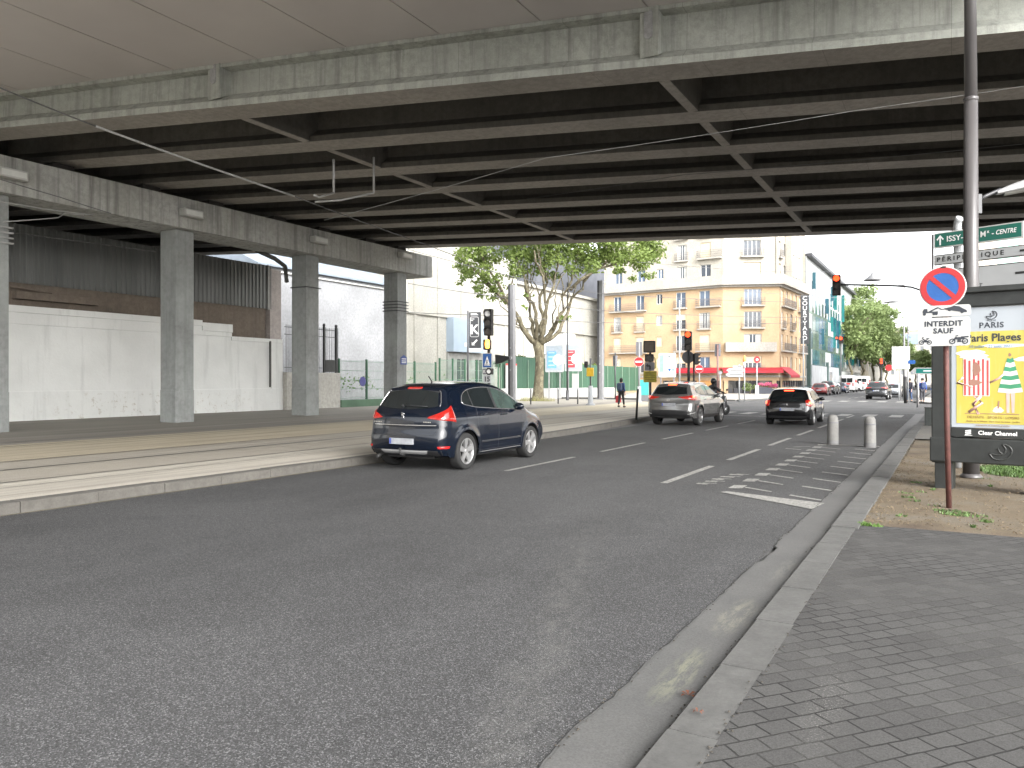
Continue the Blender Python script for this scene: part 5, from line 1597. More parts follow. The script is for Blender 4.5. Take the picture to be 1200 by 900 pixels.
    def patch(nm, mat, kind, lo, up, off=.004, n=24, m_=10, mirror=False, parent=None, smooth=False):
        lo, up = (cr(lo, 6) if smooth and len(lo) > 2 else lo), (cr(up, 6) if smooth and len(up) > 2 else up)
        a, b = resamp(lo, n), resamp(up, n); mp = MB()
        pts = []
        for i in range(n):
            for j in range(m_):
                s = j / (m_ - 1); q = a[i] * (1 - s) + b[i] * s
                e_ = 0 if (i in (0, n - 1) or j in (0, m_ - 1)) else off
                v_ = proj(kind, q[0], q[1], e_ if off > .006 else off)
                if mirror: v_ = Vector((-v_.x, v_.y, v_.z))
                pts.append(v_)
        mp.add(pts, [(i * m_ + j, (i + 1) * m_ + j, (i + 1) * m_ + j + 1, i * m_ + j + 1) for i in range(n - 1) for j in range(m_ - 1)], True)
        if mirror: mp.f = [f[::-1] for f in mp.f]
        return mp.build(nm, mat, parent or root, fix=False)
    def line(nm, mat, kind, pts, r_, off=.003, mirror=False, parent=None, n=40):
        P_ = resamp(pts, n); q = [proj(kind, a, b, off) for a, b in P_]
        if mirror: q = [Vector((-v_.x, v_.y, v_.z)) for v_ in q]
        return MB().tube(q, r_, 5).build(nm, mat, parent or root)
    # glass
    belt, dlo = sp['belt'], sp['dlo']
    dl = cr(dlo, 8)
    for mir in (False, True):
        ys_ = np.linspace(dlo[0][0], dlo[-1][0], 40)
        patch('window_surround', M_black, 'S', [(y, lin(belt, y) - .012) for y in ys_], [(y, float(np.interp(y, dl[:, 0], dl[:, 1])) + .012) for y in ys_], .003, 44, 8, mir)
        for gi, (a, b) in enumerate(sp['panes']):
            ys_ = np.linspace(a, b, 16)
            patch('side_window', M_cglass2 if (gi >= 2 and sp.get('pale_panes')) else M_cglass, 'S', [(y, lin(belt, y)) for y in ys_], [(y, float(np.interp(y, dl[:, 0], dl[:, 1]))) for y in ys_], .0055, 18, 8, mir)
        if sp.get('chrome', True):
            lp = [(y, float(np.interp(y, dl[:, 0], dl[:, 1])) + .014) for y in np.linspace(dlo[0][0], dlo[-1][0], 30)] 
            lb = [(y, lin(belt, y) - .014) for y in np.linspace(dlo[-1][0], dlo[0][0], 20)]
            line('window_trim', M_chrome, 'S', lb + lp + lb[:1] if sp.get('chrome_full', True) else lp, .009, .004, mir, n=70)
    rw = sp['rwin']
    patch('rear_window', M_cglass, 'R', rw[0], rw[1], .005, 30, 12, smooth=True)
    if 'rtrim' in sp:
        for s in (1, -1): line('rear_trim', M_chrome, 'R', [(s * a, b) for a, b in sp['rtrim']], .011, .004)
    if hi or sp.get('ws', True): patch('windscreen', M_cglass, 'F', sp['wscreen'][0], sp['wscreen'][1], .005, 20, 10)
    # lamps
    for mir in (False, True):
        lm = patch('tail_lamp', M_redl, 'C', sp['lamp'][0], sp['lamp'][1], .014, 22, 12, mir, smooth=True)
        if sp.get('lit'):
            b0 = sp['lit']; patch('lit_area', M_brake, 'C', b0[0], b0[1], .02, 12, 8, mir, parent=lm)
    bl = sp['high']; patch('high_brake_lamp', M_brake if sp.get('high_lit') else M_redl, 'R', [(-bl[0], bl[1]), (bl[0], bl[1])], [(-bl[0], bl[2]), (bl[0], bl[2])], .012, 14, 5)
    for nm, mt, kd, lo, up, off, mirr in sp.get('patches', []):
        for mir in ((False, True) if mirr else (False,)): patch(nm, mt, kd, lo, up, off, 20, 8, mir)
    for nm, mt, kd, pts, rr_, mirr in sp.get('lines', []):
        for mir in ((False, True) if mirr else (False,)): line(nm, mt, kd, pts, rr_, .001, mir)
    # number plate
    pw, pz0, pz1 = sp['plate']
    q0 = proj('R', 0, (pz0 + pz1) / 2, 0)
    pl = MB(); pl.prism(rrect(-pw, pw, pz0, pz1, .01), 1, q0.y - .022, q0.y + .01)
    pl_ = pl.build('number_plate', M_plate, root)
    pl = MB(); pl.box(-pw + .004, -pw + .05, q0.y - .024, q0.y - .0221, pz0 + .005, pz1 - .005); pl.build('blue_band', M_plateb, pl_)
    # wheel wells and underbody
    for yc in (yr, yf):
        for s in (1, -1):
            mw = MB()
            wx = s * (sp['w'] / 2 - .05); n = 20; vs = []
            for k_ in range(n + 1):
                a = PI * k_ / n - .0
                for x in (wx + s * .02, wx - s * .34): vs.append((x, yc - yr + (Ra + .004) * math.cos(a), max(zb - .02, wr + (Ra + .004) * math.sin(a))))
            mw.add(vs, [(2 * k_, 2 * k_ + 2, 2 * k_ + 3, 2 * k_ + 1) for k_ in range(n)], True)
            mw.add([(wx - s * .33, yc - yr + (Ra + .02) * math.cos(t), wr + (Ra + .02) * math.sin(t)) for t in np.linspace(0, PI, 16)], [tuple(range(16))])
            mw.build('wheel_well', M_black, root, fix=False)
    mu = MB(); y0_, y1_ = .25 - yr, front[0, 0] - .25 - yr; hw = sp['w'] / 2
    mu.box(-hw + .14, hw - .14, yr + Ra - yr, yf - Ra - yr, zb - .04, zb + .12); mu.box(-hw + .38, hw - .38, y0_, y1_, zb - .03, zb + .13); mu.box(-hw + .2, hw - .2, .12 - yr, .45 - yr, zb + .04, zb + .16)
    mu.build('underbody', M_black, root)
    # wheels
    def wheel():
        w = MB(); tw = .11; rr_ = wr
        w.lathe([(rr_ * .70, -tw), (rr_ * .95, -tw), (rr_ * .99, -tw * .75), (rr_, -tw * .4), (rr_, tw * .4), (rr_ * .99, tw * .75), (rr_ * .95, tw), (rr_ * .88, tw * 1.03), (rr_ * .70, tw * .93)], 40, 'x')
        t_ = w.build('wheel', M_tyre, root)
        w = MB(); w.lathe([(rr_ * .71, tw * .95), (rr_ * .69, tw * .98), (rr_ * .655, tw * .9), (rr_ * .64, tw * .2), (rr_ * .64, -tw * .6)], 40, 'x')
        w.lathe([(0, tw * .80), (rr_ * .10, tw * .80), (rr_ * .13, tw * .70), (rr_ * .15, tw * .5)], 20, 'x')
        nsp = sp.get('spokes', 5)
        for k_ in range(nsp):
            for dd in ((-.13, .13) if sp.get('twin', True) else (0,)):
                a = 2 * PI * k_ / nsp + .3; hwid = .028 if sp.get('twin', True) else .055
                a1 = a + dd * .55; a2 = a + dd * 1.2
                p_ = [(rr_ * .10, a1, tw * .74), (rr_ * .66, a2, tw * .86)]
                vs = []
                for (q, aa, xx) in p_:
                    for sgn in (-1, 1):
                        cx_, cz_ = q * math.cos(aa) - sgn * hwid * (1 if q > .2 else .7) * math.sin(aa), q * math.sin(aa) + sgn * hwid * (1 if q > .2 else .7) * math.cos(aa)
                        vs += [(xx, cx_, cz_), (xx - .035, cx_, cz_)]
                w.add(vs, [(0, 2, 6, 4), (1, 5, 7, 3), (0, 4, 5, 1), (2, 3, 7, 6), (4, 6, 7, 5)])
        rm = w.build('rim', sp.get('rim', M_rim), t_)
        w = MB(); w.lathe([(0, tw * .05), (rr_ * .64, tw * .05)], 30, 'x'); w.build('brake_disc', M_rimd, t_)
        return t_
    w0 = wheel(); wh = [w0]
    for k_, (x, y, ro) in enumerate(((hw - .125, 0, 0), (hw - .125, yf - yr, 0), (-hw + .125, 0, PI), (-hw + .125, yf - yr, PI))):
        o_ = w0 if k_ == 0 else dup(w0, parent=root)
        o_.location = (x, y, wr); o_.rotation_euler = (0, 0, ro) if ro else (0, 0, 0)
        if ro == 0 and k_ == 1: o_.rotation_euler = (R(23), 0, 0)
    # mirrors, handles
    my, mz = sp['mirror']
    for s in (1, -1):
        mm = MB(); mm.lathe([(0, -.11), (.055, -.10), (.085, -.03), (.09, .02), (.075, .065), (0, .075)], 12, 'y')
        mm.v = [(s * (hw * .93 + .06) + v_[0] * 1.25 * s + s * .04, my - yr + v_[1] * -.8, mz + v_[2] * .85) for v_ in mm.v]
        mm.tube([(s * (hw * .86), my - yr + .02, mz - .05), (s * (hw + .02), my - yr, mz - .03)], .03, 6)
        mm.build('wing_mirror', pmat if sp.get('mirror_body', True) else M_black, root)
        for hy in sp.get('handles', []):
            a = proj('S', hy[0], hy[1], .022); b = proj('S', hy[0] + .2, hy[1] + .005, .022); a0 = proj('S', hy[0] - .01, hy[1], -.01); b0 = proj('S', hy[0] + .21, hy[1] + .005, -.01)
            q = [a0, a, b, b0]; q = [Vector((s * v_.x, v_.y, v_.z)) for v_ in q]
            MB().tube(q, .013, 6).build('door_handle', pmat, root)
    # panel gaps
    for pts in sp.get('gaps', []):
        for mir in (False, True): line('panel_gap', M_black, 'S', pts, .0035, -.001, mir, n=30)
    for pts in sp.get('rgaps', []): line('panel_gap', M_black, 'R', pts, .0035, -.001, n=40)
    if 'rail' in sp:
        for s in (1, -1):
            q = [proj('T', s * sp['rail'][0], y, o_) for y, o_ in ((sp['rail'][1], .0), (sp['rail'][1] + .12, .035), (sp['rail'][2] - .12, .035), (sp['rail'][2], .0))]
            q = [q[0]] + [proj('T', s * sp['rail'][0], y, .035) for y in np.linspace(sp['rail'][1] + .12, sp['rail'][2] - .12, 8)] + [q[-1]]
            MB().tube(q, .014, 6).build('roof_rail', sp.get('railm', M_black), root)
    root['_yr'] = 0.0
    del root['_yr']
    return root, proj

# dark blue crossover
spA = dict(axles=(.80, 3.42), wr=.345, w=1.84, zb=.26, yc=1.0,
    rear=[(.14, .30), (.05, .38), (.015, .50), (.02, .64), (.05, .78), (.055, .88), (.075, 1.0), (.14, 1.14), (.30, 1.36), (.42, 1.52)],
    top=[(.42, 1.52), (.56, 1.555), (.85, 1.60), (1.45, 1.635), (2.05, 1.615), (2.5, 1.53), (2.95, 1.32), (3.3, 1.12), (3.55, 1.035), (3.85, .985), (4.08, .90), (4.22, .78)],
    front=[(4.18, .26), (4.30, .38), (4.33, .52), (4.30, .66), (4.22, .78)],
    rrear=[(.3, .10), (.5, .20), (.9, .22), (1.1, .20), (1.5, .09)], rtop=[(.44, .09), (1.0, .09), (2.6, .09), (3.2, .12), (3.8, .2), (4.2, .22)],
    crear=[(.3, .03), (.6, .06), (.9, .07), (1.1, .06), (1.5, .035)], ctop=[(.44, .035), (1.0, .03), (2.3, .03), (2.8, .10), (3.3, .08), (3.8, .05), (4.2, .1)],
    prof=[(.2, .92), (.30, .965), (.42, .985), (.60, 1.0), (.80, .995), (.97, .98), (1.08, .945), (1.16, .90), (1.35, .80), (1.55, .70), (1.64, .655)],
    plan=[(0, .93), (.3, .965), (.8, .995), (1.6, 1.0), (3.2, 1.0), (3.8, .96), (4.3, .88)],
    belt=[(.8, 1.24), (1.2, 1.17), (2.0, 1.12), (3.15, 1.06)], dlo=[(.80, 1.27), (.88, 1.37), (1.05, 1.455), (1.4, 1.51), (1.9, 1.52), (2.3, 1.475), (2.7, 1.34), (3.12, 1.075)],
    panes=[(.80, 1.12), (1.16, 1.93), (2.02, 2.78), (2.81, 3.08)], pale_panes=True,
    rwin=([(-.66, 1.19), (-.4, 1.155), (0, 1.14), (.4, 1.155), (.66, 1.19)], [(-.56, 1.44), (-.3, 1.48), (0, 1.49), (.3, 1.48), (.56, 1.44)]),
    rtrim=[(.69, 1.19), (.675, 1.27), (.60, 1.45), (.56, 1.48)],
    wscreen=([(-.68, 1.12), (.68, 1.12)], [(-.55, 1.50), (.55, 1.50)]),
    lamp=([(28, .985), (33, .965), (42, .945), (52, .925), (59, .90)], [(28.5, .995), (34, 1.04), (42, 1.10), (49, 1.16), (54, 1.215)]),
    high=(.17, 1.51, 1.55), plate=(.27, .50, .61),
    patches=[('rear_spoiler_glass', M_black, 'R', [(-.60, 1.44), (0, 1.485), (.60, 1.44)], [(-.585, 1.465), (0, 1.505), (.585, 1.465)], .004, False),
             ('lower_bumper', M_black, 'R', [(-.80, .305), (.80, .305)], [(-.80, .40), (.80, .40)], .004, False),
             ('bumper_recess', M_black, 'R', [(-.62, .44), (.62, .44)], [(-.66, .66), (.66, .66)], .003, False) if False else ('skid_plate', M_gplast, 'R', [(-.50, .325), (.50, .325)], [(-.55, .395), (.55, .395)], .022, False),
             ('reflector', M_redref, 'C', [(38, .43), (49, .43)], [(37, .475), (50, .475)], .012, True),
             ('tailgate_trim', M_chrome, 'R', [(-.70, .842), (.70, .842)], [(-.70, .862), (.70, .862)], .012, False),
             ('sill_trim', M_chrome, 'S', [(1.28, .285), (2.95, .285)], [(1.28, .305), (2.95, .305)], .012, True),
             ('door_rub_strip', M_black, 'S', [(1.32, .475), (2.92, .475)], [(1.32, .50), (2.92, .50)], .014, True)],
    lines=[('door_trim_line', M_chrome, 'S', [(1.34, .505), (2.90, .505)], .004, True)],
    mirror=(2.78, 1.13), handles=[(1.30, 1.0), (2.12, .98)],
    gaps=[[(1.22, 1.16), (1.2, .9), (1.22, .72), (1.27, .6)], [(1.97, 1.05), (1.99, .7), (1.98, .33)], [(2.98, 1.02), (3.02, .8), (2.97, .55), (2.95, .33)], [(1.27, .33), (2.95, .33)]],
    rgaps=[[(-.74, .90), (-.75, .80), (-.68, .68), (-.40, .66), (.40, .66), (.68, .68), (.75, .80), (.74, .90)]],
    spokes=5, twin=False, high_lit=False)
carA, projA = make_car('parked_car' if False else 'crossover_car', spA, paint('navy car paint', (.0028, .0055, .012), .0, .22, .6, .3), 'dark blue crossover nearest the camera, beside the left kerb', 'car')
carA.location = (-8.95, 12.30, 0); carA.scale = (1.015, 1.01, 1.02); carA.rotation_euler = (0, 0, R(1.0))
# silver emblem: a small rearing beast outline, tow hitch, antenna, wiper, exhaust
q = projA('R', 0, 1.02, 0)
mb = MB()
for pts in ([(-.028, .915), (-.012, .935), (-.004, .955), (-.018, .97), (-.03, .985), (-.012, .995), (.01, .985), (.022, .965), (.03, .985)], [(-.004, .955), (.012, .945), (.01, .925), (.026, .905)], [(.0, .955), (-.022, .948)], [(.01, .985), (.002, .96)]):
    mb.tube([(a * 1.25, q.y - .012, 1.03 + (b - .955) * 1.25) for a, b in pts], .008, 5)
mb.build('emblem', M_chrome, carA)
for (x, w, z) in ((-.60, .10, .90), (.53, .07, .91)):
    qq = projA('R', x, z, .006)
    for k in range(5):
        a = x - w + k * w / 2.3; v1 = projA('R', a, z, .006)
        mb = MB(); mb.box(v1.x - .012, v1.x + .012, v1.y - .003, v1.y + .003, z - .011, z + .011); mb.build('badge_letter', M_chrome, carA)
mb = MB(); mb.tube([(0, -.62, .32), (0, -.80, .30), (0, -.88, .33), (0, -.885, .40)], .022, 8); mb.lathe([(0, .44), (.025, .43), (.025, .41), (.015, .39)], 10, c=(0, -.885, 0)); mb.build('tow_hitch', M_rimd, carA)
mb = MB(); mb.tube([(-.62, -.5, .30), (-.60, -.72, .27), (-.6, -.80, .24)], .03, 8); mb.build('exhaust', M_rimd, carA)
v1 = [projA('R', a, 1.165 + .03 * (1 - abs(a)) , .02) for a in (-.05, .12, .3, .46)]
mb = MB(); mb.tube(v1, .010, 5); mb.tube([projA('R', -.05, 1.18, .0), projA('R', -.05, 1.185, .05)], .022, 6); mb.build('rear_wiper', M_black, carA)
v1 = projA('T', 0, .95, 0); mb = MB(); mb.tube([v1, v1 + Vector((0, -.05, .05)), v1 + Vector((0, -.12, .11))], .012, 6); mb.build('aerial', M_black, carA)

# silver grey SUV
spB = dict(axles=(.93, 3.59), wr=.36, w=1.86, zb=.30, yc=1.1, rim=pm('dark alloy', (.30, .30, .30), .3, .1, 6, .7),
    rear=[(.12, .34), (.04, .42), (.0, .55), (.03, .70), (.06, .84), (.03, .98), (.05, 1.10), (.24, 1.33), (.42, 1.52)],
    top=[(.42, 1.52), (.5, 1.57), (.85, 1.60), (1.5, 1.645), (2.1, 1.62), (2.6, 1.52), (3.05, 1.30), (3.35, 1.13), (3.65, 1.06), (4.0, 1.0), (4.3, .92), (4.48, .80)],
    front=[(4.45, .30), (4.57, .42), (4.60, .56), (4.57, .70), (4.48, .80)],
    rrear=[(.3, .10), (.5, .2), (.9, .24), (1.1, .18), (1.5, .08)], rtop=[(.42, .08), (1.0, .08), (2.6, .09), (3.2, .12), (3.8, .2), (4.4, .22)],
    crear=[(.3, .04), (.6, .08), (.9, .12), (1.1, .08), (1.5, .03)], ctop=[(.42, .03), (1.0, .03), (2.3, .03), (2.8, .10), (3.3, .08), (3.8, .05), (4.5, .1)],
    prof=[(.2, .92), (.34, .96), (.5, .975), (.66, .985), (.80, 1.0), (.98, .99), (1.08, .955), (1.16, .90), (1.35, .79), (1.55, .69), (1.65, .64)],
    plan=[(0, .93), (.3, .97), (.9, 1.0), (1.7, .985), (3.2, .99), (3.7, 1.0), (4.6, .88)],
    belt=[(.75, 1.26), (1.2, 1.18), (2.0, 1.13), (3.3, 1.06)], dlo=[(.80, 1.29), (1.0, 1.40), (1.3, 1.455), (1.7, 1.50), (2.1, 1.50), (2.5, 1.45), (2.9, 1.30), (3.25, 1.08)],
    panes=[(.80, 1.22), (1.26, 2.02), (2.10, 2.9), (2.94, 3.2)], chrome_full=False,
    rwin=([(-.66, 1.20), (0, 1.16), (.66, 1.20)], [(-.58, 1.44), (0, 1.48), (.58, 1.44)]),
    wscreen=([(-.68, 1.15), (.68, 1.15)], [(-.55, 1.50), (.55, 1.50)]),
    lamp=([(18, 1.08), (28, 1.02), (40, .98), (54, .97), (62, 1.07)], [(18, 1.095), (28, 1.11), (40, 1.15), (54, 1.17), (61, 1.13)]),
    lit=([(41, 1.05), (50, 1.05)], [(42, 1.13), (49, 1.13)]), high=(.16, 1.52, 1.57), high_lit=True, plate=(.26, .75, .86),
    patches=[('lower_bumper', M_black, 'R', [(-.84, .345), (.84, .345)], [(-.84, .60), (.84, .60)], .004, False),
             ('skid_plate', pm('satin silver', (.42, .42, .42), .3, .1, 5, .5), 'C', [(33, .43), (50, .50)], [(33, .46), (50, .53)], .014, True),
             ('wheel_arch_trim', M_black, 'S', [(1.3, .31), (3.15, .31)], [(1.3, .40), (3.15, .40)], .006, True)],
    lines=[], mirror=(2.92, 1.10), handles=[(1.42, .98), (2.25, .96)],
    gaps=[[(1.36, 1.10), (1.32, .8), (1.38, .6)], [(2.06, 1.07), (2.08, .4)], [(3.08, 1.04), (3.12, .8), (3.06, .45)]],
    rgaps=[[(-.72, 1.0), (-.62, .78), (-.5, .64), (.5, .64), (.62, .78), (.72, 1.0)]], spokes=5, twin=True, rail=(.60, 1.0, 2.5), railm=M_chrome)
carB, projB = make_car('suv_car', spB, paint('titanium grey paint', (.19, .19, .186), .55, .26), 'silver grey angular SUV with lit brake lamps waiting beside the yellow panel post', 'car')
carB.location = (-9.16, 28.85, 0); carB.rotation_euler = (0, 0, R(-2))
q = projB('R', 0, .975, 0.004)
mb = MB()
mb.add([(0 + .055 * math.cos(a), q.y - .008, .975 + .04 * math.sin(a)) for a in np.linspace(0, 2 * PI, 25)[:-1]] + [(0 + .045 * math.cos(a), q.y - .008, .975 + .03 * math.sin(a)) for a in np.linspace(0, 2 * PI, 25)[:-1]], [(k, (k + 1) % 24, 24 + (k + 1) % 24, 24 + k) for k in range(24)])
mb.build('emblem', M_chrome, carB)

# black hatchback
spC = dict(axles=(.76, 3.42), wr=.315, w=1.76, zb=.22, yc=.95, rim=pm('grey alloy', (.35, .35, .36), .3, .1, 6, .7),
    rear=[(.12, .26), (.04, .34), (.0, .48), (.01, .62), (.03, .76), (.05, .88), (.09, .97), (.28, 1.16), (.46, 1.32)],
    top=[(.46, 1.32), (.55, 1.36), (.9, 1.395), (1.5, 1.425), (2.1, 1.40), (2.5, 1.31), (2.9, 1.10), (3.15, .99), (3.5, .93), (3.9, .87), (4.1, .77)],
    front=[(4.08, .22), (4.18, .34), (4.21, .48), (4.18, .62), (4.1, .77)],
    rrear=[(.3, .10), (.5, .18), (.9, .2), (1.1, .14), (1.3, .08)], rtop=[(.46, .08), (1.0, .08), (2.6, .09), (3.2, .12), (3.8, .2), (4.2, .22)],
    crear=[(.3, .04), (.6, .08), (.9, .08), (1.1, .06), (1.3, .03)], ctop=[(.46, .03), (1.0, .03), (2.3, .03), (2.8, .10), (3.3, .08), (3.8, .05), (4.2, .1)],
    prof=[(.2, .92), (.3, .965), (.45, .985), (.6, 1.0), (.75, .99), (.88, .965), (.95, .93), (1.1, .85), (1.3, .74), (1.43, .67)],
    plan=[(0, .92), (.3, .96), (.8, 1.0), (3.2, 1.0), (3.7, .96), (4.2, .88)],
    belt=[(.7, .99), (1.2, .955), (2.0, .93), (3.0, .90)], dlo=[(.72, 1.02), (.9, 1.17), (1.15, 1.265), (1.5, 1.30), (1.9, 1.30), (2.3, 1.24), (2.7, 1.08), (2.98, .915)],
    panes=[(.74, 1.05), (1.10, 1.85), (1.93, 2.62), (2.66, 2.94)], chrome_full=False,
    rwin=([(-.60, .93), (0, .905), (.60, .93)], [(-.52, 1.26), (0, 1.29), (.52, 1.26)]),
    wscreen=([(-.62, 1.0), (.62, 1.0)], [(-.5, 1.30), (.5, 1.30)]),
    lamp=([(36, .75), (45, .72), (58, .75)], [(36, .95), (46, .99), (57, .96)]), lit=([(41, .80), (52, .80)], [(41, .92), (52, .92)]),
    high=(.18, 1.30, 1.335), high_lit=True, plate=(.26, .56, .67),
    patches=[('lower_bumper', M_black, 'R', [(-.7, .27), (.7, .27)], [(-.7, .36), (.7, .36)], .004, False)],
    lines=[], mirror=(2.62, .97), handles=[(1.22, .85), (2.0, .84)],
    gaps=[[(1.16, .95), (1.12, .7), (1.2, .5)], [(1.89, .93), (1.91, .3)], [(2.88, .91), (2.92, .7), (2.86, .35)]],
    rgaps=[[(-.66, .9), (-.62, .6), (.62, .6), (.66, .9)]], spokes=5, twin=False)
carC, projC = make_car('hatchback_car', spC, paint('black car paint', (.007, .007, .008), .2, .16), 'black hatchback with lit brake lamps in the middle lane beyond the bollards', 'car')
carC.location = (-5.41, 31.17, 0); carC.rotation_euler = (0, 0, R(1))
q = projC('R', 0, .80, .0)
mb = MB(); disc(mb, 0, q.y - .012, .80, .04, .01, 20); mb.build('emblem', M_chrome, carC)

# cars further down the avenue, lower detail
spD = dict(spB); spD.update(lit=None, high_lit=False)
carD, _ = make_car('avenue_car', spD, paint('anthracite paint', (.035, .037, .04), .4, .25), 'dark grey SUV driving away down the avenue left of the pedestrians', 'car', False)
q = atz(1028, 69); carD.location = (q.x, q.y, 0); carD.rotation_euler = (0, 0, R(-1))
carD['group'] = 'cars further down the avenue'
spE = dict(spC); spE.update(lit=None, high_lit=False)
carE, _ = make_car('avenue_car', spE, paint('silver paint', (.46, .48, .50), .6, .25), 'pale silver blue hatchback just ahead of the dark grey SUV', 'car', False)
q = atz(1046, 80); carE.location = (q.x, q.y, 0)
carE['group'] = 'cars further down the avenue'
paints = [paint('dark red paint', (.16, .02, .02)), paint('graphite paint', (.05, .05, .055)), paint('white paint', (.60, .60, .60), 0), paint('mid grey paint', (.20, .20, .21)), paint('night blue paint', (.02, .03, .06)), paint('beige silver paint', (.36, .34, .31)), paint('black gloss paint', (.01, .01, .01))]
parked_lb = ['dark red parked car, nearest of the row along the left kerb of the avenue', 'graphite parked car, second in the row by the glass building', 'mid grey parked car, third in the row by the glass building', 'night blue parked car just before the first white van', 'white parked car between the two white vans', 'beige silver parked car, last of the row beyond the vans', 'black parked car between the bicycles and the glass building kerb']
pk = [(968, 104, 'E', 0), (975, 110.5, 'D', 1), (980.5, 117, 'E', 3), (985, 123.5, 'E', 4), (1006, 160, 'D', 2), (1014, 175, 'E', 5)]
for i, (px, z, kd, ci) in enumerate(pk):
    src = carD if kd == 'D' else carE
    base_m = 'anthracite paint' if kd == 'D' else 'silver paint'
    Xk = -13.1
    # slot along the kerb
    q = Vector((Xk, 94 + [0, 6.2, 12.2, 18.2, 38, 52][i], 0))
    dup(src, q, R(180) if i % 3 == 2 else 0, parked_lb[i], 'cars parked along the avenue kerb', swap={base_m: paints[ci]})
# vans
def van(lb, loc):
    o = thing('white_van', lb, 'van', loc, 0, 'white vans parked on the avenue')
    mb = MB(); mb.prism([(0, .35), (0, 1.0), (.06, 2.3), (.2, 2.45), (3.6, 2.45), (4.1, 2.2), (4.7, 1.35), (5.4, 1.15), (5.6, .9), (5.6, .35)], 0, -.98, .98)
    mb.build('body', paint('van white', (.66, .66, .65), 0, .3), o, bevel=.08)
    mb = MB(); mb.box(-.99 - .005, -.985, 4.0, 4.7, 1.35, 2.0); mb.box(.985, .995, 3.8, 4.6, 1.35, 2.0); mb.build('side_window', M_cglass, o)
    mb = MB(); mb.box(-.75, -.05, -.02, -.004, 1.45, 2.05); mb.box(.05, .75, -.02, -.004, 1.45, 2.05); mb.build('rear_window', M_cglass, o)
    mb = MB(); mb.box(.985, .992, 1.0, 3.2, 1.45, 1.85); mb.build('red_stripe', pm('van red graphic', (.6, .04, .04), .5), o)
    mb = MB(); mb.box(-.7, .5, -.03, -.021, 1.12, 1.36); mb.build('red_stripe', bpy.data.materials['van red graphic'], o)
    for x in (-.85, .85):
        for y in (.9, 4.6):
            mb = MB(); mb.lathe([(0, -.11), (.3, -.11), (.34, -.07), (.34, .07), (.3, .11), (.2, .1), (0, .08)], 20, 'x', (x, y, .34)); mb.build('wheel', M_tyre, o)
        mb = MB(); mb.box(x - .08, x + .08, -.025, .0, .95, 1.4); mb.build('tail_lamp', M_redref, o)
        mb = MB(); mb.box(x + (.12 if x > 0 else -.3), x + (.3 if x > 0 else -.12), 4.5, 4.6, 1.4, 1.75); mb.build('wing_mirror', M_black, o)
    return o
v1 = van('nearer white panel van with a red stripe parked by the trees', (-13.0, 119, 0))
dup(v1, (-12.9, 139, 0), 0, 'farther white panel van with a red stripe parked by the trees')
# ================================================================ STREET FURNITURE
M_pole = pm('dark pole paint', (.045, .045, .048), .45, .12, 5)
M_poleg = pm('grey pole paint', (.20, .20, .205), .5, .1, 4)
M_polel = pm('light galvanised', (.30, .31, .315), .45, .08, 4)
M_sigb = pm('signal housing black', (.018, .018, .018), .5, .15, 8)
M_siggrey = pm('signal back grey', (.13, .13, .14), .5, .1, 8)
M_lensoff = pm('unlit lens', (.05, .045, .04), .2, .2, 20)
M_lensred = pm('lit red lens', (.6, .04, .02), .3, .05, 4, emit=(1, .045, .010), es=1.1)
M_lensamb = pm('lit amber lens', (.9, .45, .05), .3, .05, 4, emit=(1, .42, .04), es=1.8)
M_signred = pm('sign red', (.36, .022, .025), .4, .08, 6)
M_signblue = pm('sign blue', (.018, .085, .28), .4, .08, 6)
M_signwhite = pm('sign plate white', (.46, .46, .445), .45, .05, 3)
M_signback = pm('sign back grey', (.14, .13, .12), .5, .1, 6)
M_ylw = pm('yellow enamel', (.45, .28, .015), .45, .15, 5)
M_oly = pm('olive yellow panel', (.24, .20, .02), .6, .3, 6)
def std(name, lb, cat, px, z, rz=0.0, h=PL, group=None):
    return thing(name, lb, cat, atz(px, z, h), rz, group)
def H_(py, z, h=PL): return hz(py, z) - h         # local height of an image row at depth z
def pole_part(o, h, r=.05, mat=None, nm='pole', x=0, y=0, z0=0, r1=None):
    return MB().tube([(x, y, z0), (x, y, h)], r, 12, r1=r1).build(nm, mat or M_pole, o)
def head(o, x, z0, z1, lens=(0, 0, 0), w=.28, y=-.18, mat=None, rz=0, d=.2, hood=.17):
    """three lens signal head, faces local -y (turned rz about its own axis)"""
    n = len(lens); mb = MB(); M = Matrix.Translation((x, y, 0)) @ Matrix.Rotation(rz, 4, 'Z')
    mb.M = M; mb.prism(rrect(-w / 2, w / 2, z0, z1, .04), 1, 0, d)
    b = mb.build('signal_head', mat or M_sigb, o, bevel=.01)
    hh = (z1 - z0) / n
    for k, l in enumerate(lens):
        cz = z1 - hh * (k + .5); rr = min(w * .38, hh * .42)
        m1 = MB(); m1.M = M; disc(m1, 0, -.012, cz, rr, .012, 20)
        m1.build('lens', {0: M_lensoff, 'r': M_lensred, 'a': M_lensamb, 'w': M_wh}[l], b)
        m2 = MB(); m2.M = M; vs = []; nn = 12
        for q in range(nn + 1):
            a = R(-20 + 220 * q / nn)
            vs += [(rr * 1.1 * math.cos(a), 0, cz + rr * 1.1 * math.sin(a)), (rr * 1.1 * math.cos(a), -hood * (.45 + .55 * max(0, math.sin(a))), cz + rr * 1.1 * math.sin(a))]
        m2.add(vs, [(2 * q, 2 * q + 2, 2 * q + 3, 2 * q + 1) for q in range(nn)], True); m2.build('hood', mat or M_sigb, b, fix=False)
    return b
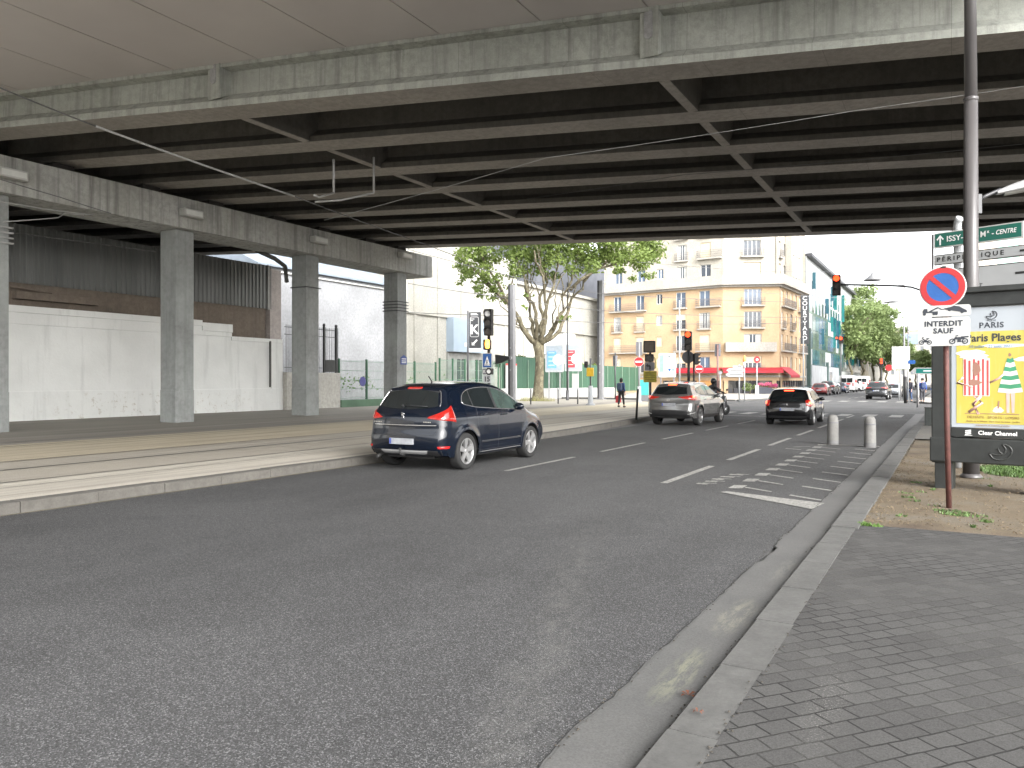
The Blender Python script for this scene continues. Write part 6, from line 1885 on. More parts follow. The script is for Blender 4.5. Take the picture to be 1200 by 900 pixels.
def disc_sign(o, x, z, r, face, rim=None, y=-.07, rz=0, back=True):
    M = Matrix.Translation((x, y, 0)) @ Matrix.Rotation(rz, 4, 'Z')
    mb = MB(); mb.M = M; disc(mb, 0, 0, z, r, .02, 32); p_ = mb.build('sign_disc', rim or M_signwhite, o)
    if face:
        mb = MB(); mb.M = M; disc(mb, 0, -.004, z, r * .94, .003, 32); mb.build('sign_face', face, p_)
    return p_, M
def no_entry(o, x, z, r, rz=0, y=-.07):
    p_, M = disc_sign(o, x, z, r, M_signred, None, y, rz)
    mb = MB(); mb.M = M; mb.box(-r * .68, r * .68, -.009, -.005, z - r * .17, z + r * .17); mb.build('white_bar', M_wh, p_)

# --- masts carrying the overhead line
def mast(lb, px, z, pytop, w, pyb=None):
    o = std('catenary_mast', lb, 'mast', px, z, R(0), PL, 'catenary masts beyond the viaduct')
    h = H_(pytop, z); mb = MB()
    mb.box(-w * .5, w * .5, -w * .5, w * .5, 0, h); mb.build('shaft', M_poleg, o, bevel=.02)
    mb = MB(); mb.box(-w * .5 - .006, -w * .1, -w * .5 - .006, -w * .5 - .002, 0, h); mb.box(-w * .5 - .008, -w * .5 - .002, -w * .5, w * .5, 0, h); mb.build('dark_flange', M_pole, o)
    mb = MB(); mb.box(-w * .8, w * .8, -w * .8, w * .8, 0, .06); mb.build('base_plate', M_poleg, o)
    mb = MB()
    for zz in (2.2, 2.9, 3.6): mb.box(-w * .1, w * .1, -w * .5 - .03, -w * .5 - .007, zz, zz + .12)
    mb.build('sticker', M_polel, o)
    return o
mast('thick grey overhead line mast with a dark edge between the signal and the plane tree', 600, 49, 334, .36)
mast('thick grey overhead line mast right of the plane tree before the tan building', 704, 64.6, 329, .44)
o = std('lamp_post', 'slim dark lamp post rising just right of the plane tree trunk', 'lamp post', 665, 61.8)
pole_part(o, H_(331, 61.8), .085, r1=.05); MB().lathe([(.0, .8), (.13, .8), (.13, 0)], 12).build('base', M_pole, o)
o = std('lamp_post', 'tall thin pale grey post rising behind the silver grey SUV', 'lamp post', 796.3, 60)
pole_part(o, H_(352, 60), .08, M_polel, r1=.05); MB().lathe([(.0, 1.0), (.14, 1.0), (.15, 0)], 12).build('base', M_polel, o)

# --- first signal, above the dark blue crossover
z = 28.0
o = std('tram_signal_post', 'signal post above the dark blue crossover with lit amber lamp and blue pedestrian sign', 'traffic light', 573, z, R(6))
pole_part(o, H_(363, z) - .15, .055, M_sigb)
head(o, .03, H_(393.5, z), H_(362.5, z), ('w', 0, 0), w=.30)
head(o, -.05, H_(410, z), H_(398, z), (0,), w=.24, y=-.14, hood=.1)
mb = MB(); mb.lathe([(0, -.17), (.07, -.14), (.085, 0), (.07, .14), (0, .17)], 14, c=(.06, -.26, H_(403.5, z))); mb.build('amber_lamp', M_lensamb, o)
mb = MB(); mb.prism(rrect(-.2, .17, H_(431, z), H_(414, z), .03), 1, -.12, -.095); b_ = mb.build('sign_plate', M_signwhite, o)
mb = MB(); mb.prism(rrect(-.185, .155, H_(431, z) + .015, H_(414, z) - .015, .02), 1, -.124, -.121); mb.build('sign_face', M_signblue, b_)
zc_ = H_(423, z)
mb = MB(); mb.prism([(-.135, zc_ - .17), (.105, zc_ - .17), (-.015, zc_ + .17)], 1, -.128, -.125); mb.build('white_triangle', M_wh, b_)
mb = MB(); mb.tube([(-.015, -.131, zc_ + .06), (-.02, -.131, zc_ - .02), (-.05, -.131, zc_ - .11)], .014, 5); mb.tube([(-.02, -.131, zc_ - .02), (.03, -.131, zc_ - .11)], .012, 5); mb.tube([(-.06, -.131, zc_ + .0), (.03, -.131, zc_ - .0)], .011, 5)
for k in range(4): mb.box(-.11 + k * .055, -.08 + k * .055, -.131, -.1285, zc_ - .16, zc_ - .125)
mb.build('walking_figure', M_sigb, b_)
mb = MB(); mb.prism(rrect(-.2, -.05, H_(439, z), H_(432, z), .02), 1, -.12, -.10); bb = mb.build('small_plate', M_siggrey, o)
text('lettering', 'K', .17, M_wh, bb, UP(-.125, -.124, H_(435.5, z)))
head(o, .05, H_(439, z), H_(431.7, z), ('w',), w=.2, y=-.12, hood=.05)
mb = MB(); mb.prism(rrect(-.17, .13, H_(449, z), H_(439.5, z), .02), 1, -.13, -.105); bb = mb.build('number_plate_sign', M_siggrey if False else pm('pale grey plate', (.36, .37, .38), .5), o)
text('lettering', '15', .25, M_sigb, bb, UP(-.02, -.134, H_(444.5, z)), bold=.008)
# horizontal signal bracket from the mast
o = std('bracket_signal', 'black hooded signal on a white bracket clamped to the left mast', 'traffic light', 588, 48)
zb = H_(421, 48)
mb = MB(); mb.prism([(-.42, zb - .3), (-.42, zb + .3), (-.1, zb + .26), (.55, zb + .16), (.62, zb + .05), (.3, zb - .08), (-.1, zb - .25)], 1, -.12, .12); mb.build('signal_head', M_sigb, o, bevel=.02)
mb = MB(); mb.box(.3, .72, -.05, .05, zb + .0, zb + .14); mb.build('bracket', M_polel, o)

# --- cluster at the stop line: no entry sign, dark box, tram lights, yellow panel
z = 36.5
o = std('stop_line_post', 'post with dark box, arrow panel and olive yellow panel left of the silver grey SUV', 'signal post', 762, z, R(8))
pole_part(o, H_(400, z), .06, M_pole); pole_part(o, .9, .085, M_poleg, 'base')
mb = MB(); mb.prism(rrect(-.29, .27, H_(413.3, z), H_(399.5, z), .05), 1, -.2, -.06); b_ = mb.build('box', M_sigb, o, bevel=.01)
mb = MB(); mb.prism(rrect(-.23, .21, H_(412, z), H_(401, z), .03), 1, -.205, -.201); b2 = mb.build('face', pm('brown grey face', (.09, .07, .055), .5, .2, 8), b_)
head(o, -.02, H_(424, z), H_(415, z), (0,), w=.40, y=-.2, hood=.14)
mb = MB(); mb.prism(rrect(-.24, .22, H_(434.5, z), H_(424.3, z), .03), 1, -.15, -.05); b_ = mb.build('arrow_panel', M_siggrey, o)
mb = MB(); zz = H_(429.3, z); mb.prism([(-.02, zz - .16), (.06, zz - .16), (.06, zz + .0), (-.02, zz + .08), (-.08, zz + .04), (-.08, zz + .14), (-.17, zz + .03), (-.08, zz - .06), (-.08, zz), (-.02, zz - .04)], 1, -.156, -.151); mb.build('arrow', pm('arrow dark', (.02, .02, .02), .5), b_)
mb = MB(); mb.prism(rrect(-.29, .33, H_(448, z), H_(434.9, z), .03), 1, -.16, -.10); b_ = mb.build('yellow_panel', M_oly, o)
for k in range(4):
    mb = MB(); mb.box(-.22, .26, -.164, -.161, H_(437.5 + k * 2.6, z), H_(437.5 + k * 2.6, z) + .035); mb.build('printed_line', pm('olive dark line', (.12, .10, .015), .6), b_)
mb = MB(); mb.prism([(.22, H_(432, z)), (.30, H_(432, z)), (.27, H_(420, z)), (.18, H_(417, z)), (.24, H_(424, z))], 1, -.09, -.07); mb.build('pale_edge', pm('pale yellow edge', (.55, .5, .2), .5), o)
z = 57.0
o = std('no_entry_post', 'round red no entry sign on a grey post with white base, leftmost no entry sign', 'sign', 749, z, R(12))
pole_part(o, H_(401, z), .07, M_poleg); MB().lathe([(0, 1.15), (.14, 1.15), (.15, .1), (.25, 0)], 12).build('base', M_polel, o)
mb = MB(); mb.prism(rrect(-.24, .2, H_(416.5, z), H_(400.5, z), .03), 1, -.02, .16); mb.build('signal_back', M_siggrey, o)
no_entry(o, 0, H_(424, z), .36, 0, -.12)
o = std('turquoise_panel', 'bright turquoise upright panel behind the yellow panel post', 'panel', 755.5, 58, R(20)); z = 58
mb = MB(); mb.prism(rrect(-.36, .3, H_(463, z), H_(445, z), .04), 1, -.08, .08); mb.build('panel', pm('turquoise', (.04, .30, .28), .5, .06, 3), o)
mb = MB(); mb.box(-.3, .25, -.06, .06, 0, H_(463, z)); mb.build('foot', M_siggrey, o)
mb = MB(); q = atz(747, 31, PL); mb.tube([q + Vector((-.05, 0, 0)), q + Vector((.02, 0, hz(456, 31) - PL))], .045, 10)
tag(mb.build('leaning_bollard', M_sigb), 'thin dark post leaning slightly by the tram kerb below the leftmost no entry sign', 'bollard')
# direction board with arrow
z = 60.0
o = std('direction_board', 'large white direction board with an up arrow and coloured circles behind the yellow panel post', 'sign', 782, z, R(15)); k_ = z / F
mb = MB(); mb.prism(rrect(-.66, .66, H_(442, z), H_(414, z), .08), 1, -.05, .05); b_ = mb.build('frame', pm('cream frame', (.55, .55, .50), .5), o)
mb = MB(); mb.box(-.60, -.27, -.056, -.0505, H_(436, z), H_(416, z)); mb.build('green_band', pm('soft green', (.20, .36, .27), .5), b_)
mb = MB(); mb.box(-.25, .58, -.056, -.0505, H_(437.5, z), H_(415.5, z)); mb.build('face', pm('board face', (.66, .69, .72), .5), b_)
mb = MB(); mb.prism([(.13, H_(423.5, z)), (.17, H_(423.5, z)), (.17, H_(418, z)), (.30, H_(420, z)), (.33, H_(419, z)), (.15, H_(416.3, z)), (-.03, H_(419, z)), (0, H_(420, z)), (.13, H_(418, z))], 1, -.062, -.057); mb.build('arrow', pm('soft black', (.08, .09, .09), .5), b_)
for r_, zz in ((3, 425.7), (3, 428.2)):
    for k in range(3):
        mb = MB(); mb.box(-.18 + k * .25, .0 + k * .25, -.061, -.057, H_(zz + .8, z), H_(zz, z)); mb.build('printed_word', pm('pale blue print', (.30, .42, .55), .5), b_)
for x, mt in ((-.12, pm('pale dot', (.45, .5, .55), .5)), (.17, M_signblue), (.44, pm('slate dot', (.16, .26, .32), .5))):
    mb = MB(); disc(mb, x, -.062, H_(433.3, z), .11, .004, 16); mb.build('printed_circle', mt, b_)
for x in (-.5, .5): pole_part(o, H_(442, z), .05, M_siggrey, 'post', x)
# main red signal
z = 41.0
o = std('traffic_light', 'tall traffic light with lit red lamp rising behind the silver grey SUV', 'traffic light', 807, z, R(4))
pole_part(o, H_(389, z) - .1, .075, M_sigb)
head(o, .0, H_(411, z), H_(388.5, z), ('r', 0, 0), w=.37, mat=M_sigb)
disc_sign(o, -.05, H_(418.5, z), .33, M_siggrey, M_siggrey, .08)
mb = MB(); mb.tube([(.28, 0, 0), (.28, 0, H_(415, z))], .05, 10); mb.build('second_pole', M_sigb, o)
head(o, .5, H_(427.5, z), H_(414, z), (0, 0, 0), w=.24, y=.0, rz=R(115), hood=.16)
o = std('no_entry_post', 'small no entry sign partly hidden just right of the tall red traffic light', 'sign', 819.5, 60, R(12)); z = 60
pole_part(o, H_(428, z), .05, M_poleg); no_entry(o, 0, H_(432.3, z), .32)
z = 59.0
o = std('traffic_light', 'traffic light seen from behind on a brown post right of the tall red light', 'traffic light', 841, z, R(170))
pole_part(o, H_(404, z), .07, pm('brown red pole', (.16, .09, .08), .5)); head(o, .05, H_(417.5, z), H_(403, z), (0, 0, 0), w=.40, mat=M_siggrey, y=-.2)
o = std('signal_post', 'dark signal heads seen from behind on a post left of the leftmost no entry sign', 'traffic light', 721, 66, R(160)); z = 66
pole_part(o, H_(414, z), .06, M_pole); head(o, .1, H_(429, z), H_(416.5, z), (0, 0, 0), w=.32, mat=M_siggrey); 
z = 62.0
o = std('street_lamp', 'thin short white post with round top between the brown post and the orange door', 'post', 844, z)
pole_part(o, H_(439, z), .04, M_polel); disc_sign(o, 0, H_(437, z), .16, M_polel, M_polel)
# yellow box post on white base
z = 49.0
o = std('yellow_box_post', 'yellow box on a grey post with white concrete base right of the plane tree', 'post', 692, z, R(15))
pole_part(o, H_(420, z), .055, M_pole); MB().lathe([(0, 1.25), (.15, 1.25), (.17, .12), (.3, .1), (.3, 0)], 16).build('base', M_polel, o)
mb = MB(); mb.prism(rrect(-.22, .2, H_(441, z), H_(431, z), .03), 1, -.2, .1); mb.build('yellow_box', M_ylw, o, bevel=.01)
head(o, -.28, H_(431, z), H_(423.5, z), (0,), w=.22, y=-.1); 
# cafe-side arrow signs and posts
z = 56.0
o = std('arrow_signpost', 'stack of white arrow shaped direction signs in front of the red awning', 'sign', 863, z, R(14))
pole_part(o, H_(427, z), .05, M_polel, x=.2)
for (yt, yb, x0, x1, tip) in ((428.5, 431.2, -.25, .45, 0), (431.6, 436, -.72, .5, 1), (436.5, 441.5, -.78, .48, 1)):
    a_, b_ = H_(yb, z), H_(yt, z); mb = MB()
    mb.prism([(x0 + (.2 if tip else 0), a_), (x1, a_), (x1, b_), (x0 + (.2 if tip else 0), b_), (x0, (a_ + b_) / 2)], 1, -.09, -.05); p_ = mb.build('arrow_board', M_signwhite, o)
    mb = MB(); mb.box(x0 + .3, x1 - .1, -.094, -.091, (a_ + b_) / 2 - .03, (a_ + b_) / 2 + .03); mb.build('printed_word', M_siggrey, p_)
o = std('striped_post', 'slim post with orange and white top just right of the arrow signs', 'post', 872.5, 57); z = 57
pole_part(o, H_(431, z), .04, M_polel); mb = MB(); mb.tube([(0, 0, H_(431, z)), (0, 0, H_(424, z))], .09, 8); mb.build('white_top', M_wh, o)
mb = MB(); mb.lathe([(.1, 0), (.14, .12), (.1, .4), (0, .5)], 8, c=(0, 0, H_(424, z))); mb.build('orange_top', pm('orange cap', (.75, .30, .08), .5), o)
z = 80.0
o = std('cafe_sign_post', 'pale post on a wide white base with a round red sign, beside the cafe flowers', 'sign', 887, z, R(15))
pole_part(o, H_(424, z), .06, M_polel); MB().lathe([(0, 1.1), (.18, 1.1), (.2, .2), (.38, 0)], 12).build('base', M_signwhite, o)
p_, M = disc_sign(o, .0, H_(421.5, z), .34, M_signred, M_signred); mb = MB(); disc(mb, 0.02, -.085, H_(421.5, z), .12, .004, 12); mb.build('white_mark', M_wh, p_)
o = std('lamp_post', 'tall pale lamp post standing at the corner of the tan building under the vertical sign', 'lamp post', 941.5, 90); z = 90
pole_part(o, H_(396, z), .10, M_polel, r1=.07)

# --- overhanging red light on its curved arm
z = 36.0
o = std('gantry_traffic_light', 'traffic light with lit red lamp hanging from a long thin arm against the white sky', 'traffic light', 1093, z, 0, .12)
xa = (979.5 - 1093) / F * z
yaw = R(29.8)
M = Matrix.Rotation(yaw, 4, 'Z')
mb = MB(); mb.M = M
hA = H_(334, z, .12)
mb.tube([(0, 0, H_(372, z, .12)), (-.1, 0, H_(352, z, .12)), (-.45, 0, H_(341, z, .12)), (-1.0, 0, H_(336.5, z, .12)), (-1.7, 0, H_(335, z, .12)), (xa * .6, 0, H_(334.2, z, .12)), (xa + .1, 0, H_(333.5, z, .12))], .045, 8); mb.build('arm', M_pole, o)
pole_part(o, H_(275, z, .12), .045, pm('pinkish white pole', (.62, .57, .55), .5))
b_ = head(o, 0, H_(346.3, z, .12), H_(322.3, z, .12), ('r', 0, 0), w=.36, y=0); 
off = M @ Vector((xa, -.05, 0))
b_.location = off
# --- suspended lamps, posts and boards of the far side
def hang_lamp(px, py, z, lb, flat):
    o = thing('hanging_lamp', lb, 'street lamp', (*atz(px, z)[:2], hz(py, z)), 0)
    if flat: MB().lathe([(0, .05), (.3, .04), (.62, .0), (.6, -.03), (0, -.05)], 16).build('shade', M_poleg, o)
    else: MB().lathe([(0, .42), (.06, .4), (.12, .25), (.5, -.05), (.48, -.1), (0, -.12)], 16).build('shade', M_poleg, o)
    wr_ = MB()
    q = atz(px, z)
    L_ = [(-14, 0, 1.2), (-7, 0, .55), (0, 0, .4 if not flat else .08), (7, 0, .55), (14, 0, 1.2)]
    wr_.tube([Matrix.Rotation(R(25), 4, 'Z') @ Vector(v_) for v_ in L_], .012, 4); wr_.build('span_wire', M_poleg, o)
hang_lamp(1022.5, 327, 46, 'cone shaped street lamp hung on a span wire against the white sky', False)
hang_lamp(1045, 353.8, 60, 'flat disc street lamp hung in the sky left of the tall twin posts', True)
o = std('lamp_post', 'tall slim lamp post with a swept arm to the left, seen against the sky', 'lamp post', 1059.5, 62, R(29.8)); z = 62
pole_part(o, H_(326, z), .10, M_poleg, r1=.045)
mb = MB(); mb.tube([(0, 0, H_(334, z)), (-.4, 0, H_(333.5, z)), (-.8, 0, H_(331, z)), (-1.15, 0, H_(326.5, z))], .04, 6); mb.tube([(.35, 0, H_(333.5, z)), (-.2, 0, H_(334, z))], .05, 6); mb.build('arm', M_poleg, o)
o = std('lamp_post', 'second slim post just right of the lamp post with the swept arm', 'lamp post', 1064.3, 74, 0); z = 74
pole_part(o, H_(355, z), .09, M_poleg, r1=.05)
z = 61.0
o = std('notice_board', 'large pale grey board on a post in front of the far trees', 'sign', 1056, z, R(2))
mb = MB(); mb.prism(rrect(-.66, .62, H_(432.5, z), H_(406, z), .04), 1, -.05, .05); b_ = mb.build('frame', M_signwhite, o)
mb = MB(); mb.box(-.58, .54, -.056, -.051, H_(431.2, z), H_(407.2, z)); mb.build('face', pm('board lilac grey', (.42, .45, .50), .5, .06, 3), b_)
for k in range(7):
    mb = MB(); mb.box(-.45, .42 - .12 * (k % 3), -.06, -.057, H_(410.5 + k * 2.8, z), H_(410 + k * 2.8, z)); mb.build('printed_line', M_siggrey, b_)
for x in (-.05,): pole_part(o, H_(432, z), .06, M_poleg, 'post', x)
o = std('traffic_light', 'small far traffic light with lit red lamp in front of the avenue trees', 'traffic light', 1033, 72); z = 72
pole_part(o, H_(420, z), .06, M_sigb); head(o, 0, H_(430, z), H_(420, z), ('r', 'r', 0), w=.4)
disc_sign(o, .62, H_(431, z), .30, M_lensred if False else M_signred, M_signred)
o = std('traffic_light', 'far red lit signal on a post at the left end of the avenue trees', 'traffic light', 985.5, 92); z = 92
pole_part(o, H_(394, z), .07, M_poleg); head(o, 0, H_(403, z), H_(394.5, z), ('r', 0), w=.5); head(o, -.45, H_(398, z), H_(394, z), ('r',), w=.3)
z = 45.0
o = std('direction_sign', 'green and white arrow shaped direction sign above the pedestrians', 'sign', 1083, z, R(2))
mb = MB(); a_, b_ = H_(438.5, z), H_(430.8, z); mb.prism([(-.50, a_), (.72, a_), (.72, b_), (-.50, b_), (-.68, (a_ + b_) / 2)], 1, -.05, -.02); p_ = mb.build('board', M_signwhite, o)
mb = MB(); mb.box(-.42, .70, -.054, -.051, a_ + .06, b_ - .06); mb.build('green_face', pm('sign green', (.01, .20, .17), .45), p_)
mb = MB(); mb.box(-.05, .45, -.058, -.055, (a_ + b_) / 2 - .04, (a_ + b_) / 2 + .04); mb.build('printed_word', M_wh, p_)
pole_part(o, H_(431, z), .045, M_poleg, x=-.35)
o = std('warning_plate', 'small dark blue plate on a pale post left of the green direction sign', 'sign', 1069, 52); z = 52
pole_part(o, H_(420, z), .035, M_polel, x=-.25); mb = MB(); mb.prism(rrect(-.24, .2, H_(426.5, z), H_(422, z), .1), 1, -.05, -.02); mb.build('plate', M_signblue, o)
o = std('thick_post', 'thick dark grey post on the far corner pavement beside the dark jacketed pedestrian', 'post', 1061, 53.5); z = 53.5
MB().tube([(0, 0, 0), (0, 0, H_(441, z))], .10, 14).build('shaft', M_sigb, o); MB().lathe([(0, H_(440, z)), (.12, H_(440.5, z)), (.12, H_(442, z))], 14).build('cap', M_siggrey, o)
for i, (px, z, py) in enumerate(((1053.5, 60, 448), (1076, 50, 436))):
    o = std('slim_post', ['short pale post by the silver hatchback on the far corner', 'slim pinkish post in front of the blue jacketed pedestrian'][i], 'post', px, z)
    pole_part(o, H_(py, z), .045, M_polel if i == 0 else pm('pinkish white pole', (.50, .44, .42), .5)); MB().lathe([(0, H_(py, z) + .05), (.055, H_(py, z) + .03), (.055, H_(py, z))], 8).build('cap', M_poleg, o)

# bollards: two concrete ones in the loading bay
def conc_bollard():
    o = thing('concrete_bollard', 'x', 'bollard', group='concrete bollards at the end of the loading bay')
    mb = MB(); mb.lathe([(.145, 0), (.142, .35), (.138, .60), (.130, .70), (.105, .76), (.05, .79), (0, .795)], 24); mb.build('shaft', concrete('bollard concrete', .22, .3, .5, warm=(1, .98, .93)), o)
    mb = MB(); mb.lathe([(.1445, .0), (.146, .06), (.1445, .12)], 24); mb.build('stained_foot', concrete('bollard foot', .18, .1, .6, vertical=False), o)
    mb = MB(); mb.lathe([(.140, .575), (.143, .58), (.143, .6), (.138, .605)], 24); mb.build('groove_ring', M_siggrey, o)
    return o
cbl = conc_bollard(); cbl.location = gp(976, 521); cbl['label'] = 'stained white concrete bollard, left of the two in the loading bay'
dup(cbl, gp(1019.5, 524), .6, 'stained white concrete bollard next to the right kerb')
# metal posts by the tree
def iron_post():
    o = thing('iron_bollard', 'x', 'bollard', group='slim iron bollards on the tram side pavement')
    MB().tube([(0, 0, 0), (0, 0, .95)], .045, 10).build('shaft', M_pole, o)
    MB().lathe([(.03, .95), (.065, .98), (.065, 1.03), (.04, 1.08), (0, 1.09)], 10).build('knob', M_polel, o)
    return o
ip = iron_post(); ip.location = gp(622, 474, PL); ip['label'] = 'slim dark iron bollard directly left of the plane tree trunk'
dup(ip, gp(654, 473, PL), 0, 'slim dark iron bollard just left of the slim lamp post'); dup(ip, gp(677, 473.5, PL), 0, 'slim dark iron bollard between the slim lamp post and the yellow box post')

# ================================================================ NEAR RIGHT: advertising panel, signs, lamp post
M_frame = pm('weathered black frame', (.022, .024, .023), .45, .3, 5, bmp=.15)
zA = 11.75
pA = atz(1101, zA, KH)
ad = thing('advertising_panel', 'large black framed street advertising panel with a yellow beach poster on two legs', 'advertising panel', pA, R(-9))
Wf = 1.40; fz0, fz1 = .83, 2.93                     # poster frame
mb = MB(); mb.box(-.10, .16, -.08, .30, fz0 - .45, fz1); mb.build('side_frame', M_frame, ad, bevel=.02)
mb = MB(); mb.box(Wf - .16, Wf + .10, -.08, .30, fz0 - .45, fz1); mb.build('side_frame', M_frame, ad, bevel=.02)
mb = MB(); mb.box(.161, Wf - .161, -.06, .28, fz1 - .20, fz1 + .02); mb.box(-.14, Wf + .14, -.12, .34, fz1 + .002, fz1 + .09); mb.build('top_rail', M_frame, ad, bevel=.015)
mb = MB(); mb.box(.161, Wf - .161, -.05, .28, fz0 - .04, fz0 + .09); br_ = mb.build('name_strip', M_frame, ad, bevel=.004)
mb = MB(); mb.box(-.12, Wf + .12, -.10, .32, .40, fz0 - .06); mb.build('lower_box', M_frame, ad, bevel=.02)
mb = MB(); mb.box(-.06, .18, -.04, .24, -.03, .402); mb.build('leg', M_frame, ad, bevel=.01)
mb = MB(); mb.box(Wf - .3, Wf - .06, -.04, .24, -.03, .402); mb.build('leg', M_frame, ad, bevel=.01)
text('lettering', 'Clear Channel', .082, M_wh, br_, UP(.76, -.053, fz0 + .025), bold=.002, spacing=1.02)
mb = MB(); x_ = .35; z_ = fz0 + .025
for k in range(3): mb.prism([(x_ + .0, z_ - .035 + k * .025), (x_ + .075, z_ - .022 + k * .025), (x_ + .075, z_ - .006 + k * .025), (x_ + .0, z_ - .020 + k * .025)], 1, -.055, -.0505)
mb.prism([(x_ - .01, z_ - .045), (x_ + .09, z_ - .045), (x_ + .09, z_ - .038), (x_ - .01, z_ - .038)], 1, -.055, -.0505); mb.build('logo', M_wh, br_)
# city emblem: a stylised boat in raised line, on the box and on the poster
def boat(par, cx, cz, s, mat, y, rr=.006):
    mb = MB()
    arc = [(cx + s * (-.5 + .05), cz - s * .05), (cx - s * .3, cz - s * .28), (cx, cz - s * .36), (cx + s * .3, cz - s * .25), (cx + s * .48, cz + .02 * s), (cx + s * .40, cz + s * .3), (cx + s * .1, cz + s * .42), (cx + s * .22, cz + s * .22), (cx + s * .2, cz), (cx - s * .05, cz - s * .12), (cx - s * .45, cz - s * .05)]
    mb.tube([(a, y, b) for a, b in cr(arc, 5)], rr, 5); mb.tube([(cx - s * .1, y, cz + s * .22), (cx - s * .02, y, cz + s * .02), (cx + s * .12, y, cz - s * .05)], rr, 5)
    return mb.build('emblem', mat, par)
boat(ad, .80, .58, .30, pm('emblem black', (.04, .042, .04), .35), -.105, .010)
# poster
pz0, pz1 = fz0 + .10, fz1 - .21; px0, px1 = .17, Wf - .17
M_pap = pm('poster paper pale blue', (.36, .39, .42), .35, .04, 1.5)
m, t, p = new_mat('poster yellow')
v = coord(t, 'obj'); n1 = noise(t, v, 1.2, 5); c = ramp(t, n1, [(.3, (.44, .37, .065)), (.7, (.49, .42, .10))])
c = mixc(t, ramp(t, noise(t, coord(t, 'obj', (8, 1, 1)), 1.5, 4), [(.55, 0), (.7, .22)]), c, (.58, .55, .38)); t.links.new(c, p.inputs['Base Color']); p.inputs['Roughness'].default_value = .3
M_yel = m
mb = MB(); mb.box(px0 - .005, px1 + .005, -.02, .0, pz0, pz1); ps = mb.build('poster', M_pap, ad)
mb = MB(); mb.box(px0 + .06, px1 - .02, -.024, -.0205, pz0 + .06, pz1 - .36); py_ = mb.build('yellow_field', M_yel, ps)
PI_ = pm('poster ink', (.035, .04, .05), .4)
cxp = .70
boat(ps, cxp - .02, pz1 - .13, .15, PI_, -.026, .005)
text('lettering', 'PARIS', .115, PI_, ps, UP(cxp - .02, -.022, pz1 - .275), bold=.002, spacing=1.12)
text('lettering', 'VILLE DE', .03, PI_, ps, UP(cxp - .02, -.022, pz1 - .205))
Y0 = pz1 - .36
text('title_lettering', 'Paris Plages', .158, PI_, ps, UP(cxp - .0, -.028, Y0 - .10), bold=.003, xs=.95)
M_cloud = pm('poster cloud', (.60, .63, .66), .5, .06, 3); M_skin = pm('poster pink', (.62, .38, .34), .5, .08, 5); M_pk = pm('poster white', (.68, .64, .58), .5)
M_strp = pm('poster dark red', (.42, .07, .07), .5); M_grn = pm('poster green', (.05, .25, .13), .5)
def blob(cx, cz, w, h, mat, nm, y=-.0265, n=26, wob=.12, seed=0):
    r = random.Random(seed); ph = [r.uniform(0, 6) for _ in range(3)]
    pts = []
    for k in range(n):
        a = 2 * PI * k / n; q = 1 + wob * math.sin(3 * a + ph[0]) + wob * .6 * math.sin(7 * a + ph[1])
        pts.append((cx + w / 2 * q * math.cos(a), cz + h / 2 * q * math.sin(a)))
    mb = MB(); mb.prism(pts, 1, y, y + .0015); return mb.build(nm, mat, ps)
blob(cxp + .16, Y0 - .22, .62, .055, M_cloud, 'cloud', seed=1); blob(cxp - .28, Y0 - .33, .36, .12, M_cloud, 'cloud', seed=2); blob(cxp + .38, Y0 - .42, .22, .07, M_cloud, 'cloud', seed=5)
text('lettering', '10 juillet - 22 août 2021', .056, pm('poster blue ink', (.10, .20, .33), .5), ps, UP(cxp - .03, -.0295, Y0 - .225))
# left figure: striped beach tent with arms and legs
fx = .49; fzt = Y0 - .40; fzb = Y0 - .96
mb = MB(); mb.box(fx - .17, fx + .17, -.028, -.0265, fzb, fzt); mb.build('striped_tent', M_pk, ps)
for k in range(6):
    mb = MB(); mb.box(fx - .16 + k * .058, fx - .16 + k * .058 + .028, -.030, -.0285, fzb + .01, fzt - .01 - .02 * (k % 2)); mb.build('red_stripe', M_strp, ps)
blob(fx, fzt - .16, .10, .2, pm('poster brown', (.30, .16, .12), .5), 'face_opening', -.032, seed=3); blob(fx - .02, fzt - .36, .16, .09, pm('poster brown', (.30, .16, .12), .5), 'pattern_patch', -.032, seed=4)
blob(fx, fzt + .02, .34, .09, M_cloud, 'tent_top', -.0285, wob=.2, seed=6)
for L_, r_, nm in (([(fx - .17, -.028, fzt - .28), (fx - .25, -.028, fzt - .36), (fx - .05, -.031, fzt - .42)], .018, 'pink_arm'), ([(fx + .17, -.028, fzt - .36), (fx + .28, -.028, fzt - .30), (fx + .36, -.028, fzt - .22)], .016, 'pink_arm'), ([(fx - .02, -.028, fzb), (fx + .08, -.028, fzb - .10), (fx - .10, -.028, fzb - .24)], .022, 'pink_leg'), ([(fx + .06, -.028, fzb), (fx - .04, -.028, fzb - .12), (fx + .03, -.028, fzb - .27)], .022, 'pink_leg')):
    mb = MB(); mb.tube(L_, r_, 6); mb.v = [(a, -.028 + (b + .028) * .12, c) for a, b, c in mb.v]; mb.build(nm, M_skin, ps)
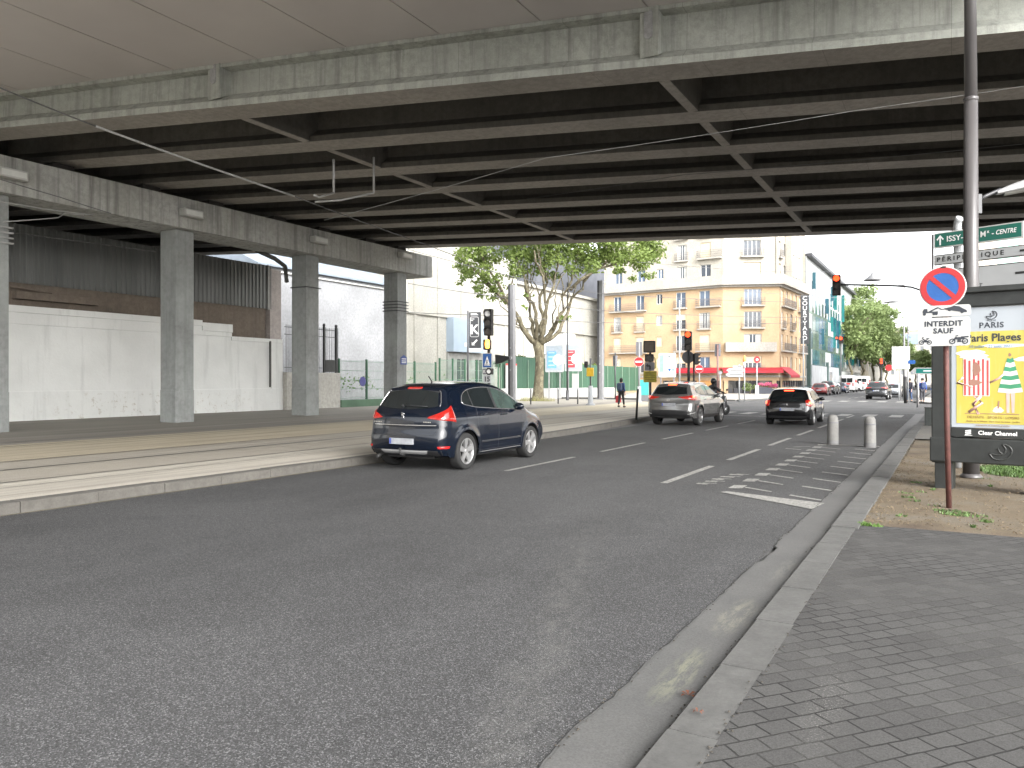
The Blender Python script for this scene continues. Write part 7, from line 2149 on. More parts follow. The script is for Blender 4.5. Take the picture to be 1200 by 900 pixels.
# right figure: tall figure in a green banded dress
gx = .915; gzt = Y0 - .40; gzb = Y0 - .90
def cone_w(z): return .035 + .12 * (gzt - z) / (gzt - gzb)
N_ = 8
for k in range(N_):
    za, zb_ = gzt - (gzt - gzb) * k / N_, gzt - (gzt - gzb) * (k + 1) / N_
    mb = MB(); pts = []
    top_ = [(gx - cone_w(za), za), (gx, za - .015), (gx + cone_w(za), za + .006)]; bot_ = [(gx + cone_w(zb_), zb_ + .006), (gx, zb_ - .015), (gx - cone_w(zb_), zb_)]
    mb.prism(top_[::-1] + bot_[::-1], 1, -.0285, -.0268); mb.build('dress_band', M_grn if k % 2 == 0 else M_pk, ps)
mb = MB(); mb.prism([(gx - .05, gzb), (gx - .045, gzb - .30), (gx - .01, gzb - .30), (gx - .005, gzb)], 1, -.028, -.0268); mb.prism([(gx + .005, gzb), (gx + .02, gzb - .30), (gx + .05, gzb - .30), (gx + .06, gzb)], 1, -.028, -.0268); mb.build('pink_legs', M_skin, ps)
blob(gx - .005, gzt + .045, .035, .05, pm('poster brown', (.30, .16, .12), .5), 'small_head', seed=7)
blob(gx - .15, gzb - .26, .13, .09, M_pk, 'small_dog', seed=9); mb = MB(); mb.prism([(gx - .16, gzb - .24), (gx - .14, gzb - .24), (gx - .13, gzb - .13), (gx - .15, gzb - .13)], 1, -.028, -.0268); mb.build('small_dog_ears', pm('poster brown', (.30, .16, .12), .5), ps)
mb = MB()
for (x_, w_) in ((fx, .3), (gx - .1, .42)): mb.box(x_ - w_ / 2, x_ + w_ / 2, -.028, -.0268, gzb - .325, gzb - .315)
mb.build('ground_line', pm('poster brown', (.30, .16, .12), .5), ps)
M_ink2 = pm('poster ochre ink', (.28, .17, .06), .5)
for k, (s_, w_) in enumerate((('DÉTENTE · SPORTS · LOISIRS', .052), ('Bassin de la Villette · Parc rives de Seine · Jardins', .034), ('animations et activités gratuites', .034), ('PROGRAMME SUR PARIS.FR', .038))):
    text('lettering', s_, w_, M_ink2, ps, UP(cxp, -.0275, gzb - .375 - k * .058))

# near no-parking sign on a rusty post
zN = 10.05
pN = gp(1110, 594, KH)
ns_ = thing('no_parking_sign', 'round blue and red no parking sign above two plates on a thin rusty post', 'sign', pN, face_cam(pN, R(-6)))
def HN(py): return hz(py, zN) - KH
m, t, p = new_mat('rusty post')
v = coord(t, 'world'); n1 = noise(t, v, 14, 6, .7)
c = ramp(t, n1, [(.35, (.07, .028, .022)), (.6, (.10, .035, .03)), (.75, (.30, .17, .08))]); t.links.new(c, p.inputs['Base Color']); p.inputs['Roughness'].default_value = .7
mb = MB(); mb.tube([(0.02, 0, -.03), (-.005, 0, 1.2), (-.02, 0, HN(312))], .033, 12); mb.build('post', m, ns_)
cz = HN(338.5); rN = .268; xN = -.045
mb = MB(); disc(mb, xN, -.075, cz, rN, .03, 48); pd = mb.build('sign_disc', M_signwhite, ns_, bevel=.004)
def ring(mb, x, z, r0, r1, y, n=48, d=.002):
    vs = [(x + r0 * math.cos(2 * PI * k / n), y, z + r0 * math.sin(2 * PI * k / n)) for k in range(n)] + [(x + r1 * math.cos(2 * PI * k / n), y, z + r1 * math.sin(2 * PI * k / n)) for k in range(n)]
    mb.add(vs, [(k, (k + 1) % n, n + (k + 1) % n, n + k) for k in range(n)])
mb = MB(); disc(mb, xN, -.079, cz, rN * .70, .003, 48); mb.build('blue_face', M_signblue, pd)
mb = MB(); ring(mb, xN, cz, rN * .68, rN * .95, -.0815); a = R(-45)
mb.add([(xN + x * math.cos(a) - z * math.sin(a), -.0825, cz + x * math.sin(a) + z * math.cos(a)) for x, z in ((-rN * .75, -.028), (rN * .75, -.028), (rN * .75, .028), (-rN * .75, .028))], [(0, 1, 2, 3)]); mb.build('red_ring', M_signred, pd)
def plate(y0p, y1p, x0p, x1p):
    k = zN / F
    mb = MB(); mb.prism(rrect((x0p - 1110) * k, (x1p - 1110) * k, HN(y1p), HN(y0p), .035), 1, -.085, -.065); return mb.build('plate', M_signwhite, ns_, bevel=.003)
pl1 = plate(359.5, 372.3, 1081.8, 1134.2); pl2 = plate(373.5, 406.2, 1080.6, 1133.3)
k = zN / F
def X(px): return (px - 1110) * k
text('lettering', 'INTERDIT', .092, PI_, pl2, UP(X(1106.8), -.087, HN(380.7)), bold=.0035, spacing=1.1)
text('lettering', 'SAUF', .092, PI_, pl2, UP(X(1106.8), -.087, HN(389)), bold=.0035, spacing=1.1)
def wheel2(mb, x, z, r, solid=False): 
    if solid: disc(mb, x, -.088, z, r, .002, 18)
    else: ring(mb, x, z, r * .62, r, -.0885, 20); disc(mb, x, -.088, z, r * .25, .002, 10)
def seg(mb, a, b, w=.012):
    a, b = Vector((a[0], 0, a[1])), Vector((b[0], 0, b[1])); d = (b - a).normalized(); n_ = Vector((-d.z, 0, d.x)) * w / 2
    mb.add([(v_.x, -.0885, v_.z) for v_ in (a - n_, b - n_, b + n_, a + n_)], [(0, 1, 2, 3)])
# tow truck lifting a car (upper plate)
mb = MB(); z1 = HN(370.3)
def sx_(x): return X(1081.8) + x
for x in (.065, .175, .20): wheel2(mb, sx_(x), z1 + .018, .019, True)
mb.add([(sx_(a), -.0882, z1 + b) for a, b in ((.045, .03), (.22, .03), (.22, .048), (.10, .048), (.10, .085), (.06, .085), (.045, .055))], [tuple(range(7))])
seg(mb, (sx_(.12), z1 + .045), (sx_(.22), z1 + .095), .018); seg(mb, (sx_(.22), z1 + .095), (sx_(.26), z1 + .07), .012); seg(mb, (sx_(.26), z1 + .07), (sx_(.31), z1 + .075), .008)
mb.add([(sx_(a), -.0882, z1 + b) for a, b in ((.29, .082), (.36, .095), (.40, .112), (.46, .098), (.50, .07), (.54, .045), (.545, .022), (.51, .022), (.30, .066))], [tuple(range(9))])
wheel2(mb, sx_(.35), z1 + .062, .020, True); wheel2(mb, sx_(.49), z1 + .030, .020, True); mb.build('tow_pictogram', PI_, pl1)
# moped and motorcycle (lower plate)
mb = MB(); z1 = HN(404.2)
for x in (.045, .135): wheel2(mb, X(1080.6) + x, z1 + .028, .030)
x0_ = X(1080.6)
for a, b in (((.045, .03), (.085, .045)), ((.085, .045), (.135, .03)), ((.06, .075), (.135, .03)), ((.055, .085), (.085, .045)), ((.085, .045), (.12, .075)), ((.10, .078), (.135, .078)), ((.05, .088), (.07, .095)), ((.08, .035), (.10, .035))): seg(mb, (x0_ + a[0], z1 + a[1]), (x0_ + b[0], z1 + b[1]), .011)
mb.build('moped_pictogram', PI_, pl2); mb = MB()
for x in (.395, .535): wheel2(mb, x0_ + x, z1 + .034, .036)
for a, b, w_ in (((.395, .035), (.44, .09), .012), ((.425, .07), (.53, .075), .030), ((.45, .045), (.49, .045), .045), ((.49, .03), (.535, .034), .010), ((.43, .10), (.46, .108), .012), ((.49, .085), (.575, .09), .018)): seg(mb, (x0_ + a[0], z1 + a[1]), (x0_ + b[0], z1 + b[1]), w_)
mb.build('motorcycle_pictogram', PI_, pl2)
mb = MB(); mb.box(X(1105), X(1113), -.08, -.035, HN(312.5), HN(317)); mb.build('bracket', M_signwhite, ns_); mb = MB(); mb.box(X(1104.5), X(1109.5), -.084, -.081, HN(316.5), HN(314.5)); mb.build('dark_mark', M_sigb, ns_)

# tall dark lamp post
zL = 13.1
pL = gp(1138, 559, KH)
lp = thing('tall_lamp_post', 'tall dark grey lamp post rising out of frame behind the no parking sign', 'lamp post', pL, R(29.8))
m, t, p = new_mat('lamp post paint')
c = ramp(t, noise(t, coord(t, 'world', (1, 1, .3)), 3, 5), [(.3, (.075, .07, .07)), (.7, (.095, .09, .09))]); t.links.new(c, p.inputs['Base Color']); p.inputs['Roughness'].default_value = .38; p.inputs['Metallic'].default_value = .0
hb = hz(120, zL) - KH
mb = MB(); mb.tube([(0, 0, 0), (-.005, 0, hb)], .128, 20, r1=.105)
mb.build('lower_shaft', m, lp)
mb = MB(); mb.tube([(-.005, 0, hb), (-.03, 0, 11.5)], .098, 20, r1=.075); mb.build('upper_shaft', m, lp)
mb = MB(); mb.lathe([(.105, -.03), (.116, -.02), (.116, .03), (.10, .04)], 20, c=(-.005, 0, hb)); mb.build('collar', m, lp)
mb = MB(); mb.lathe([(.17, 0), (.17, .02), (.14, .05), (.13, .06)], 20); mb.build('base_flange', m, lp)
k = zL / F
def hL(py): return hz(py, zL) - KH
mb = MB(); mb.box(.10, .16, -.04, .04, hL(252), hL(230)); mb.tube([(.14, 0, hL(236)), (.25, 0, hL(231.5)), (.40, 0, hL(227)), (.50, 0, hL(224))], .035, 8, r1=.028); mb.build('bracket_arm', M_pole, lp)
mb = MB(); n = 14; vs = []
# luminaire: flattened teardrop
for i in range(15):
    s = i / 14; wy = .16 * math.sin(PI * min(1, s * .62 + .05)) ** .8 + .02
    zc = hL(229) + (.35 * s * .55); cx = .42 + .85 * s
    for kk in range(n):
        a = 2 * PI * kk / n; vs.append((cx, wy * math.cos(a), zc + (wy * .75 if math.sin(a) > 0 else wy * .30) * math.sin(a)))
mb.add(vs, [(i * n + a, i * n + (a + 1) % n, (i + 1) * n + (a + 1) % n, (i + 1) * n + a) for i in range(14) for a in range(n)], True)
mb.build('luminaire', pm('luminaire grey', (.30, .30, .30), .35, .1, 5), lp)
mb = MB(); vs = []
for i in range(10):
    s = .15 + .75 * i / 9; wy = .115 * math.sin(PI * min(1, s * .62 + .05)) ** .8; zc = hL(229) + (.35 * s * .55) - wy * .34; cx = .42 + .85 * s
    vs += [(cx, -wy, zc), (cx, 0, zc - .045), (cx, wy, zc)]
mb.add(vs, [(3 * i + a, 3 * i + a + 1, 3 * i + a + 4, 3 * i + a + 3) for i in range(9) for a in (0, 1)], True); mb.build('diffuser', pm('diffuser', (.55, .55, .53), .2), lp, fix=False)

# direction signs on the grey gantry behind the lamp post
zD = 14.6
qa = atz(1095.2, zD); qb = atz(1199, 13.45)
U = Vector((qb.x - qa.x, qb.y - qa.y, 0)); Ld = U.length; rzd = math.atan2(U.y, U.x)
ds = thing('direction_signs', 'stack of green and white direction signs with arrows behind the tall lamp post', 'sign', (qa.x, qa.y, KH), rzd)
def hD(py): return hz(py, zD) - KH
kx = lambda px: Ld * (px - 1095.2) / (1199 - 1095.2) * (1 + .08 * (1 - (px - 1095.2) / 103.8))
xp_ = kx(1119)
mb = MB(); mb.tube([(xp_, .12, 0), (xp_, .12, hD(266)), (xp_ + .01, .11, hD(262)), (xp_ + .06, .08, hD(259))], .07, 14); mb.build('post', M_polel, ds)
def dboard(py0, py1, matf, x1=None):
    x1 = x1 or Ld + .02
    a_, b_ = hD(py1), hD(py0)
    mb = MB(); mb.box(-.0, x1, -.03, .03, a_, b_); o = mb.build('sign_board', M_signwhite, ds, bevel=.006)
    mb = MB(); mb.box(.025, x1 - .035, -.034, -.0305, a_ + .022, b_ - .022); mb.build('sign_face', matf, o)
    return o, (a_ + b_) / 2, b_ - a_
M_sgreen = pm('sign dark green', (.008, .115, .085), .4, .06, 3); M_sgrey = pm('sign pale grey', (.36, .37, .375), .45, .05, 3)
b1, c1, h1 = dboard(273.8, 291.6, M_sgreen)
def up_arrow(par, cx, cz, s, mat, y=-.038):
    mb = MB(); w = s * .14
    mb.prism([(cx - w / 2, cz - s / 2), (cx + w / 2, cz - s / 2), (cx + w / 2, cz + s * .22), (cx + s * .26, cz - .02 * s), (cx + s * .34, cz + s * .08), (cx, cz + s / 2), (cx - s * .34, cz + s * .08), (cx - s * .26, cz - .02 * s), (cx - w / 2, cz + s * .22)], 1, y, y + .003); return mb.build('arrow', mat, par)
up_arrow(b1, .115, c1, .19, M_wh)
text('lettering', 'ISSY-LES-Mˣ - CENTRE', .145, M_wh, b1, UP(.23, -.038, c1 - .003), 'LEFT', bold=.002, xs=.78, spacing=1.0) if False else None
text('lettering', 'ISSY-LES', .145, M_wh, b1, UP(.225, -.038, c1), 'LEFT', bold=.0015, xs=.98)
text('lettering', '-', .135, M_wh, b1, UP(kx(1145.5), -.038, c1), 'LEFT', bold=.002, xs=.9)
text('lettering', 'M', .15, M_wh, b1, UP(kx(1149.5), -.038, c1), 'LEFT', bold=.0015, xs=.85)
text('lettering', 'x', .085, M_wh, b1, UP(kx(1157.5), -.038, c1 + .04), 'LEFT', bold=.0015, xs=.85)
text('lettering', '-', .135, M_wh, b1, UP(kx(1163), -.038, c1), 'LEFT', bold=.002, xs=.9)
text('lettering', 'CENTRE', .115, M_wh, b1, UP(kx(1167.5), -.038, c1), 'LEFT', bold=.0015, xs=.76, shear=.25)
b2, c2, h2 = dboard(299.6, 311.5, M_sgrey, Ld + .22)
text('lettering', 'PÉRIPHÉRIQUE', .115, M_sigb, b2, UP(.055, -.038, c2), 'LEFT', bold=.002, xs=1.12, spacing=1.42)
mb = MB(); arrow(mb, Ld + .06, c2, .20, 0, .18, -.039, .42); mb.build('arrow', M_sigb, b2)
for (a_, b_) in ((hD(299.6), hD(300.4)), (hD(311.5), hD(310.7))):
    mb = MB(); mb.box(.015, Ld + .2, -.036, -.0345, min(a_, b_) , max(a_, b_)); mb.build('border_line', M_sigb, b2)
b3, c3, h3 = dboard(317.5, 343.5, M_sgrey, Ld + .22)
mb = MB(); arrow(mb, Ld + .0, c3 + .02, .22, 0, .18, -.039, .42); mb.build('arrow', M_sigb, b3)
text('lettering', 'T', .09, M_sigb, b3, UP(kx(1148), -.038, c3 - .14), 'LEFT', shear=.2)
mb = MB(); mb.box(.015, Ld + .2, -.0365, -.0345, hD(318.6), hD(317.8)); mb.build('border_line', M_sigb, b3)

# low dark electrical box behind the panel on the verge corner
o = std('utility_box', 'low dark green utility box at the kerb corner left of the advertising panel', 'utility box', 1089, 27.5, R(5), .09)
mb = MB(); mb.box(-.14, .14, -.1, .1, 0, .62); mb.build('cabinet', pm('dark cabinet', (.03, .035, .032), .5), o, bevel=.01); mb = MB(); mb.box(-.16, .16, -.12, .12, .62, .66); mb.build('lid', pm('dark cabinet', (.03, .035, .032), .5), o)

# ================================================================ OVERHEAD WIRES
M_wire = pm('wire grey', (.10, .10, .10), .5)
M_tubew = pm('pale support tube', (.30, .30, .29), .45)
def wire(lb, pts, r, mat=M_wire, name='overhead_wire', grp='overhead wires under the viaduct'):
    mb = MB(); out = []
    for a, b in zip(pts[:-1], pts[1:]):
        a, b = Vector(a), Vector(b); n = 10
        for i in range(n): s = i / n; out.append(a.lerp(b, s) - Vector((0, 0, (a - b).length * .004 * 4 * s * (1 - s))))
    out.append(Vector(pts[-1])); mb.tube(out, r, 5)
    o = mb.build(name, mat); return tag(o, lb, 'wire', grp)
def W3(px, py, X_):
    y, z = onX(px, X_); return Vector((X_, y, hz(py, z)))
wire('taut pale cable running from the top left under the girders to the tram line', [W3(0, 103, -17.5), W3(112, 148, -17.5)], .018)
wire('pale support rod under the girders sloping down to the right', [W3(112, 148, -17.5), W3(345, 230, -17.0)], .030, M_tubew)
wire('thin dark contact wire leading on from the end of the support rod', [W3(345, 230, -17.0), W3(500, 287, -16.0), W3(535, 300, -16.5)], .015)
wire('thin wire crossing in front of the cap beam from the left edge', [W3(0, 210, -23.5), W3(70, 231, -23.5), W3(130, 250, -22)], .014)
wire('pale wire in front of the lower edge of the cap beam at the far left', [W3(0, 236, -23.6), W3(60, 246, -23.6), W3(110, 252, -23.6)], .018, M_tubew)
wire('thin wire sagging along the top of the corrugated cladding', [W3(8, 271, -26.8), W3(110, 285, -26.8), W3(200, 297, -26.8)], .016)
wire('bent wire bracket under the left part of the cap beam', [W3(4, 260, -24.2), W3(68, 255, -24.2), W3(76, 250, -24.2), W3(98, 252, -24.2)], .018, M_tubew)
wire('long thin wire crossing below the girders to the right', [atz(380, 24, hz(258, 24)), atz(640, 20, hz(185, 20)), atz(1000, 18, hz(130, 18)), atz(1300, 17, hz(85, 17))], .009, M_tubew)
wire('second long thin wire crossing below the far girders', [atz(520, 34, hz(246, 34)), atz(800, 26, hz(205, 26)), atz(1300, 22, hz(158, 22))], .010)
for i, (y1_, y2_, yy) in enumerate(((332, 338, 'upper'), (352, 356, 'middle'), (366, 362, 'lower'))):
    wire('%s thin tram wire strung across in front of the warehouse and tan building' % yy, [atz(478, 55, hz(y1_ - 40 + 20 * i, 55)), atz(600, 49, hz(y1_ - 8 + 6 * i, 49)), atz(704, 64, hz(y1_ + 12, 64)), atz(945, 90, hz(y2_ + 16, 90))], .022, M_wire, 'overhead_wire', 'tram wires beyond the viaduct')
for i, (px, py0, py1) in enumerate(((391, 211, 226), (438, 207, 226))):
    o = thing('insulator_hanger', ['pale vertical hanger rod under the girders, left of the pair', 'pale vertical hanger rod under the girders, right of the pair'][i], 'hanger', W3(px, py0, -15.5), 0, 'hanger rods under the girders')
    L = W3(px, py0, -15.5).z - W3(px, py1, -15.5).z
    MB().tube([(0, 0, .6), (0, 0, -L)], .035, 6).build('rod', M_tubew, o)
    MB().tube([(0, 0, -L), (-.5 if i else .3, -.9, -L - .35), (-.9 if i else .8, -1.6, -L - .5)], .03, 6).build('stay', M_tubew, o)
# cable clamps round the pillars
for i, (y0, zz, lb) in enumerate(((12.05, 5.9, 'stack of pale cable clamps on the leftmost pillar'), (31.95, 5.35, 'band of dark cable clamps round the fourth pillar'), (25.4, 5.9, 'dark cable strap round the third pillar'))):
    mb = MB()
    for k in range(4 if i < 2 else 1):
        z_ = zz + k * .16; mb.box(-26.16, -25.16, y0 - .04, y0 - .01, z_, z_ + .05); mb.box(-25.19, -25.15, y0 - .04, y0 + .9, z_, z_ + .05)
    tag(mb.build('cable_clamp', M_tubew if i == 0 else M_pole), lb, 'cable clamp')
mb = MB(); mb.tube([W3(300, 293, -26.6), W3(322, 303, -26.2), W3(334, 312, -25.9), W3(336, 330, -25.6)], .10, 8)
tag(mb.build('drain_pipe', pm('dark pipe', (.06, .06, .055), .6)), 'dark bent drain pipe running down to the third pillar', 'pipe')
# ================================================================ PEOPLE
def skin_body(name, pts, edges, rad, mat, parent, sub=2):
    me = bpy.data.meshes.new(name); me.from_pydata([tuple(p) for p in pts], edges, []); me.update()
    o = bpy.data.objects.new(name, me); COL.objects.link(o)
    sk = o.modifiers.new('skin', 'SKIN'); ss = o.modifiers.new('sub', 'SUBSURF'); ss.levels = sub; ss.render_levels = sub
    for i, v in enumerate(me.skin_vertices[0].data):
        r_ = rad[i]; v.radius = (r_, r_) if not hasattr(r_, '__len__') else r_
        v.use_root = (i == 0)
    dg_ = bpy.context.evaluated_depsgraph_get(); bpy.context.view_layer.update()
    ev = o.evaluated_get(bpy.context.evaluated_depsgraph_get()); m2 = bpy.data.meshes.new_from_object(ev)
    bpy.data.objects.remove(o); m2.name = name
    m2.materials.clear(); m2.materials.append(mat)
    for p_ in m2.polygons: p_.use_smooth = True
    o = bpy.data.objects.new(name, m2); COL.objects.link(o); o.parent = parent
    return o
M_skn = pm('skin tone', (.42, .26, .19), .55, .06, 12)
M_hair = pm('dark hair', (.02, .015, .012), .6, .2, 20)
def person(lb, loc, rz, h, jacket, trouser, sex='f', stride=.18, bag=None, backpack=None, hairlong=True):
    o = thing('person', lb, 'person', loc, rz)
    s = h / 1.70
    S = lambda *a: Vector(a) * s
    # skeleton facing +y
    P = [S(0, 0, .93), S(0, 0, 1.08), S(0, .0, 1.25), S(0, -.01, 1.40), S(0, .0, 1.47), S(0, .015, 1.53), S(0, .02, 1.60), S(0, .01, 1.67),   # 0..7 spine/head
         S(.085, 0, .88), S(.095, stride * .5, .48), S(.09, stride * .9, .09), S(.095, stride * .9 + .13, .035),
         S(-.085, 0, .88), S(-.095, -stride * .25, .48), S(-.09, -stride * .9, .12), S(-.095, -stride * .9 + .12, .045),
         S(.17, 0, 1.38), S(.215, -.05, 1.12), S(.225, .03, .88), S(.225, .05, .80),
         S(-.17, 0, 1.38), S(-.215, .04, 1.12), S(-.225, .12, .90), S(-.225, .15, .83)]
    E_ = [(0, 1), (1, 2), (2, 3), (3, 4), (4, 5), (5, 6), (6, 7), (0, 8), (8, 9), (9, 10), (10, 11), (0, 12), (12, 13), (13, 14), (14, 15), (3, 16), (16, 17), (17, 18), (18, 19), (3, 20), (20, 21), (21, 22), (22, 23)]
    Rr = [.13, .12, .135, .12, .055, .055, .085, .06, .085, .058, .04, .035, .085, .058, .04, .035, .055, .043, .032, .028, .055, .043, .032, .028]
    b = skin_body('body', P, E_, [r_ * s for r_ in Rr], M_skn, o)
    # jacket and trousers: follow the same skeleton a little thicker
    jp = [P[0] + S(0, 0, -.02)] + P[1:4] + [S(0, -.005, 1.445)] + [P[16], P[17], P[18] + S(0, 0, .03), P[20], P[21], P[22] + S(0, 0, .03)]
    skin_body('jacket', jp, [(0, 1), (1, 2), (2, 3), (3, 4), (3, 5), (5, 6), (6, 7), (3, 8), (8, 9), (9, 10)], [r_ * s for r_ in (.165, .155, .165, .145, .07, .075, .062, .05, .075, .062, .05)], jacket, o)
    skin_body('trousers', [P[0], P[8], P[9], P[10] + S(0, 0, .05), P[12], P[13], P[14] + S(0, 0, .05)], [(0, 1), (1, 2), (2, 3), (0, 4), (4, 5), (5, 6)], [r_ * s for r_ in (.14, .10, .070, .055, .10, .070, .055)], trouser, o)
    for k in (10, 14):
        mb = MB(); q = P[k]; mb.lathe([(0, -.06), (.04, -.055), (.05, 0), (.045, .12), (.03, .17), (0, .18)], 10, 'y', (q.x, q.y, q.z - .045 * s)); mb.build('shoe', M_sigb, o)
    hd = P[6]
    mb = MB(); mb.lathe([(0, .115), (.06, .10), (.098, .05), (.105, 0), (.10, -.05), (.09, -.10 if hairlong else -.06), (.05, -.16 if hairlong else -.07), (0, -.17 if hairlong else -.075)], 14, c=(hd.x, hd.y - .02, hd.z + .01)); mb.build('hair', M_hair, o)
    if backpack:
        mb = MB(); mb.prism(rrect(-.15 * s, .15 * s, 1.02 * s, 1.42 * s, .07), 1, -.30 * s, -.12 * s); mb.build('backpack', backpack, o, bevel=.04)
    for k in (19, 23):                              # hands: palm with fingers, relaxed
        q = P[k]; mb = MB(); mb.lathe([(0, .03), (.03, .02), (.038, -.02), (.034, -.06)], 8, c=(q.x, q.y, q.z - .01))
        for f in range(4): mb.tube([(q.x, q.y - .028 + f * .019, q.z - .06), (q.x + .004, q.y - .028 + f * .019, q.z - .10), (q.x + .0, q.y - .02 + f * .018, q.z - .125)], .0085, 5)
        mb.tube([(q.x, q.y + .03, q.z - .02), (q.x, q.y + .055, q.z - .05), (q.x, q.y + .055, q.z - .08)], .01, 5)
        mb.build('hand', M_skn, o)
    return o
pj = pm('blue jacket', (.03, .06, .16), .7, .2, 6); pt_ = pm('black leggings', (.015, .015, .017), .7)
q = gp(728, 477.5, PL)
w_ = person('person in a dark blue jacket with a backpack walking away carrying a red bag', q, R(-8), 1.72, pj, pt_, backpack=pm('grey blue backpack', (.06, .09, .15), .7, .2, 8))
bg_ = thing('carrier_bag', 'red and white carrier bag held by the person in the dark blue jacket', 'bag', (q.x, q.y, PL), R(-8))
mb = MB(); mb.prism([(-.08, .28), (.08, .28), (.11, .30), (.10, .62), (.05, .70), (-.05, .70), (-.10, .62), (-.11, .30)], 1, -.16, .16); mb.v = [(a - .26, b + .12, c) for a, b, c in mb.v]; mb.build('bag', pm('bag red', (.55, .05, .06), .6, .25, 6), bg_, bevel=.03)
mb = MB(); mb.tube([(-.26, .04, .68), (-.24, .12, .80), (-.26, .2, .68)], .01, 5); mb.build('handle', pm('bag red', (.55, .05, .06), .6), bg_)
mb = MB(); mb.box(-.38, -.36, .05, .2, .36, .52); mb.build('white_print', M_wh, bg_)
q = atz(1081, 54.5, .12)
person('person in a bright blue jacket standing on the far corner pavement', q, R(20), 1.75, pm('bright blue jacket', (.04, .10, .42), .7, .2, 6), pm('grey trousers', (.05, .05, .06), .8), backpack=pm('navy pack', (.03, .05, .12), .7), hairlong=False, stride=.06)
q = atz(1066, 56, .12)
person('person in dark clothes on the far corner pavement behind the thick post', q, R(150), 1.74, pm('charcoal coat', (.03, .03, .04), .8), pm('blue jeans', (.05, .08, .16), .8), hairlong=False, stride=.12)
q = atz(1094, 60, .12)
person('person in a pale top on the far pavement just left of the advertising panel', q, R(-30), 1.68, pm('pale top', (.45, .42, .42), .8), pm('blue jeans', (.05, .08, .16), .8), stride=.1)

# scooter rider crossing behind the silver grey SUV
q = atz(838, 38.0, 0)
sc_ = thing('scooter', 'dark motor scooter with its rider behind the silver grey SUV', 'scooter', q, R(-35))
M_scb = pm('scooter black', (.02, .02, .025), .3, .1, 6, coat=1)
for y in (-.62, .65):
    mb = MB(); mb.lathe([(.12, -.055), (.24, -.055), (.27, -.03), (.27, .03), (.24, .055), (.12, .055)], 20, 'x', (0, y, .27)); w1 = mb.build('wheel', M_tyre, sc_)
    mb = MB(); mb.lathe([(0, -.03), (.13, -.03), (.13, .03), (0, .03)], 14, 'x', (0, y, .27)); mb.build('rim', M_rim, w1)
mb = MB(); mb.prism([(-.85, .55), (-.80, .78), (-.1, .76), (-.05, .45), (.30, .28), (.42, .40), (.50, .95), (.60, .97), (.68, .50), (.55, .30), (.30, .18), (-.35, .20), (-.50, .48)], 0, -.15, .15); mb.build('body', M_scb, sc_, bevel=.05)
mb = MB(); mb.prism([(-.82, .785), (-.78, .86), (-.10, .84), (-.05, .78)], 0, -.13, .13); mb.build('seat', M_black, sc_, bevel=.03)
mb = MB(); mb.tube([(-.32, .42, 1.06), (-.1, .50, 1.04), (.1, .50, 1.04), (.32, .42, 1.06)], .02, 8); mb.tube([(0, .5, 1.04), (0, .62, .5), (0, .65, .27)], .03, 8); mb.build('handlebar', M_rimd, sc_)
mb = MB(); mb.box(-.06, .06, -.90, -.85, .62, .70); mb.build('tail_lamp', M_redl, sc_)
mb = MB(); mb.tube([(-.22, .50, 1.06), (-.27, .52, 1.22)], .008, 5); mb.tube([(.22, .50, 1.06), (.27, .52, 1.22)], .008, 5); mb.box(-.33, -.2, .51, .53, 1.2, 1.29); mb.box(.2, .33, .51, .53, 1.2, 1.29); mb.build('mirror', M_rimd, sc_)
rd = thing('person', 'person in black with a black helmet riding the scooter', 'person', q, R(-35))
P = [Vector(a) for a in ((0, -.30, .92), (0, -.26, 1.08), (0, -.22, 1.26), (0, -.17, 1.42), (0, -.13, 1.50), (0, -.11, 1.56), (0, -.10, 1.64), (.11, -.18, .88), (.19, .20, .84), (.14, .16, .40), (.14, .30, .33), (-.11, -.18, .88), (-.19, .20, .84), (-.14, .16, .40), (-.14, .30, .33), (.19, -.16, 1.40), (.27, .05, 1.18), (.28, .36, 1.08), (-.19, -.16, 1.40), (-.27, .05, 1.18), (-.28, .36, 1.08))]
skin_body('body', P, [(0, 1), (1, 2), (2, 3), (3, 4), (4, 5), (5, 6), (0, 7), (7, 8), (8, 9), (9, 10), (0, 11), (11, 12), (12, 13), (13, 14), (3, 15), (15, 16), (16, 17), (3, 18), (18, 19), (19, 20)],
          [.15, .15, .17, .15, .065, .06, .09, .10, .075, .05, .045, .10, .075, .05, .045, .075, .055, .04, .075, .055, .04], pm('rider black', (.014, .014, .016), .7), rd)
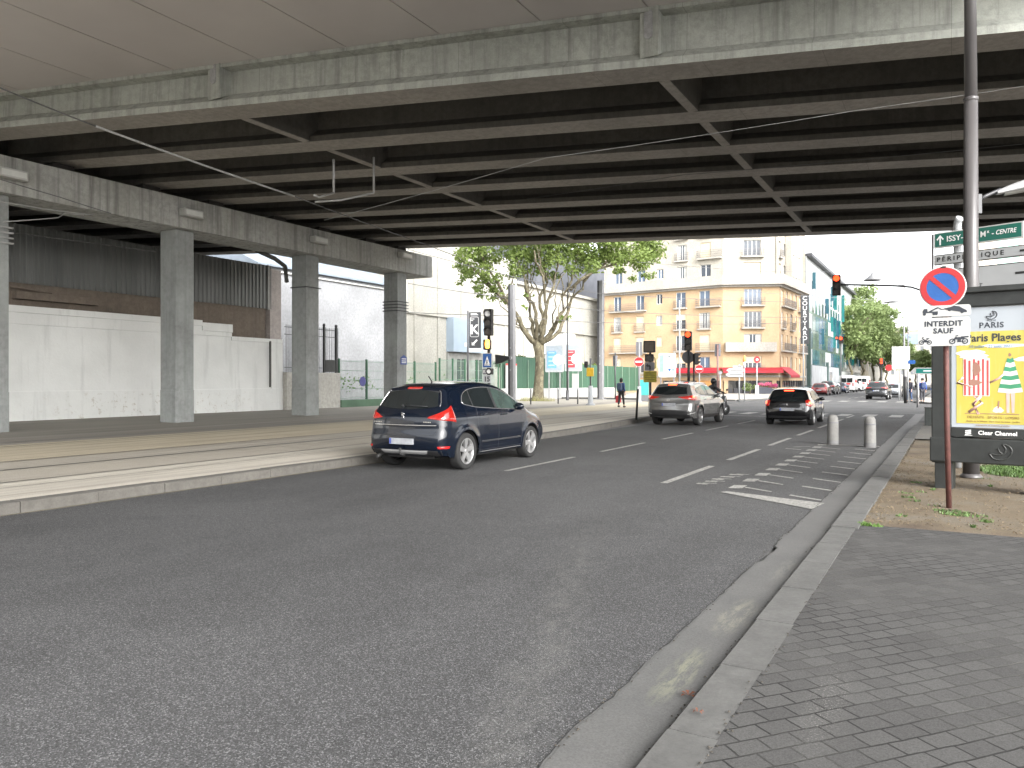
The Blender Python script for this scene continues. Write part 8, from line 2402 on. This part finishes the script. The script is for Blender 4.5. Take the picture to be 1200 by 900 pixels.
mb = MB(); mb.lathe([(0, .16), (.08, .145), (.135, .08), (.145, 0), (.135, -.08), (.10, -.13), (0, -.135)], 18, c=(0, -.10, 1.68)); mb.build('helmet', pm('helmet black', (.012, .012, .013), .15, coat=1), rd)
mb = MB(); mb.lathe([(.10, -.02), (.148, -.015), (.150, .05), (.12, .08)], 18, c=(0, -.09, 1.68)); mb.v = [v_ for v_ in mb.v]; mb.build('visor_band', M_cglass, rd)

# bicycles parked in front of the glass building
def bicycle():
    o = thing('parked_bicycle', 'x', 'bicycle', group='bicycles parked by the glass fronted building')
    mfr = pm('bike frame', (.10, .12, .15), .4)
    for y in (-.52, .52):
        mb = MB(); mb.lathe([(.31, -.02), (.34, -.018), (.35, 0), (.34, .018), (.31, .02)], 20, 'x', (0, y, .35)); 
        for k in range(6): a = k * PI / 6; mb.tube([(0, y + .32 * math.cos(a), .35 + .32 * math.sin(a)), (0, y - .32 * math.cos(a), .35 - .32 * math.sin(a))], .004, 3, cap=False)
        mb.build('wheel', M_tyre, o)
    mb = MB()
    for a, b in (((-.52, .35), (-.08, .32)), ((-.52, .35), (-.18, .82)), ((-.08, .32), (-.20, .90)), ((-.08, .32), (.36, .82)), ((-.18, .80), (.36, .84)), ((.36, .95), (.52, .35))): mb.tube([(0, a[0], a[1]), (0, b[0], b[1])], .02, 6)
    mb.build('frame', mfr, o)
    mb = MB(); mb.tube([(-.28, .32, .98), (0, .38, 1.0), (.28, .32, .98)], .014, 6); mb.build('handlebar', M_rimd, o)
    mb = MB(); mb.prism([(-.34, .93), (-.08, .92), (-.10, .96), (-.34, .98)], 0, -.06, .06); mb.build('saddle', M_black, o, bevel=.01)
    return o
bk = bicycle(); r = random.Random(2)
bl_ = ['first', 'second', 'third', 'fourth', 'fifth', 'sixth', 'seventh', 'eighth']
for i in range(8):
    L = (-14.9 - (i % 2) * .5, 86 + i * 2.2, .13); lb = '%s bicycle in the row by the glass fronted building counting from the red awning' % bl_[i]
    if i == 0: bk.location = L; bk.rotation_euler = (0, 0, R(75)); bk['label'] = lb
    else: dup(bk, L, R(75 + r.uniform(-12, 12)), lb)
